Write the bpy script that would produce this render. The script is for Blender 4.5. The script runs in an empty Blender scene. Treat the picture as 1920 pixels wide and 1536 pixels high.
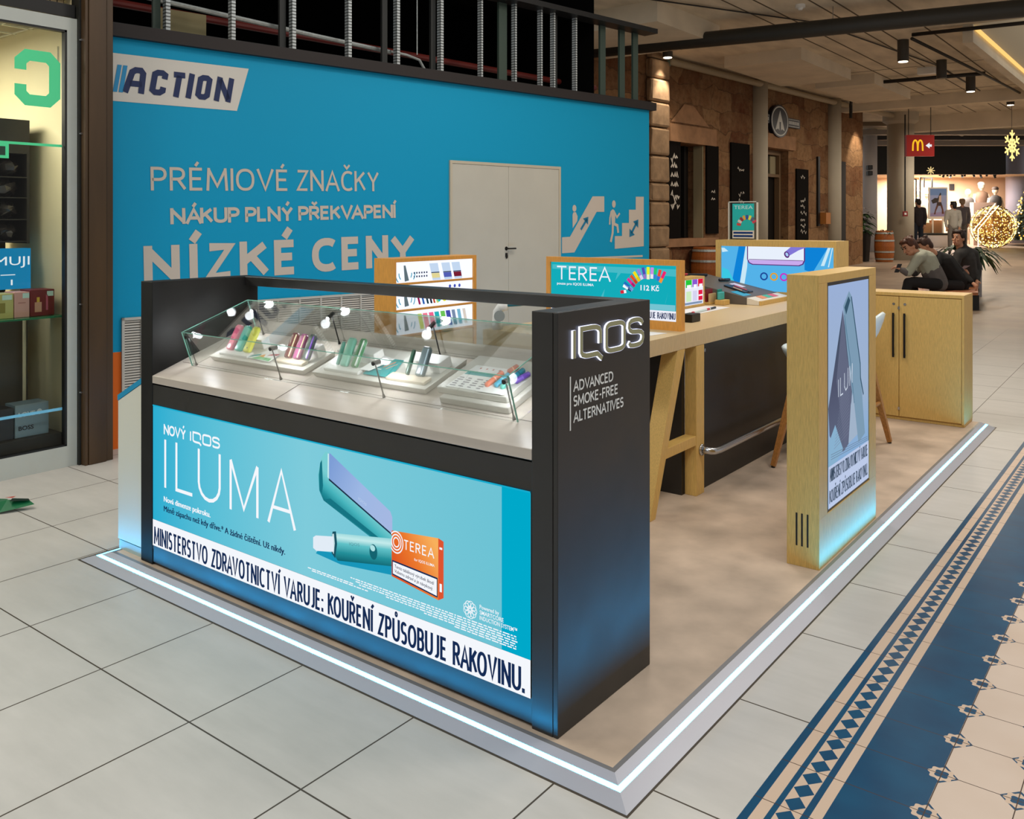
import bpy, bmesh, math, random
from mathutils import Vector as V, Matrix as M
random.seed(11)
SC = bpy.context.scene
COL = SC.collection
PI = math.pi
def lin(c):
    return tuple(((x / 255) / 12.92 if x / 255 <= .04045 else ((x / 255 + .055) / 1.055) ** 2.4) for x in c)

# ------------------------------------------------------------------ camera, world, main lights, exposure
YAW = .6545
CAM = V((1.662, -2.413, 1.746))
FPX, HORIZON = 1661.6, 414.3
cd = bpy.data.cameras.new('camera')
cam = bpy.data.objects.new('camera', cd); COL.objects.link(cam)
cam.location = CAM; cam.rotation_euler = (PI / 2, 0, YAW)
cd.sensor_width = 36; cd.lens = FPX / 1920 * 36; cd.shift_y = -(768 - HORIZON) / 1920
cd.clip_end = 300
SC.camera = cam
SC.view_settings.view_transform = 'Standard'; SC.view_settings.look = 'None'
SC.view_settings.exposure = 0.0; SC.view_settings.gamma = 1.0; SC.view_settings.use_curve_mapping = False
wd = bpy.data.worlds.new('world'); SC.world = wd; wd.use_nodes = True
wd.node_tree.nodes['Background'].inputs[0].default_value = (1.0, .98, .95, 1)
wd.node_tree.nodes['Background'].inputs[1].default_value = .36

def area(name, loc, size, power, color=(1, .9, .78), rot=(0, 0, 0), shape='SQUARE', sizey=None, spread=None):
    l = bpy.data.lights.new(name, 'AREA'); l.energy = power; l.color = color; l.size = size; l.shape = shape
    if sizey: l.shape = 'RECTANGLE'; l.size_y = sizey
    if spread: l.spread = spread
    o = bpy.data.objects.new(name, l); COL.objects.link(o); o.location = loc; o.rotation_euler = rot
    return o
def spot(name, loc, target, power, color=(1, .86, .68), angle=60, blend=.6, r=.04, parent=None):
    l = bpy.data.lights.new(name, 'SPOT'); l.energy = power; l.color = color; l.spot_size = math.radians(angle)
    l.spot_blend = blend; l.shadow_soft_size = r
    o = bpy.data.objects.new(name, l); COL.objects.link(o); o.location = loc
    o.rotation_euler = (V(target) - V(loc)).to_track_quat('-Z', 'Y').to_euler()
    return o
def point(name, loc, power, color=(1, .9, .8), r=.02):
    l = bpy.data.lights.new(name, 'POINT'); l.energy = power; l.color = color; l.shadow_soft_size = r
    o = bpy.data.objects.new(name, l); COL.objects.link(o); o.location = loc
    return o
# ceiling lamps of the mall over the walkway
area('walkway_light', (2.2, -3.2, 5.2), 1.6, 118, (.83, .93, 1))  # bluish tint stands in for spill from led and poster
area('walkway_light', (1.8, 2.0, 5.2), 1.2, 85, (1, .94, .86))
area('walkway_light', (.6, 6.5, 5.2), 1.2, 100, (1, .88, .74))
area('walkway_light', (-3.4, -2.6, 5.0), 1.2, 80, (1, .9, .78))
area('walkway_light', (-1.6, 3.6, 5.2), 1.0, 70, (1, .94, .88))
area('arcade_light', (-3.2, 15, 4.8), .8, 115, (1, .89, .74))
area('arcade_light', (-2.8, 21.2, 4.8), .8, 130, (1, .89, .74))
area('arcade_light', (-2.6, 28, 4.7), .8, 190, (1, .88, .72))

# ------------------------------------------------------------------ helpers
MATS = {}
def mat(name, rgb, rough=.5, metal=0, spec=.5, var=0, scale=6, bump=0, bscale=None, coat=0, stretch=None, rvar=0):
    if name in MATS: return MATS[name]
    m = bpy.data.materials.new(name); m.use_nodes = True; MATS[name] = m
    nt = m.node_tree; b = nt.nodes['Principled BSDF']; c = lin(rgb)
    b.inputs['Base Color'].default_value = (*c, 1); b.inputs['Roughness'].default_value = rough
    b.inputs['Metallic'].default_value = metal; b.inputs['Specular IOR Level'].default_value = spec
    b.inputs['Coat Weight'].default_value = coat
    if var or bump or rvar:
        tc = nt.nodes.new('ShaderNodeTexCoord'); mp = nt.nodes.new('ShaderNodeMapping')
        if stretch: mp.inputs['Scale'].default_value = stretch
        nt.links.new(tc.outputs['Object'], mp.inputs[0])
        nz = nt.nodes.new('ShaderNodeTexNoise'); nz.inputs['Scale'].default_value = scale; nz.inputs['Detail'].default_value = 5
        nt.links.new(mp.outputs[0], nz.inputs['Vector'])
        if var:
            mx = nt.nodes.new('ShaderNodeMix'); mx.data_type = 'RGBA'
            mx.inputs[6].default_value = (*[x * (1 - var) for x in c], 1); mx.inputs[7].default_value = (*[min(1, x * (1 + var)) for x in c], 1)
            rp = nt.nodes.new('ShaderNodeMapRange'); rp.inputs[1].default_value = .3; rp.inputs[2].default_value = .7
            nt.links.new(nz.outputs[0], rp.inputs[0]); nt.links.new(rp.outputs[0], mx.inputs[0])
            nt.links.new(mx.outputs[2], b.inputs['Base Color'])
        if rvar:
            rr = nt.nodes.new('ShaderNodeMapRange'); rr.inputs[1].default_value = .3; rr.inputs[2].default_value = .7
            rr.inputs[3].default_value = max(0, rough - rvar); rr.inputs[4].default_value = min(1, rough + rvar)
            nt.links.new(nz.outputs[0], rr.inputs[0]); nt.links.new(rr.outputs[0], b.inputs['Roughness'])
        if bump:
            bp = nt.nodes.new('ShaderNodeBump'); bp.inputs['Strength'].default_value = bump; bp.inputs['Distance'].default_value = .02
            n2 = nz
            if bscale:
                n2 = nt.nodes.new('ShaderNodeTexNoise'); n2.inputs['Scale'].default_value = bscale; n2.inputs['Detail'].default_value = 5
                nt.links.new(mp.outputs[0], n2.inputs['Vector'])
            nt.links.new(n2.outputs[0], bp.inputs['Height']); nt.links.new(bp.outputs[0], b.inputs['Normal'])
    return m
def emi(name, rgb, s=1.0):
    if name in MATS: return MATS[name]
    m = bpy.data.materials.new(name); m.use_nodes = True; MATS[name] = m
    nt = m.node_tree; nt.nodes.remove(nt.nodes['Principled BSDF'])
    e = nt.nodes.new('ShaderNodeEmission'); e.inputs[0].default_value = (*lin(rgb), 1); e.inputs[1].default_value = s
    nt.links.new(e.outputs[0], nt.nodes['Material Output'].inputs[0])
    return m
def glassy(name, tint=(235, 248, 243), refl=1.0, rough=0.0):
    """thin pane: clear with fresnel reflection"""
    if name in MATS: return MATS[name]
    m = bpy.data.materials.new(name); m.use_nodes = True; MATS[name] = m
    nt = m.node_tree; nt.nodes.remove(nt.nodes['Principled BSDF'])
    t = nt.nodes.new('ShaderNodeBsdfTransparent'); t.inputs[0].default_value = (*lin(tint), 1)
    g = nt.nodes.new('ShaderNodeBsdfGlossy'); g.inputs['Roughness'].default_value = rough
    f = nt.nodes.new('ShaderNodeFresnel'); f.inputs[0].default_value = 1.45
    k = nt.nodes.new('ShaderNodeMath'); k.operation = 'MULTIPLY'; k.inputs[1].default_value = refl
    mx = nt.nodes.new('ShaderNodeMixShader')
    nt.links.new(f.outputs[0], k.inputs[0]); nt.links.new(k.outputs[0], mx.inputs[0])
    nt.links.new(t.outputs[0], mx.inputs[1]); nt.links.new(g.outputs[0], mx.inputs[2])
    nt.links.new(mx.outputs[0], nt.nodes['Material Output'].inputs[0])
    return m
class X:
    """a value in a node tree, with arithmetic"""
    nt = None
    def __init__(s, sock): s.s = sock
    @staticmethod
    def op(o, *a, clamp=False):
        n = X.nt.nodes.new('ShaderNodeMath'); n.operation = o; n.use_clamp = clamp
        for i, v in enumerate(a):
            if isinstance(v, X): X.nt.links.new(v.s, n.inputs[i])
            else: n.inputs[i].default_value = v
        return X(n.outputs[0])
    def __add__(s, o): return X.op('ADD', s, o)
    def __sub__(s, o): return X.op('SUBTRACT', s, o)
    def __mul__(s, o): return X.op('MULTIPLY', s, o)
    def __rmul__(s, o): return X.op('MULTIPLY', s, o)
    def __radd__(s, o): return X.op('ADD', s, o)
    def __truediv__(s, o): return X.op('DIVIDE', s, o)
    def lt(s, o): return X.op('LESS_THAN', s, o)
    def gt(s, o): return X.op('GREATER_THAN', s, o)
    def abs(s): return X.op('ABSOLUTE', s)
    def per(s, period, centre):
        """signed distance to the nearest of centre + k*period"""
        return X.op('FLOORED_MODULO', s - (centre - period / 2), period) - period / 2
    def between(s, a, b): return s.gt(a) * s.lt(b)
def mixc(f, a, b):
    n = X.nt.nodes.new('ShaderNodeMix'); n.data_type = 'RGBA'
    for i, v in ((0, f), (6, a), (7, b)):
        if isinstance(v, X): X.nt.links.new(v.s, n.inputs[i])
        elif i == 0: n.inputs[0].default_value = v
        else: n.inputs[i].default_value = (*lin(v), 1)
    return X(n.outputs[2])
def noise(vec, scale, detail=4, rough=.5):
    n = X.nt.nodes.new('ShaderNodeTexNoise'); n.inputs['Scale'].default_value = scale; n.inputs['Detail'].default_value = detail
    n.inputs['Roughness'].default_value = rough
    if vec: X.nt.links.new(vec, n.inputs['Vector'])
    return X(n.outputs[0])
def ramp(x, a, b, c=0., d=1.):
    n = X.nt.nodes.new('ShaderNodeMapRange')
    X.nt.links.new(x.s, n.inputs[0])
    for i, v in enumerate((a, b, c, d)): n.inputs[i + 1].default_value = v
    return X(n.outputs[0])

class Fr:
    def __init__(s, o, ex, ey): s.o, s.ex, s.ey = V(o), V(ex).normalized(), V(ey).normalized(); s.n = s.ex.cross(s.ey)
    def __call__(s, a, b, c=0): return s.o + s.ex * a + s.ey * b + s.n * c
    def at(s, a, b, c=0): return Fr(s(a, b, c), s.ex, s.ey)
Z = (0, 0, 1)
GLY = {}
def glyphs(txt, bold):
    k = (txt, bold)
    if k not in GLY:
        cu = bpy.data.curves.new('glyph', 'FONT'); cu.body = txt; cu.size = 1; cu.resolution_u = 3; cu.offset = bold; cu.fill_mode = 'FRONT'
        ob = bpy.data.objects.new('glyph', cu); me = ob.to_mesh()
        GLY[k] = ([tuple(v.co) for v in me.vertices], [tuple(p.vertices) for p in me.polygons])
        ob.to_mesh_clear(); bpy.data.objects.remove(ob); bpy.data.curves.remove(cu)
    return GLY[k]
CAPH = None
class MB:
    def __init__(s, m=None): s.bm = bmesh.new(); s.ms = []; s.cur = m
    def _i(s, m):
        m = m or s.cur
        if m not in s.ms: s.ms.append(m)
        return s.ms.index(m)
    def face(s, pts, m=None):
        f = s.bm.faces.new([s.bm.verts.new(p) for p in pts]); f.material_index = s._i(m); return f
    def mesh(s, vs, fs, m=None):
        i = s._i(m); b = [s.bm.verts.new(v) for v in vs]
        for f in fs:
            try: s.bm.faces.new([b[k] for k in f]).material_index = i
            except ValueError: pass
        return b
    def box(s, lo, hi, m=None, T=None):
        vs = [V((x, y, z)) for x in (lo[0], hi[0]) for y in (lo[1], hi[1]) for z in (lo[2], hi[2])]
        if T: vs = [T @ v if isinstance(T, M) else T(*v) for v in vs]
        s.mesh(vs, [(0, 1, 3, 2), (4, 6, 7, 5), (0, 4, 5, 1), (2, 3, 7, 6), (0, 2, 6, 4), (1, 5, 7, 3)], m); return s
    def rbox(s, lo, hi, r, m=None, T=None, seg=2):
        t = bmesh.new(); bmesh.ops.create_cube(t, size=1)
        for v in t.verts: v.co = V([lo[i] + (v.co[i] + .5) * (hi[i] - lo[i]) for i in range(3)])
        r = min(r, .49 * min(abs(hi[i] - lo[i]) for i in range(3)))
        bmesh.ops.bevel(t, geom=list(t.edges), offset=r, segments=seg, profile=.5, affect='EDGES')
        t.verts.index_update()
        vs = [(T @ v.co if isinstance(T, M) else T(*v.co)) if T else v.co.copy() for v in t.verts]
        s.mesh(vs, [[v.index for v in f.verts] for f in t.faces], m); t.free(); return s
    def prism(s, poly, fr, c0, c1, m=None):
        n = len(poly); A = [fr(a, b, c0) for a, b in poly]; B = [fr(a, b, c1) for a, b in poly]
        s.mesh(A + B, [tuple(range(n - 1, -1, -1)), tuple(range(n, 2 * n))] + [(i, (i + 1) % n, n + (i + 1) % n, n + i) for i in range(n)], m); return s
    def poly(s, poly, fr, c=0, m=None): s.face([fr(a, b, c) for a, b in poly], m); return s
    def rect(s, a0, b0, a1, b1, fr, c=0, m=None): return s.poly([(a0, b0), (a1, b0), (a1, b1), (a0, b1)], fr, c, m)
    def disc(s, a, b, ra, rb, fr, c=0, m=None, n=24, rot=0):
        return s.poly([(a + ra * math.cos(t) * math.cos(rot) - rb * math.sin(t) * math.sin(rot), b + ra * math.cos(t) * math.sin(rot) + rb * math.sin(t) * math.cos(rot)) for t in [2 * PI * i / n for i in range(n)]], fr, c, m)
    def ring(s, a, b, r0, r1, fr, c=0, m=None, n=28, sy=1, t0=0, t1=2 * PI):
        for i in range(n):
            x, y = t0 + (t1 - t0) * i / n, t0 + (t1 - t0) * (i + 1) / n
            s.poly([(a + r0 * math.cos(x), b + sy * r0 * math.sin(x)), (a + r1 * math.cos(x), b + sy * r1 * math.sin(x)), (a + r1 * math.cos(y), b + sy * r1 * math.sin(y)), (a + r0 * math.cos(y), b + sy * r0 * math.sin(y))], fr, c, m)
        return s
    def loft(s, rings, m=None, cap=True, close=False):
        i = s._i(m); n = len(rings[0]); R = [[s.bm.verts.new(p) for p in r] for r in rings]
        for a, b in zip(R, R[1:] + ([R[0]] if close else [])):
            for k in range(n): s.bm.faces.new((a[k], a[(k + 1) % n], b[(k + 1) % n], b[k])).material_index = i
        if cap and not close:
            s.bm.faces.new(R[0][::-1]).material_index = i; s.bm.faces.new(R[-1]).material_index = i
        return s
    def tube(s, pts, r, m=None, n=10, cap=True):
        pts = [V(p) for p in pts]; rs = r if isinstance(r, (list, tuple)) else [r] * len(pts)
        u = None; rings = []
        for i, p in enumerate(pts):
            d = (pts[min(i + 1, len(pts) - 1)] - pts[max(i - 1, 0)]).normalized()
            if u is None: u = d.orthogonal().normalized()
            u = (u - d * u.dot(d)).normalized(); w = d.cross(u)
            rings.append([p + (u * math.cos(2 * PI * k / n) + w * math.sin(2 * PI * k / n)) * rs[i] for k in range(n)])
        return s.loft(rings, m, cap)
    def cyl(s, p0, p1, r0, r1=None, m=None, n=16): return s.tube([p0, p1], [r0, r0 if r1 is None else r1], m, n)
    def lathe(s, prof, c, m=None, n=24, cap=True):
        return s.loft([[V((c[0] + r * math.cos(2 * PI * k / n), c[1] + r * math.sin(2 * PI * k / n), c[2] + z)) for k in range(n)] for r, z in prof], m, cap)
    def ball(s, c, r, m=None, n=14, T=None):
        r = r if isinstance(r, (list, tuple)) else (r, r, r); c = V(c); k = n // 2 + 1; rings = []
        for j in range(1, k):
            p = PI * j / k
            q = [V((r[0] * math.sin(p) * math.cos(2 * PI * a / n), r[1] * math.sin(p) * math.sin(2 * PI * a / n), -r[2] * math.cos(p))) for a in range(n)]
            rings.append([c + (T @ v if T else v) for v in q])
        return s.loft(rings, m, True)
    def text(s, txt, fr, x0, x1, y0, cap, m=None, c=0, bold=0, depth=0, rot=0, shear=0):
        vs, fs = glyphs(txt, bold)
        hv, _ = glyphs('H', bold)
        ch = max(v[1] for v in hv); h0 = min(v[1] for v in hv)
        a0, a1 = min(v[0] for v in vs), max(v[0] for v in vs)
        if x1 is None: k = cap / (ch - h0); x1 = x0 + (a1 - a0) * k
        P = []
        cr, sr = math.cos(rot), math.sin(rot)
        for v in vs:
            a = (v[0] - a0) / (a1 - a0) * (x1 - x0); b = (v[1] - h0) / (ch - h0) * cap; a += b * shear
            P.append((x0 + a * cr - b * sr, y0 + a * sr + b * cr))
        s.mesh([fr(a, b, c) for a, b in P], fs, m)
        return s
    def stroke(s, path, w, fr, m=None, c=0, depth=0, closed=False):
        """flat (or extruded) line of constant width with mitred joints and square ends"""
        path = [p for i, p in enumerate(path) if i == 0 or (V(p) - V(path[i - 1])).length > 1e-6]
        n = len(path); L = []; R = []
        for i in range(n):
            p = V(path[i]); a = V(path[i - 1]) if (i or closed) else None; b = V(path[(i + 1) % n]) if (i < n - 1 or closed) else None
            d0 = (p - a).normalized() if a is not None else None; d1 = (b - p).normalized() if b is not None else None
            if d0 is None: d0 = d1
            if d1 is None: d1 = d0
            t = (d0 + d1).normalized(); nn = V((-t.y, t.x)); k = w / 2 / max(.6, nn.dot(V((-d0.y, d0.x))))
            L.append(p + nn * k); R.append(p - nn * k)
        for i in range(n if closed else n - 1):
            j = (i + 1) % n; q = [R[i], R[j], L[j], L[i]]
            s.face([fr(v.x, v.y, c + depth) for v in q], m)
            if depth:
                s.face([fr(R[i].x, R[i].y, c), fr(R[j].x, R[j].y, c), fr(R[j].x, R[j].y, c + depth), fr(R[i].x, R[i].y, c + depth)], m)
                s.face([fr(L[j].x, L[j].y, c), fr(L[i].x, L[i].y, c), fr(L[i].x, L[i].y, c + depth), fr(L[j].x, L[j].y, c + depth)], m)
        if depth and not closed:
            for i in (0, n - 1): s.face([fr(R[i].x, R[i].y, c), fr(L[i].x, L[i].y, c), fr(L[i].x, L[i].y, c + depth), fr(R[i].x, R[i].y, c + depth)], m)
        return s
    def build(s, name, parent=None, smooth=False, bevel=0, local=False, merge=0, remesh=0, subd=0, disp=None):
        bm = s.bm
        if merge: bmesh.ops.remove_doubles(bm, verts=bm.verts, dist=merge)
        if parent is not None and not local: bm.transform(wm(parent).inverted())
        bmesh.ops.recalc_face_normals(bm, faces=bm.faces)
        me = bpy.data.meshes.new(name); bm.to_mesh(me); bm.free()
        for m in s.ms: me.materials.append(m)
        o = bpy.data.objects.new(name, me); COL.objects.link(o)
        if smooth:
            for p in me.polygons: p.use_smooth = True
        if bevel:
            b = o.modifiers.new('bevel', 'BEVEL'); b.width = bevel; b.segments = 2; b.limit_method = 'ANGLE'; b.angle_limit = .7
        if remesh:
            r = o.modifiers.new('remesh', 'REMESH'); r.mode = 'VOXEL'; r.voxel_size = remesh; r.use_smooth_shade = True
            sm = o.modifiers.new('smooth', 'SMOOTH'); sm.factor = .5; sm.iterations = 2
        if parent is not None: o.parent = parent
        return o
def wm(o):
    m = o.matrix_basis.copy()
    return wm(o.parent) @ m if o.parent else m
def tag(o, label=None, cat=None, group=None, kind=None):
    for k, v in (('label', label), ('category', cat), ('group', group), ('kind', kind)):
        if v: o[k] = v
    return o
def thing(name, label, cat, loc=(0, 0, 0), rot=(0, 0, 0), group=None, kind=None):
    o = bpy.data.objects.new(name, None); COL.objects.link(o); o.location = loc; o.rotation_euler = rot
    o.empty_display_size = .1
    return tag(o, label, cat, group, kind)
def struct(o): o['kind'] = 'structure'; return o
def dup(o, loc=None, rot=None, label=None, parent=None):
    c = o.copy(); COL.objects.link(c)
    if parent is not None: c.parent = parent
    if loc is not None: c.location = loc
    if rot is not None: c.rotation_euler = rot
    if label: c['label'] = label
    for ch in [x for x in o.children if x.type == 'MESH']: dup(ch, parent=c)
    return c
# far things: a point of the photograph at a given distance along the viewing axis
FW = V((-math.sin(YAW), math.cos(YAW), 0)); RT = V((math.cos(YAW), math.sin(YAW), 0))
def at(u, v, d): return CAM + FW * d + RT * ((u - 960) / FPX * d) - V(Z) * ((v - HORIZON) / FPX * d)
def zr(y): return max(0, .022 * (y - 6.3))
def floor_at(u, d):
    p = at(u, 414, d); return V((p.x, p.y, zr(p.y)))
# ------------------------------------------------------------------ a plain sans of constant stroke, for capitals with accents
def _arc(cx, cy, rx, ry, a, b, n=8, p=2.3):
    o = []
    for i in range(n + 1):
        t = math.radians(a + (b - a) * i / n); c_, s_ = math.cos(t), math.sin(t)
        o.append((cx + rx * math.copysign(abs(c_) ** (2 / p), c_), cy + ry * math.copysign(abs(s_) ** (2 / p), s_)))
    return o
_O = _arc(.36, .5, .36, .5, 0, 360, 28)[:-1]
STG = {
 'A': (.70, [[(0, 0), (.35, 1), (.70, 0)], [(.13, .32), (.57, .32)]]),
 'B': (.54, [[(.27, .53)] + [(.0, .53)], [(0, 0), (0, 1), (.27, 1)] + _arc(.27, .765, .235, .235, 90, -90, 8) + [(.30, .53)] + _arc(.29, .265, .25, .265, 90, -90, 8) + [(0, 0)]]),
 'C': (.58, [_arc(.36, .5, .36, .5, 52, 308, 18)]),
 'D': (.66, [[(0, 0), (0, 1), (.24, 1)] + _arc(.24, .5, .42, .5, 90, -90, 14) + [(0, 0)]]),
 'E': (.48, [[(.48, 1), (0, 1), (0, 0), (.48, 0)], [(0, .52), (.43, .52)]]),
 'F': (.46, [[(.46, 1), (0, 1), (0, 0)], [(0, .52), (.41, .52)]]),
 'G': (.66, [_arc(.36, .5, .36, .5, 55, 360, 18)[:-1] + [(.66, .42), (.42, .42)]]),
 'H': (.62, [[(0, 0), (0, 1)], [(.62, 0), (.62, 1)], [(0, .52), (.62, .52)]]),
 'I': (.0, [[(0, 0), (0, 1)]]),
 'J': (.34, [[(.34, 1), (.34, .25)] + _arc(.15, .22, .19, .22, 0, -120, 8)]),
 'K': (.56, [[(0, 0), (0, 1)], [(.54, 1), (.0, .42)], [(.20, .62), (.57, 0)]]),
 'L': (.46, [[(0, 1), (0, 0), (.46, 0)]]),
 'M': (.82, [[(0, 0), (.05, 1)], [(.06, .97), (.41, .16), (.76, .97)], [(.82, 0), (.77, 1)]]),
 'N': (.64, [[(0, 0), (0, 1)], [(.0, .98), (.64, .02)], [(.64, 0), (.64, 1)]]),
 'O': (.72, [_O]),
 'P': (.52, [[(0, 0), (0, 1), (.25, 1)] + _arc(.25, .73, .27, .27, 90, -90, 10) + [(0, .46)]]),
 'R': (.56, [[(0, 0), (0, 1), (.25, 1)] + _arc(.25, .745, .26, .255, 90, -90, 10) + [(0, .49)], [(.27, .49), (.56, 0)]]),
 'S': (.48, [[(.45, .90)] + _arc(.25, .75, .24, .25, 60, 250, 10) + _arc(.23, .26, .25, .26, 62, -115, 10)[0:] + [(.02, .09)]]),
 'T': (.58, [[(0, 1), (.58, 1)], [(.29, 1), (.29, 0)]]),
 'U': (.62, [[(0, 1), (0, .34)] + _arc(.31, .31, .31, .31, 180, 360, 12) + [(.62, .34), (.62, 1)]]),
 'V': (.66, [[(0, 1), (.33, 0), (.66, 1)]]),
 'Y': (.62, [[(0, 1), (.31, .45), (.62, 1)], [(.31, .45), (.31, 0)]]),
 'Z': (.54, [[(0, 1), (.54, 1), (0, 0), (.54, 0)]]),
 ':': (.0, [[(0, 0), (0, .13)], [(0, .5), (0, .63)]]), '.': (.0, [[(0, 0), (0, .13)]]), '-': (.28, [[(0, .42), (.28, .42)]]),
}
_ACC = {'Á': 'A', 'É': 'E', 'Í': 'I', 'Ý': 'Y', 'Č': 'C', 'Ř': 'R', 'Ž': 'Z', 'Ů': 'U'}
def stext(m, txt, fr, x0, x1, y0, cap, w, mt=None, c=.003, rot=0, gap=.2, sky=.15):
    """lettering between x0 and x1, stroke w, cap height cap"""
    pos = 0; L = []
    prev = ''
    for ch in txt:
        if ch == ' ': pos += .30 if gap < .3 else .52; prev = ''; continue
        b = _ACC.get(ch, ch)
        if prev + b in ('LT', 'AV', 'VA', 'AT', 'TA', 'LY', 'RA', 'KO', 'AK', 'KA', 'RV', 'RT'): pos -= .11
        prev = b; wd_, paths = STG[b]; L.append((ch, b, pos, wd_, paths)); pos += wd_ + gap
    tot = pos - gap; kx = (x1 - x0 - w) / tot if tot > .01 else cap * .9; ky = cap - w
    cr, sr = math.cos(rot), math.sin(rot)
    cc = [c]
    def put(q, closed, ww):
        pts = []; cc[0] = c + (cc[0] - c + .00013) % .0009
        for a, b in q:
            X_, Y_ = w / 2 + a * kx, w / 2 + b * ky; pts.append((x0 + X_ * cr - Y_ * sr, y0 + X_ * sr + Y_ * cr))
        m.stroke(pts, ww, fr, mt, cc[0], closed=closed)
    ex = w / 2 / ky
    for ch, b, p, wd_, paths in L:
        for q in paths:
            cl = q is _O
            q = [(p + a, z_) for a, z_ in q]
            if not cl:      # square terminals reach the cap and base lines
                for e, f in ((0, 1), (-1, -2)):
                    a0, a1 = q[e], q[f]
                    if len(q) > 1 and abs(a0[0] - a1[0]) < .45 * abs(a0[1] - a1[1]) and (a0[1] in (0, 1)):
                        s_ = ex if a0[1] == 1 else -ex; q[e] = (a0[0] + (a0[0] - a1[0]) / (a0[1] - a1[1]) * s_, a0[1] + s_)
            put(q, cl, w)
        mid = p + wd_ / 2
        if ch in 'ÁÉÍÝ': dz = max(.20, 1.15 * w / ky); put([(mid - .04, 1.08 + ex), (mid - .04 + .75 * dz * ky / kx, 1.08 + ex + dz)], False, w * .95)
        elif ch in 'ČŘŽ': put([(mid - .17, 1.33 + ex), (mid, 1.13 + ex), (mid + .17, 1.33 + ex)], False, w * .8)
        elif ch == 'Ů': put(_arc(mid, 1.24 + ex, .10, .10, 0, 360, 12)[:-1], True, w * .6)
# ------------------------------------------------------------------ materials
BLACK = mat('black_laminate', (23, 21, 19), .43, spec=.7, var=.35, scale=5, rvar=.06)
BLACKIN = mat('black_panel', (30, 27, 25), .5, spec=.4, var=.3, scale=4)
DARK = mat('void_shade_black', (9, 9, 9), .9, spec=.05)
WHITE = mat('white_plastic', (232, 232, 228), .35)
ALU = mat('brushed_aluminium', (176, 178, 188), .4, metal=.15, spec=.5)
STEEL = mat('steel', (190, 192, 196), .22, metal=1)
GALV = mat('galvanised', (176, 182, 180), .45, metal=.5, var=.15, scale=30)
DKMETAL = mat('dark_metal', (28, 27, 26), .4, metal=.3)
def wood_mat(name, rgb, a=.08, ang=.6):
    m = bpy.data.materials.new(name); m.use_nodes = True; MATS[name] = m
    nt = m.node_tree; X.nt = nt; b = nt.nodes['Principled BSDF']
    tc = nt.nodes.new('ShaderNodeTexCoord'); mp = nt.nodes.new('ShaderNodeMapping')
    mp.inputs['Rotation'].default_value = (ang, ang * .5, 0); mp.inputs['Scale'].default_value = (46, 46, 3.2)
    nt.links.new(tc.outputs['Object'], mp.inputs[0])
    n = noise(mp.outputs[0], 6, 6, .6)
    lo = tuple(x * (1 - a) for x in rgb); hi = tuple(min(255, x * (1 + a * .5)) for x in rgb)
    nt.links.new(mixc(ramp(n, .35, .65), lo, hi).s, b.inputs['Base Color'])
    b.inputs['Roughness'].default_value = .42; b.inputs['Specular IOR Level'].default_value = .35
    return m
OAK = wood_mat('oak_veneer', (212, 174, 100))
OAKTOP = wood_mat('oak_top', (208, 182, 138), .06)
AMBER = wood_mat('glow_amber_wood', (226, 160, 74), .07)  # amber includes the lamp glow of the sign, put into the wood colour
LEGWOOD = wood_mat('leg_wood', (176, 120, 62), .2)

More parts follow.
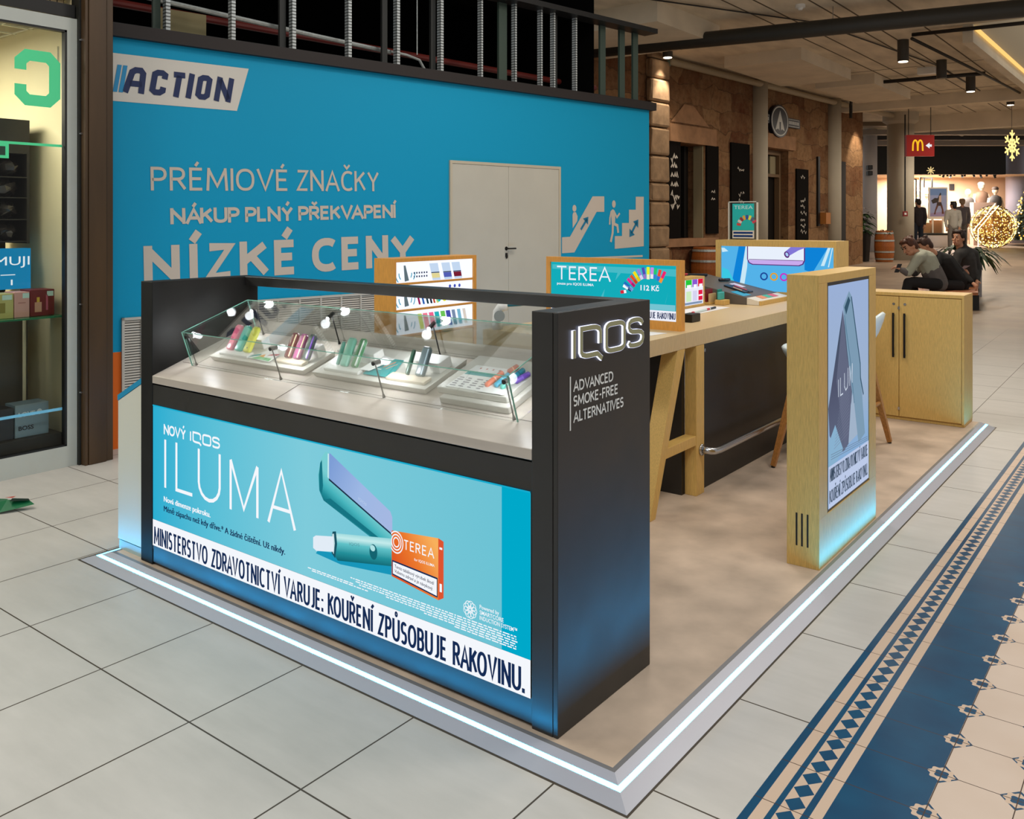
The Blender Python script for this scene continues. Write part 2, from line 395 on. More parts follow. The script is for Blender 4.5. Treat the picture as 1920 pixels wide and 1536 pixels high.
# ------------------------------------------------------------------ floor
def floor_material():
    m = bpy.data.materials.new('mall_floor'); m.use_nodes = True; nt = m.node_tree; X.nt = nt
    b = nt.nodes['Principled BSDF']; g = nt.nodes.new('ShaderNodeNewGeometry'); sp = nt.nodes.new('ShaderNodeSeparateXYZ')
    nt.links.new(g.outputs['Position'], sp.inputs[0]); x, y = X(sp.outputs[0]), X(sp.outputs[1]); P = g.outputs['Position']
    n1 = noise(P, 1.6, 5, .6)
    mp = nt.nodes.new('ShaderNodeMapping'); mp.inputs['Scale'].default_value = (1.2, 5, 1); nt.links.new(P, mp.inputs[0])
    n2 = noise(mp.outputs[0], 2.2, 5, .6)
    tile = mixc(ramp(n1 * .5 + n2 * .5, .32, .68), (186, 183, 176), (202, 198, 191))
    # beige stone tiles 0.60 x 0.655
    gy = y.per(.655, .006).abs().lt(.0032)
    gx = x.per(.6, .091).abs().lt(.0032) * x.lt(.3)
    outer = X.op('MINIMUM', X.op('MINIMUM', x + 2.896, X.op('MULTIPLY', x - .354, -1.)), X.op('MINIMUM', y + .155, X.op('MULTIPLY', y - 6.03, -1.)))
    rim = outer.between(0, .013)
    grout = X.op('MAXIMUM', X.op('MAXIMUM', gx, gy), rim)
    cold = mixc(grout, tile, (78, 70, 60))
    # far floor: warm brown boards of stone
    far = mixc(ramp(n1, .35, .65), (128, 112, 98), (152, 134, 116))
    cold = mixc(ramp(y, 9., 13.), cold, far)
    CREAM = (204, 180, 158)
    py = y.per(.2285, .402)
    navy = mixc(ramp(noise(P, 5, 3), .3, .7), (2, 62, 96), (4, 76, 110))
    # diamond band
    dy = y.per(.07617, .132)
    dia = ((x - .7195).abs() * (1 / .032) + dy.abs() * (1 / .0381)).lt(1)
    c = mixc(x.gt(.606), cold, navy)
    c = mixc(x.between(.632, .669), c, CREAM)
    c = mixc(x.between(.6865, .7525), c, CREAM)
    c = mixc(dia * x.between(.6865, .7525), c, navy)
    c = mixc(x.between(.773, .806), c, CREAM)
    # octagon tiles with flowers
    px = x.per(.2115, 1.035)
    cream = mixc(ramp(noise(P, 3, 3), .3, .7), (202, 182, 164), (210, 192, 176))
    octo = x.gt(1.033) * (px.abs() * (1 / .05) + py.abs() * (1 / .056)).gt(1)
    c = mixc(octo, c, cream)
    r = X.op('SQRT', px * px + py * py); th = X.op('ARCTAN2', py, px)
    outer_f = r.lt(X.op('COSINE', th * 8.) * .0035 + .0372)
    inner_f = r.lt(X.op('COSINE', th * 4.) * -.003 + .0205)
    fl = outer_f * (X.op('SUBTRACT', 1., inner_f)) * x.gt(.98)
    c = mixc(fl, c, CREAM)
    j = X.op('MAXIMUM', py.abs().lt(.0016) * x.gt(.606), px.abs().lt(.0016) * x.gt(1.02))
    c = mixc(j, c, (70, 52, 44))
    nt.links.new(c.s, b.inputs['Base Color'])
    ro = mixc(x.gt(.606), (118, 118, 118), (96, 96, 96))
    rr = ramp(n1, .2, .8, .38, .42)
    nt.links.new((rr - x.gt(.606) * .06).s, b.inputs['Roughness'])
    b.inputs['Specular IOR Level'].default_value = .13
    return m
FLOOR = floor_material()
f = MB(FLOOR)
f.face([(-14, -8, 0), (8, -8, 0), (8, 6.3, 0), (-14, 6.3, 0)])
struct(f.build('floor'))
f = MB(FLOOR)
f.face([(-14, 6.3, 0), (10, 6.3, 0), (10, 60, zr(60)), (-14, 60, zr(60))])
struct(f.build('floor_ramp'))

# ------------------------------------------------------------------ raised kiosk floor with lit edge
ZT = .032
DECK = mat('deck_vinyl', (192, 172, 152), .5, spec=.3, var=.24, scale=3.4, stretch=(1, 1, 1))
LED = emi('led_white', (40, 180, 255), 50.0)
k = thing('kiosk_platform', 'low beige vinyl kiosk floor with sloping metal rim and bright led line', 'platform')
MB(DECK).box((-2.76, -.018, .001), (.222, 6.0, ZT)).build('deck', k)
def rim_profile(w0, z0, w1, z1):
    """mitred strip running round front, right and left sides between two offsets from the deck"""
    m = MB(ALU)
    def loop(w, z): return [V((-2.76 - w * .97, 6.0, z)), V((-2.76 - w * .97, -.018 - w, z)), V((.222 + w * .975, -.018 - w, z)), V((.222 + w * .975, 6.0, z))]
    A, B = loop(w0, z0), loop(w1, z1)
    for i in range(3): m.face([A[i], A[i + 1], B[i + 1], B[i]])
    return m
MB(ALU).box((-2.7605, -.0185, .0315), (-2.7595, 6, .0325)).build('edge_trim', k)
r1 = rim_profile(0, .0325, .018, .0325); r1.ms = [mat('trim_grey', (140, 140, 142), .4, metal=.4)]; r1.build('flat_trim', k)
rim_profile(.018, .0325, .052, .0213).build('ramp_edge', k)
rim_profile(.070, .0173, .127, .0005).build('ramp_edge', k)
l = rim_profile(.052, .0213, .070, .0173); l.ms = [LED]; l.build('led_strip', k)

# ------------------------------------------------------------------ blue hoarding of the closed shop
D3 = V((.159, .987, 0)).normalized(); W0 = V((-4.871, 1.104, 0))
WF = Fr(W0, D3, Z)
def hoard_material():
    m = bpy.data.materials.new('blue_hoarding'); m.use_nodes = True; nt = m.node_tree; X.nt = nt
    b = nt.nodes['Principled BSDF']; g = nt.nodes.new('ShaderNodeNewGeometry'); sp = nt.nodes.new('ShaderNodeSeparateXYZ')
    nt.links.new(g.outputs['Position'], sp.inputs[0]); z = X(sp.outputs[2])
    nt.links.new(mixc(z.lt(.741), (0, 154, 196), (232, 110, 30)).s, b.inputs['Base Color'])
    b.inputs['Roughness'].default_value = .6; b.inputs['Specular IOR Level'].default_value = .25
    return m
HOARD = hoard_material()
VINYL = mat('cream_vinyl', (206, 192, 176), .6, spec=.2)
w = MB(HOARD); w.prism([(-.10, 0), (6.583, 0), (6.583, 3.152), (-.10, 3.152)], WF, -.12, 0)
wall = struct(w.build('wall_left'))
BEAM = mat('beam_black', (44, 38, 36), .6, spec=.3)
t = MB(BEAM); t.prism([(-.10, 3.152), (6.66, 3.152), (6.66, 3.25), (-.10, 3.25)], WF, -.2, .06)
struct(t.build('trim_1'))
# printed lettering
t = MB(VINYL); stext(t, 'PRÉMIOVÉ', WF, .281, 1.482, 1.985, .187, .024, rot=.02, gap=.24); stext(t, 'ZNAČKY', WF, 1.562, 2.44, 2.011, .187, .024, rot=.02, gap=.24); t.build('lettering', wall)
t = MB(VINYL); stext(t, 'NÁKUP PLNÝ PŘEKVAPENÍ', WF, .436, 2.634, 1.719, .128, .027, rot=.026, gap=.2); t.build('lettering', wall)
t = MB(VINYL)
for ch, a0, a1 in (('N', .229, .515), ('Í', .595, .665), ('Z', .73, .977), ('K', 1.028, 1.299), ('É', 1.346, 1.57), ('C', 1.718, 1.976), ('E', 2.026, 2.242), ('N', 2.294, 2.549), ('Y', 2.57, 2.87)):
    stext(t, ch, WF, a0, a1, 1.236 + .0268 * a0, .307, .068, rot=.02)
t.build('lettering', wall)
# brand board: white slanted panel with navy letters
t = MB(mat('logo_white', (214, 208, 196), .6)); t.poly([(-.4, 2.659), (1.0, 2.671), (1.106, 3.038), (-.4, 3.026)], WF, .003)
lp = t.build('logo_panel', wall)
NV = mat('logo_navy', (14, 36, 84), .6)
t = MB(NV)
def glyph(xl, xr, paths, w=.046):
    for p in paths:
        cl = p[0] == p[-1]; q = p[:-1] if cl else p
        t.stroke([(xl + w / 2 + a * (xr - xl - w - .035) + .035 * b_, 2.737 + b_ * .202) for a, b_ in q], w, WF, c=.006, closed=cl)
o_ = [(0, .2), (0, .82), (.28, .89), (.72, .89), (1, .82), (1, .2), (.72, .115), (.28, .115), (0, .2)]
glyph(.06, .262, [[(0, 0), (.22, .8), (.42, .89), (.75, .89), (.92, .78), (1, 0)], [(.16, .36), (.95, .36)]])
glyph(.262, .424, [[(1, .66), (1, .82), (.72, .89), (.28, .89), (0, .82), (0, .2), (.28, .115), (.72, .115), (1, .2), (1, .34)]])
glyph(.420, .572, [[(-.15, .89), (1.15, .89)], [(.5, 0), (.5, .86)]])
glyph(.556, .637, [[(0, 0), (0, 1)]]); glyph(.632, .790, [o_]); glyph(.794, .976, [[(0, 0), (0, 1)], [(.02, .9), (.98, .1)], [(1, 0), (1, 1)]])
t.build('lettering', lp)
t = MB(mat('logo_cyan', (30, 140, 190), .6))
for a in (-.075, .002, .045):
    t.poly([(a - .01, 2.733), (a + .022, 2.733), (a + .057, 2.943), (a + .025, 2.943)], WF, .006)
t.build('stripe', lp)
# pictograms
def arrow(t, a, b, w, head, fr, c, both=False):
    a, b = V(a), V(b); d = (b - a).normalized(); n = V((-d.y, d.x))
    ends = [(b, d)] + ([(a, -d)] if both else [])
    t.stroke([tuple(a + d * (head * .7 if both else 0)), tuple(b - d * head * .5)], w, fr, c=c)
    for p, q in ends:
        m = V((-q.y, q.x)); t.poly([tuple(p), tuple(p - q * head + m * head * .75), tuple(p - q * head - m * head * .75)], fr, c)
t = MB(VINYL)
t.poly([(4.969, 1.374), (5.18, 1.379), (5.571, 1.854), (5.71, 1.855), (5.71, 2.042), (5.498, 2.038), (5.104, 1.562), (4.969, 1.558)], WF, .003)
t.disc(5.18, 1.893, .034, .04, WF, .003); t.poly([(5.149, 1.66), (5.23, 1.745), (5.235, 1.80), (5.205, 1.848), (5.165, 1.848), (5.148, 1.82)], WF, .003)
BLUE2 = mat('picto_blue', (8, 120, 158), .6)
t.cur = BLUE2; arrow(t, (5.29, 1.645), (5.42, 1.795), .03, .075, WF, .006)
t.build('escalator_pictogram', wall)
t = MB(VINYL)
t.poly([(5.906, 1.405), (6.472, 1.426), (6.472, 2.052), (6.311, 2.049), (6.311, 1.886), (6.178, 1.885), (6.178, 1.72), (6.044, 1.72), (6.044, 1.56), (5.906, 1.56)], WF, .003)
t.disc(5.889, 1.952, .034, .045, WF, .003)
t.poly([(5.835, 1.87), (5.87, 1.89), (5.905, 1.87), (5.915, 1.80), (5.91, 1.70), (5.85, 1.70)], WF, .003)
t.stroke([(5.84, 1.865), (5.815, 1.78), (5.81, 1.70)], .026, WF, c=.0035); t.stroke([(5.9, 1.85), (5.945, 1.79), (6.0, 1.84)], .026, WF, c=.0035)
t.stroke([(5.87, 1.71), (5.865, 1.6), (5.83, 1.49)], .036, WF, c=.0035); t.stroke([(5.89, 1.71), (5.955, 1.69), (5.97, 1.6)], .036, WF, c=.0035)
t.cur = BLUE2; arrow(t, (6.185, 1.545), (6.36, 1.765), .034, .085, WF, .006, True)
t.build('stairs_pictogram', wall)
MB(VINYL).rect(4.94, 1.29, 6.45, 1.315, WF, .003).build('stripe', wall)
# double door set flush in the hoarding
DOORM = mat('door_cream', (196, 190, 174), .5, spec=.3, var=.03, scale=3)
d = MB(mat('door_frame', (196, 184, 160), .5)); d.prism([(3.30, 0), (3.33, 0), (3.33, 2.335), (4.905, 2.335), (4.905, 0), (4.935, 0), (4.935, 2.365), (3.30, 2.365)], WF, 0, .02)
door = struct(d.build('door_1'))
for a, b in ((3.332, 4.117), (4.120, 4.903)):
    MB(DOORM).prism([(a, .01), (b, .01), (b, 2.333), (a, 2.333)], WF, .002, .014).build('door_leaf', door)
h = MB(DKMETAL); h.disc(4.085, 1.448, .022, .022, WF, .016); h.tube([WF(4.085, 1.448, .014), WF(4.085, 1.448, .055), WF(4.19, 1.448, .055)], .009)
h.prism([(4.07, 1.36), (4.10, 1.36), (4.10, 1.40), (4.07, 1.40)], WF, .014, .02); h.disc(4.085, 1.365, .018, .026, WF, .022)
h.build('door_handle', door)
# louvred vents
def vent(a0, b0, a1, b1, label, ncol, nrow, name='vent_grille', sc=1):
    c = WF((a0 + a1) / 2, b0, 0)
    g = thing(name, label, 'vent', c)
    e = .02; m = MB(mat('vent_white', (198, 192, 180), .5))
    for q in ((a0, b0, a1, b0 + e), (a0, b1 - e, a1, b1), (a0, b0, a0 + e, b1), (a1 - e, b0, a1, b1)):
        m.prism([(q[0], q[1]), (q[2], q[1]), (q[2], q[3]), (q[0], q[3])], WF, .001, .02)
    for i in range(1, ncol):
        x = a0 + (a1 - a0) * i / ncol; m.prism([(x - .008, b0), (x + .008, b0), (x + .008, b1), (x - .008, b1)], WF, .001, .018)
    m.build('frame', g)
    m = MB(mat('vent_white', (198, 192, 180), .5))
    for i in range(nrow):
        z = b0 + e + (b1 - b0 - 2 * e) * (i + .5) / nrow; hh = (b1 - b0) / nrow * .3
        m.mesh([WF(a0 + e, z - hh, .012), WF(a1 - e, z - hh, .012), WF(a1 - e, z + hh, .004), WF(a0 + e, z + hh, .004)], [(0, 1, 2, 3)])
    m.build('slats', g)
    MB(mat('vent_dark', (96, 92, 84), .8)).rect(a0, b0, a1, b1, WF, .0015).build('backing', g)
    return g
vent(.055, .10, .36, 1.0, 'narrow white louvred vent low on the blue hoarding beside the brown column', 2, 42)
vent(1.16, .10, 2.44, 1.07, 'wide white louvred vent in the blue hoarding seen through the glass display case', 6, 46)

# open stud frame above the hoarding
sf = thing('stud_frame', 'bare galvanised stud framework standing on the black beam above the blue hoarding', 'stud frame', WF(0, 3.25, -.05))
MB(DKMETAL).prism([(-.10, 4.14), (6.70, 4.14), (6.70, 4.20), (-.10, 4.20)], WF, -.16, .05).build('top_track', sf)
MB(DKMETAL).prism([(-.10, 3.25), (6.64, 3.25), (6.64, 3.262), (-.10, 3.262)], WF, -.16, .02).build('bottom_track', sf)
def stud_mat():
    m = bpy.data.materials.new('perforated_stud'); m.use_nodes = True; nt = m.node_tree; X.nt = nt
    b = nt.nodes['Principled BSDF']; g = nt.nodes.new('ShaderNodeNewGeometry'); sp = nt.nodes.new('ShaderNodeSeparateXYZ')
    nt.links.new(g.outputs['Position'], sp.inputs[0]); z = X(sp.outputs[2])
    nt.links.new(mixc(z.per(.028, 0).abs().lt(.005), (190, 196, 196), (84, 88, 86)).s, b.inputs['Base Color'])
    b.inputs['Roughness'].default_value = .5; b.inputs['Metallic'].default_value = .2
    return m
STUD = stud_mat(); STUDG = mat('green_stud', (58, 74, 64), .6)
for a in (.443, 1.0, 1.573, 2.156, 2.712, 3.259, 3.803, 4.30, 4.704, 4.913, 5.284):
    m = MB(STUD); wd_ = .019 if a < 3.5 else .013
    m.prism([(a - wd_, 3.262), (a + wd_, 3.262), (a + wd_, 4.14), (a - wd_, 4.14)], WF, -.075, -.06)
    m.prism([(a - wd_, 3.262), (a - wd_ + .004, 3.262), (a - wd_ + .004, 4.14), (a - wd_, 4.14)], WF, -.12, -.06)
    m.build('stud', sf)
for a in (.38, 1.5, 2.6, 3.2, 4.14, 4.2, 5.0, 5.84, 6.21, 6.475):
    m = MB(STUDG if a in (.38, 4.14, 4.2, 6.21, 6.475, 5.84) else mat('dark_stud', (34, 36, 34), .6)); hw = .05 if a > 5.5 else .03
    m.prism([(a - hw, 3.262), (a + hw, 3.262), (a + hw, 4.14), (a - hw, 4.14)], WF, -.16, -.13)
    m.build('stud', sf)
MB(GALV).tube([WF(-.1, 3.585, -.25), WF(1.9, 3.47, -.25), WF(2.75, 3.43, -.25)], .022, n=8).build('cable_tray', sf)
MB(GALV).tube([WF(2.7, 3.42, -.18), WF(2.9, 3.41, -.18), WF(3.06, 3.38, -.18), WF(3.12, 3.30, -.18), WF(3.125, 3.262, -.18)], .014, n=8).build('conduit', sf)
MB(GALV).tube([WF(3.0, 4.14, -.14), WF(3.0, 3.42, -.14)], .006, n=6).build('hanger_wire', sf)
MB(mat('red_pipe', (110, 34, 26), .5)).tube([WF(-.1, 3.6, -.75), WF(6.4, 3.50, -.75)], .035, n=10).build('sprinkler_pipe', sf)
MB(mat('mesh_beige', (150, 138, 100), .8)).prism([(.5, 3.26), (.95, 3.26), (.95, 3.55), (.5, 3.55)], WF, -.5, -.48).build('mesh_panel', sf)
# unlit void behind the frame, its shade painted as black sheets
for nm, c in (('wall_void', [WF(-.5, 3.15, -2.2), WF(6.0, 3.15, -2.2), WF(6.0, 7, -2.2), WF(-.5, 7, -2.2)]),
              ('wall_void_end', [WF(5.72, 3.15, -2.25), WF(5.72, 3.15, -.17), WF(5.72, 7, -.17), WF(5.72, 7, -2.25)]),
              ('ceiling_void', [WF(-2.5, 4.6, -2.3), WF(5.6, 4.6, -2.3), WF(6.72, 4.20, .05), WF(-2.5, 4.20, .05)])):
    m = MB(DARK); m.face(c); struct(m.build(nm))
# ------------------------------------------------------------------ shop window on the left
SX = -4.67
SHF = Fr((SX, 0, 0), (0, 1, 0), Z)
ZF = (-3.2, .725)
FRAMEM = mat('window_white', (188, 192, 184), .4, var=.03)
m = MB(FRAMEM)
for q in ((ZF[0], 0, ZF[1], .148), (ZF[0], 3.10, ZF[1], 3.19), (.655, .148, ZF[1], 3.10)):
    m.prism([(q[0], q[1]), (q[2], q[1]), (q[2], q[3]), (q[0], q[3])], SHF, -.06, 0)
win = struct(m.build('window_1'))
m = MB(mat('seal_black', (18, 18, 17), .5))
for q in ((ZF[0], .148, .655, .158), (ZF[0], 3.085, .655, 3.10), (.640, .148, .655, 3.10)): m.prism([(q[0], q[1]), (q[2], q[1]), (q[2], q[3]), (q[0], q[3])], SHF, -.05, -.004)
m.build('window_seal', win)
MB(glassy('shop_glass', (240, 246, 242), .7)).rect(ZF[0], .15, .65, 3.09, SHF, -.03).build('glass_pane', win)
GRN = emi('decal_green', (70, 205, 140), .95)
GRNM = mat('decal_green_print', (84, 232, 160), .5)
def octo_c(m, fr, cx, cz, hw, hz, k, w, c):
    """the blocky letter seen from behind, open to the left"""
    path = [(cx - hw, cz + .05), (cx - hw, cz + hz - k), (cx - hw + k, cz + hz), (cx + hw - k, cz + hz), (cx + hw, cz + hz - k), (cx + hw, cz - hz + k), (cx + hw - k, cz - hz), (cx - hw + k, cz - hz), (cx - hw, cz - hz + k), (cx - hw, cz - .05)]
    m.stroke(path, w, fr, c=c)
m = MB(GRNM); octo_c(m, SHF, .465, 2.735, .115, .155, .045, .078, -.027); m.build('letter_decal', win)
m = MB(GRNM); m.rect(ZF[0], 2.268, .632, 2.286, SHF, -.027); m.rect(.13, 2.170, .275, 2.268, SHF, -.0275); m.rect(ZF[0], .404, .632, .424, SHF, -.027, mat('decal_blue', (120, 200, 235), .5)); m.build('stripe_decal', win)
m = MB(mat('decal_dark', (24, 60, 44), .5)); m.rect(.13, 2.19, .252, 2.25, SHF, -.026); m.build('logo_decal', win)
# shop interior
CREAMW = mat('shop_cream', (214, 200, 160), .7, var=.05, scale=2)
m = MB(CREAMW); m.face([(-4.74, .72, 0), (-7.2, .72, 0), (-7.2, .72, 3.4), (-4.74, .72, 3.4)]); struct(m.build('wall_shop'))
m = MB(CREAMW); m.face([(-7.2, -4, 0), (-7.2, .72, 0), (-7.2, .72, 3.4), (-7.2, -4, 3.4)]); struct(m.build('wall_shop_back'))
m = MB(mat('shop_ceiling', (72, 66, 52), .8)); m.face([(-4.74, -4, 3.35), (-7.2, -4, 3.35), (-7.2, .72, 3.35), (-4.74, .72, 3.35)]); struct(m.build('ceiling_shop'))
g = MB(mat('grid_white', (222, 214, 190), .6))
for i in range(9): g.box((-4.78 - i * .28, -4, 3.20), (-4.80 - i * .28, .72, 3.21))
for i in range(24): g.box((-7.2, .70 - i * .2, 3.20), (-4.74, .69 - i * .2, 3.21))
cg = g.build('ceiling_grid'); tag(cg, 'white slatted ceiling grid inside the shop window', 'ceiling grid')
area('shop_light', (-5.9, -1.0, 3.15), 1.4, 150, (1, .95, .82), sizey=1.6)
area('shop_light', (-4.95, -.6, 3.1), .4, 12, (1, .96, .86))
# display tower with a dark stock of wrapped items and a blue brand sign
tw = thing('display_tower', 'tall black display tower behind the shop window glass', 'display stand', (-5.3, -.3, 0))
TB = mat('tower_black', (34, 30, 26), .4)
m = MB(TB); m.box((-5.75, -1.6, .0), (-5.62, .64, 2.49)); m.box((-5.62, .60, 1.58), (-5.17, .62, 2.49)); m.box((-5.62, -1.6, 2.24), (-5.17, .60, 2.49)); m.build('body', tw)
m = MB(mat('tower_grey', (74, 70, 62), .5)); m.box((-5.62, -1.6, .24), (-5.2, .62, 1.02)); m.build('lower_panel', tw)
MB(mat('post_cream', (220, 206, 168), .5)).cyl((-5.13, .565, .24), (-5.13, .565, 1.06), .012).build('post', tw)
s_ = MB(emi('brand_blue', (20, 128, 178), .9)); FT = Fr((-5.13, 0, 0), (0, 1, 0), Z)
s_.prism([(-1.6, 1.25), (.61, 1.25), (.61, 1.545), (-1.6, 1.545)], FT, -.1, 0)
sg = s_.build('brand_sign', tw)
WEM = emi('sign_white', (235, 240, 245), 1.0)
s_ = MB(WEM); s_.text('MUJI', FT, .36, .60, 1.425, .062, c=.004); s_.text('MUJI', FT, -.1, .2, 1.425, .062, c=.004); s_.rect(.4, 1.352, .5, 1.358, FT, .004); s_.rect(.47, 1.28, .482, 1.32, FT, .004); s_.rect(.36, 1.28, .375, 1.30, FT, .004); s_.build('lettering', sg)
BAGM = mat('wrapped_black', (52, 46, 42), .2, coat=.7)
j = 0
for zz in (1.60, 1.76, 1.92, 2.07):
    for yy in (.18, .34, .50):
        m = MB(BAGM); m.ball((0, 0, 0), (.12, .075, .06), n=12)
        for v in m.bm.verts: v.co += V((random.uniform(-.02, .02), random.uniform(-.015, .015), random.uniform(-.012, .012)))
        o = m.build('wrapped_parcel', smooth=False); o.location = (-5.29, yy, zz + .066); o.rotation_euler = (0, 0, random.uniform(-.4, .4))
        rows = {1.60: 'bottom', 1.76: 'second', 1.92: 'third', 2.07: 'top'}
        tag(o, 'glossy black wrapped parcel, %s row of the tower, %s of three' % (rows[zz], {.18: 'farthest from the window frame', .34: 'middle', .50: 'nearest the window frame'}[yy]), 'parcel', 'wrapped parcels in the display tower'); j += 1
for zz in (1.592, 1.752, 1.912, 2.062): MB(TB).box((-5.62, -1.6, zz), (-5.17, .60, zz + .008)).build('tier', tw)
# glass shelf with perfume boxes
gs = thing('glass_shelf', 'green edged glass shelf across the shop window', 'shelf', (-4.95, -.4, 1.052))
MB(mat('glass_edge', (30, 120, 84), .15)).box((-5.06, -1.6, 1.054), (-4.78, .70, 1.066)).build('pane', gs)
def carton(name, y0, y1, z0, z1, rgb, label, art, x1=-4.86, x0=-5.02, group=None):
    t = thing(name, label, 'box', ((x0 + x1) / 2, (y0 + y1) / 2, z0), group=group)
    MB(mat('carton_' + art, rgb, .45)).rbox((x0, y0, z0), (x1, y1, z1), .003).build('body', t)
    return t, Fr((x1, y0, z0), (0, 1, 0), Z)
PG = 'perfume boxes on the glass shelf'
t, F = carton('gift_box', .20, .375, 1.067, 1.24, (190, 180, 110), 'olive yellow perfume box, first on the glass shelf', 'olive', group=PG)
m = MB(mat('carton_lbl', (200, 226, 210), .5)); m.rect(.10, .13, .165, .165, F, .001); m.rect(.05, .04, .12, .11, F, .001, mat('carton_olive2', (140, 126, 56), .5)); m.build('label_print', t)
t, F = carton('gift_box', .38, .482, 1.067, 1.245, (214, 158, 146), 'plain pink perfume box between the olive and the dark red box', 'pink', group=PG)
m = MB(mat('carton_lbl', (200, 226, 210), .5)); m.rect(.055, .135, .10, .17, F, .001); m.rect(.025, .10, .075, .106, F, .001, mat('carton_pink2', (170, 110, 100), .5)); m.build('label_print', t)
t, F = carton('gift_box', .487, .655, 1.067, 1.255, (112, 24, 32), 'dark red perfume gift box with bottle picture at the shelf end', 'red', group=PG)
m = MB(mat('carton_bottle', (206, 150, 120), .4)); m.rect(.03, .03, .078, .10, F, .001); m.rect(.044, .10, .064, .135, F, .001, mat('carton_gold', (214, 170, 60), .4)); m.rect(.108, .04, .122, .15, F, .001, mat('carton_pk', (190, 90, 110), .4)); m.rect(.115, .14, .16, .175, F, .001, mat('carton_lbl', (200, 226, 210), .5)); m.build('label_print', t)
# plinth and the large cartons
pl = MB(mat('plinth_dark', (46, 42, 36), .6)); pl.rbox((-5.3, -2.5, 0.0), (-4.80, .685, .222), .004); tag(pl.build('shop_plinth'), 'long dark plinth on the floor inside the shop window', 'plinth')
t, F = carton('fragrance_box', .385, .615, .223, .452, (140, 160, 168), 'silver grey fragrance box with dark and white lettering on the plinth', 'silver', group='large boxes on the shop plinth')
m = MB(mat('carton_white', (238, 240, 240), .4)); m.text('LOVE', F, .022, .135, .145, .032, c=.001, bold=.03); m.disc(.165, .165, .018, .02, F, .001); m.build('lettering', t)
m = MB(mat('carton_ink', (22, 22, 24), .4)); m.text('BOSS', F, .022, .125, .05, .03, c=.001, bold=.03); m.build('lettering', t)
t, F = carton('fragrance_box', .15, .375, .223, .44, (48, 46, 48), 'black fragrance box beside the silver box on the plinth', 'black', group='large boxes on the shop plinth')
# beige mesh over the shop window
m = MB(DKMETAL); m.prism([(-3.2, 3.20), (.72, 3.20), (.72, 3.29), (-3.2, 3.29)], SHF, -.12, -.02); struct(m.build('trim_2'))
def grid_mat():
    m = bpy.data.materials.new('wire_mesh'); m.use_nodes = True; nt = m.node_tree; X.nt = nt; b = nt.nodes['Principled BSDF']
    g = nt.nodes.new('ShaderNodeNewGeometry'); sp = nt.nodes.new('ShaderNodeSeparateXYZ'); nt.links.new(g.outputs['Position'], sp.inputs[0])
    y, z = X(sp.outputs[1]), X(sp.outputs[2]); f = X.op('MAXIMUM', y.per(.05, 0).abs().lt(.004), z.per(.05, 0).abs().lt(.004))
    nt.links.new(mixc(f, (202, 178, 132), (60, 44, 30)).s, b.inputs['Base Color']); b.inputs['Roughness'].default_value = .7; return m
m = MB(grid_mat()); m.prism([(-3.2, 3.30), (.70, 3.30), (.70, 3.9), (-3.2, 3.9)], SHF, -.16, -.14); struct(m.build('wall_mesh'))

# brown steel column between shop and hoarding
BRN = mat('brown_steel', (74, 54, 32), .42, metal=.2, var=.3, scale=1.5, stretch=(3, 3, .5))
c_ = thing('steel_column', 'brown painted steel column between the shop window and the blue hoarding', 'column', (-4.65, .84, 0))
MB(BRN).rbox((-4.86, .768, 0), (-4.585, .90, 4.4), .006).build('shaft', c_)
MB(BRN).rbox((-4.87, .905, 0), (-4.60, .955, 4.4), .005).build('flange', c_)
MB(BRN).rbox((-4.80, .742, 0), (-4.59, .765, 4.4), .004).build('flange', c_)
m = MB(mat('column_dark', (34, 34, 30), .5)); m.box((-4.85, .727, 0), (-4.645, .742, 4.4)); m.build('side_plate', c_)
for z in (3.04, 2.37, 1.15, .52):
    m = MB(STEEL); m.cyl((-4.645, .735, z), (-4.628, .735, z), .008); m.build('bolt', c_)
# green leaflet on the floor
gl = thing('leaflet', 'crumpled green leaflet lying on the floor tiles at the picture edge', 'leaflet', (-3.93, -.05, 0))
m = MB(mat('leaf_green', (16, 104, 62), .4))
m.mesh([(-4.2, -.16, .004), (-3.96, -.09, .012), (-3.93, -.01, .02), (-3.90, .085, .03), (-3.96, .075, .05), (-4.02, -.02, .06), (-4.1, .02, .04), (-4.3, 0, .01)], [(0, 1, 5), (1, 2, 5), (2, 4, 5), (2, 3, 4), (0, 5, 6, 7)])
m.build('sheet', gl)
m = MB(mat('leaf_dark', (14, 40, 30), .5)); m.mesh([(-3.97, -.03, .062), (-3.93, .07, .052), (-3.955, .075, .056), (-4.0, .0, .068)], [(0, 1, 2, 3)]); m.mesh([(-4.06, -.02, .066), (-4.0, 0, .07), (-4.02, .03, .07)], [(0, 1, 2)], mat('leaf_red', (190, 70, 50), .5)); m.build('print', gl)
# ------------------------------------------------------------------ black display kiosk
KW, KD, KH = 2.555, .63, 1.442
ks = thing('display_kiosk', 'black display kiosk with sloping grey worktop, lit front poster and glowing side letters', 'kiosk', (-KW / 2, .3, ZT))
MB(mat('black_matt', (26, 25, 23), .62, spec=.22, var=.35, scale=5)).rbox((-KW, 0, ZT), (-2.45, KD, KH), .003).build('side_panel', ks)
m = MB(BLACK); m.rbox((-.106, 0, ZT), (-.020, KD, KH), .002); m.rbox((-.0195, .001, ZT), (0, KD, KH), .003)
sp = m.build('side_panel', ks)
MB(BLACK).rbox((-2.45, .545, 1.393), (-.106, KD, KH), .002).build('top_rail', ks)
m = MB(BLACK); m.box((-2.45, .003, .826), (-.106, .05, .93)); m.box((-2.45, .003, .112), (-.106, .05, .134)); m.build('fascia', ks)
m = MB(BLACKIN); m.box((-2.45, .02, ZT), (-.106, .60, .112)); m.box((-2.45, .58, .11), (-.106, .60, 1.16)); m.build('plinth', ks)
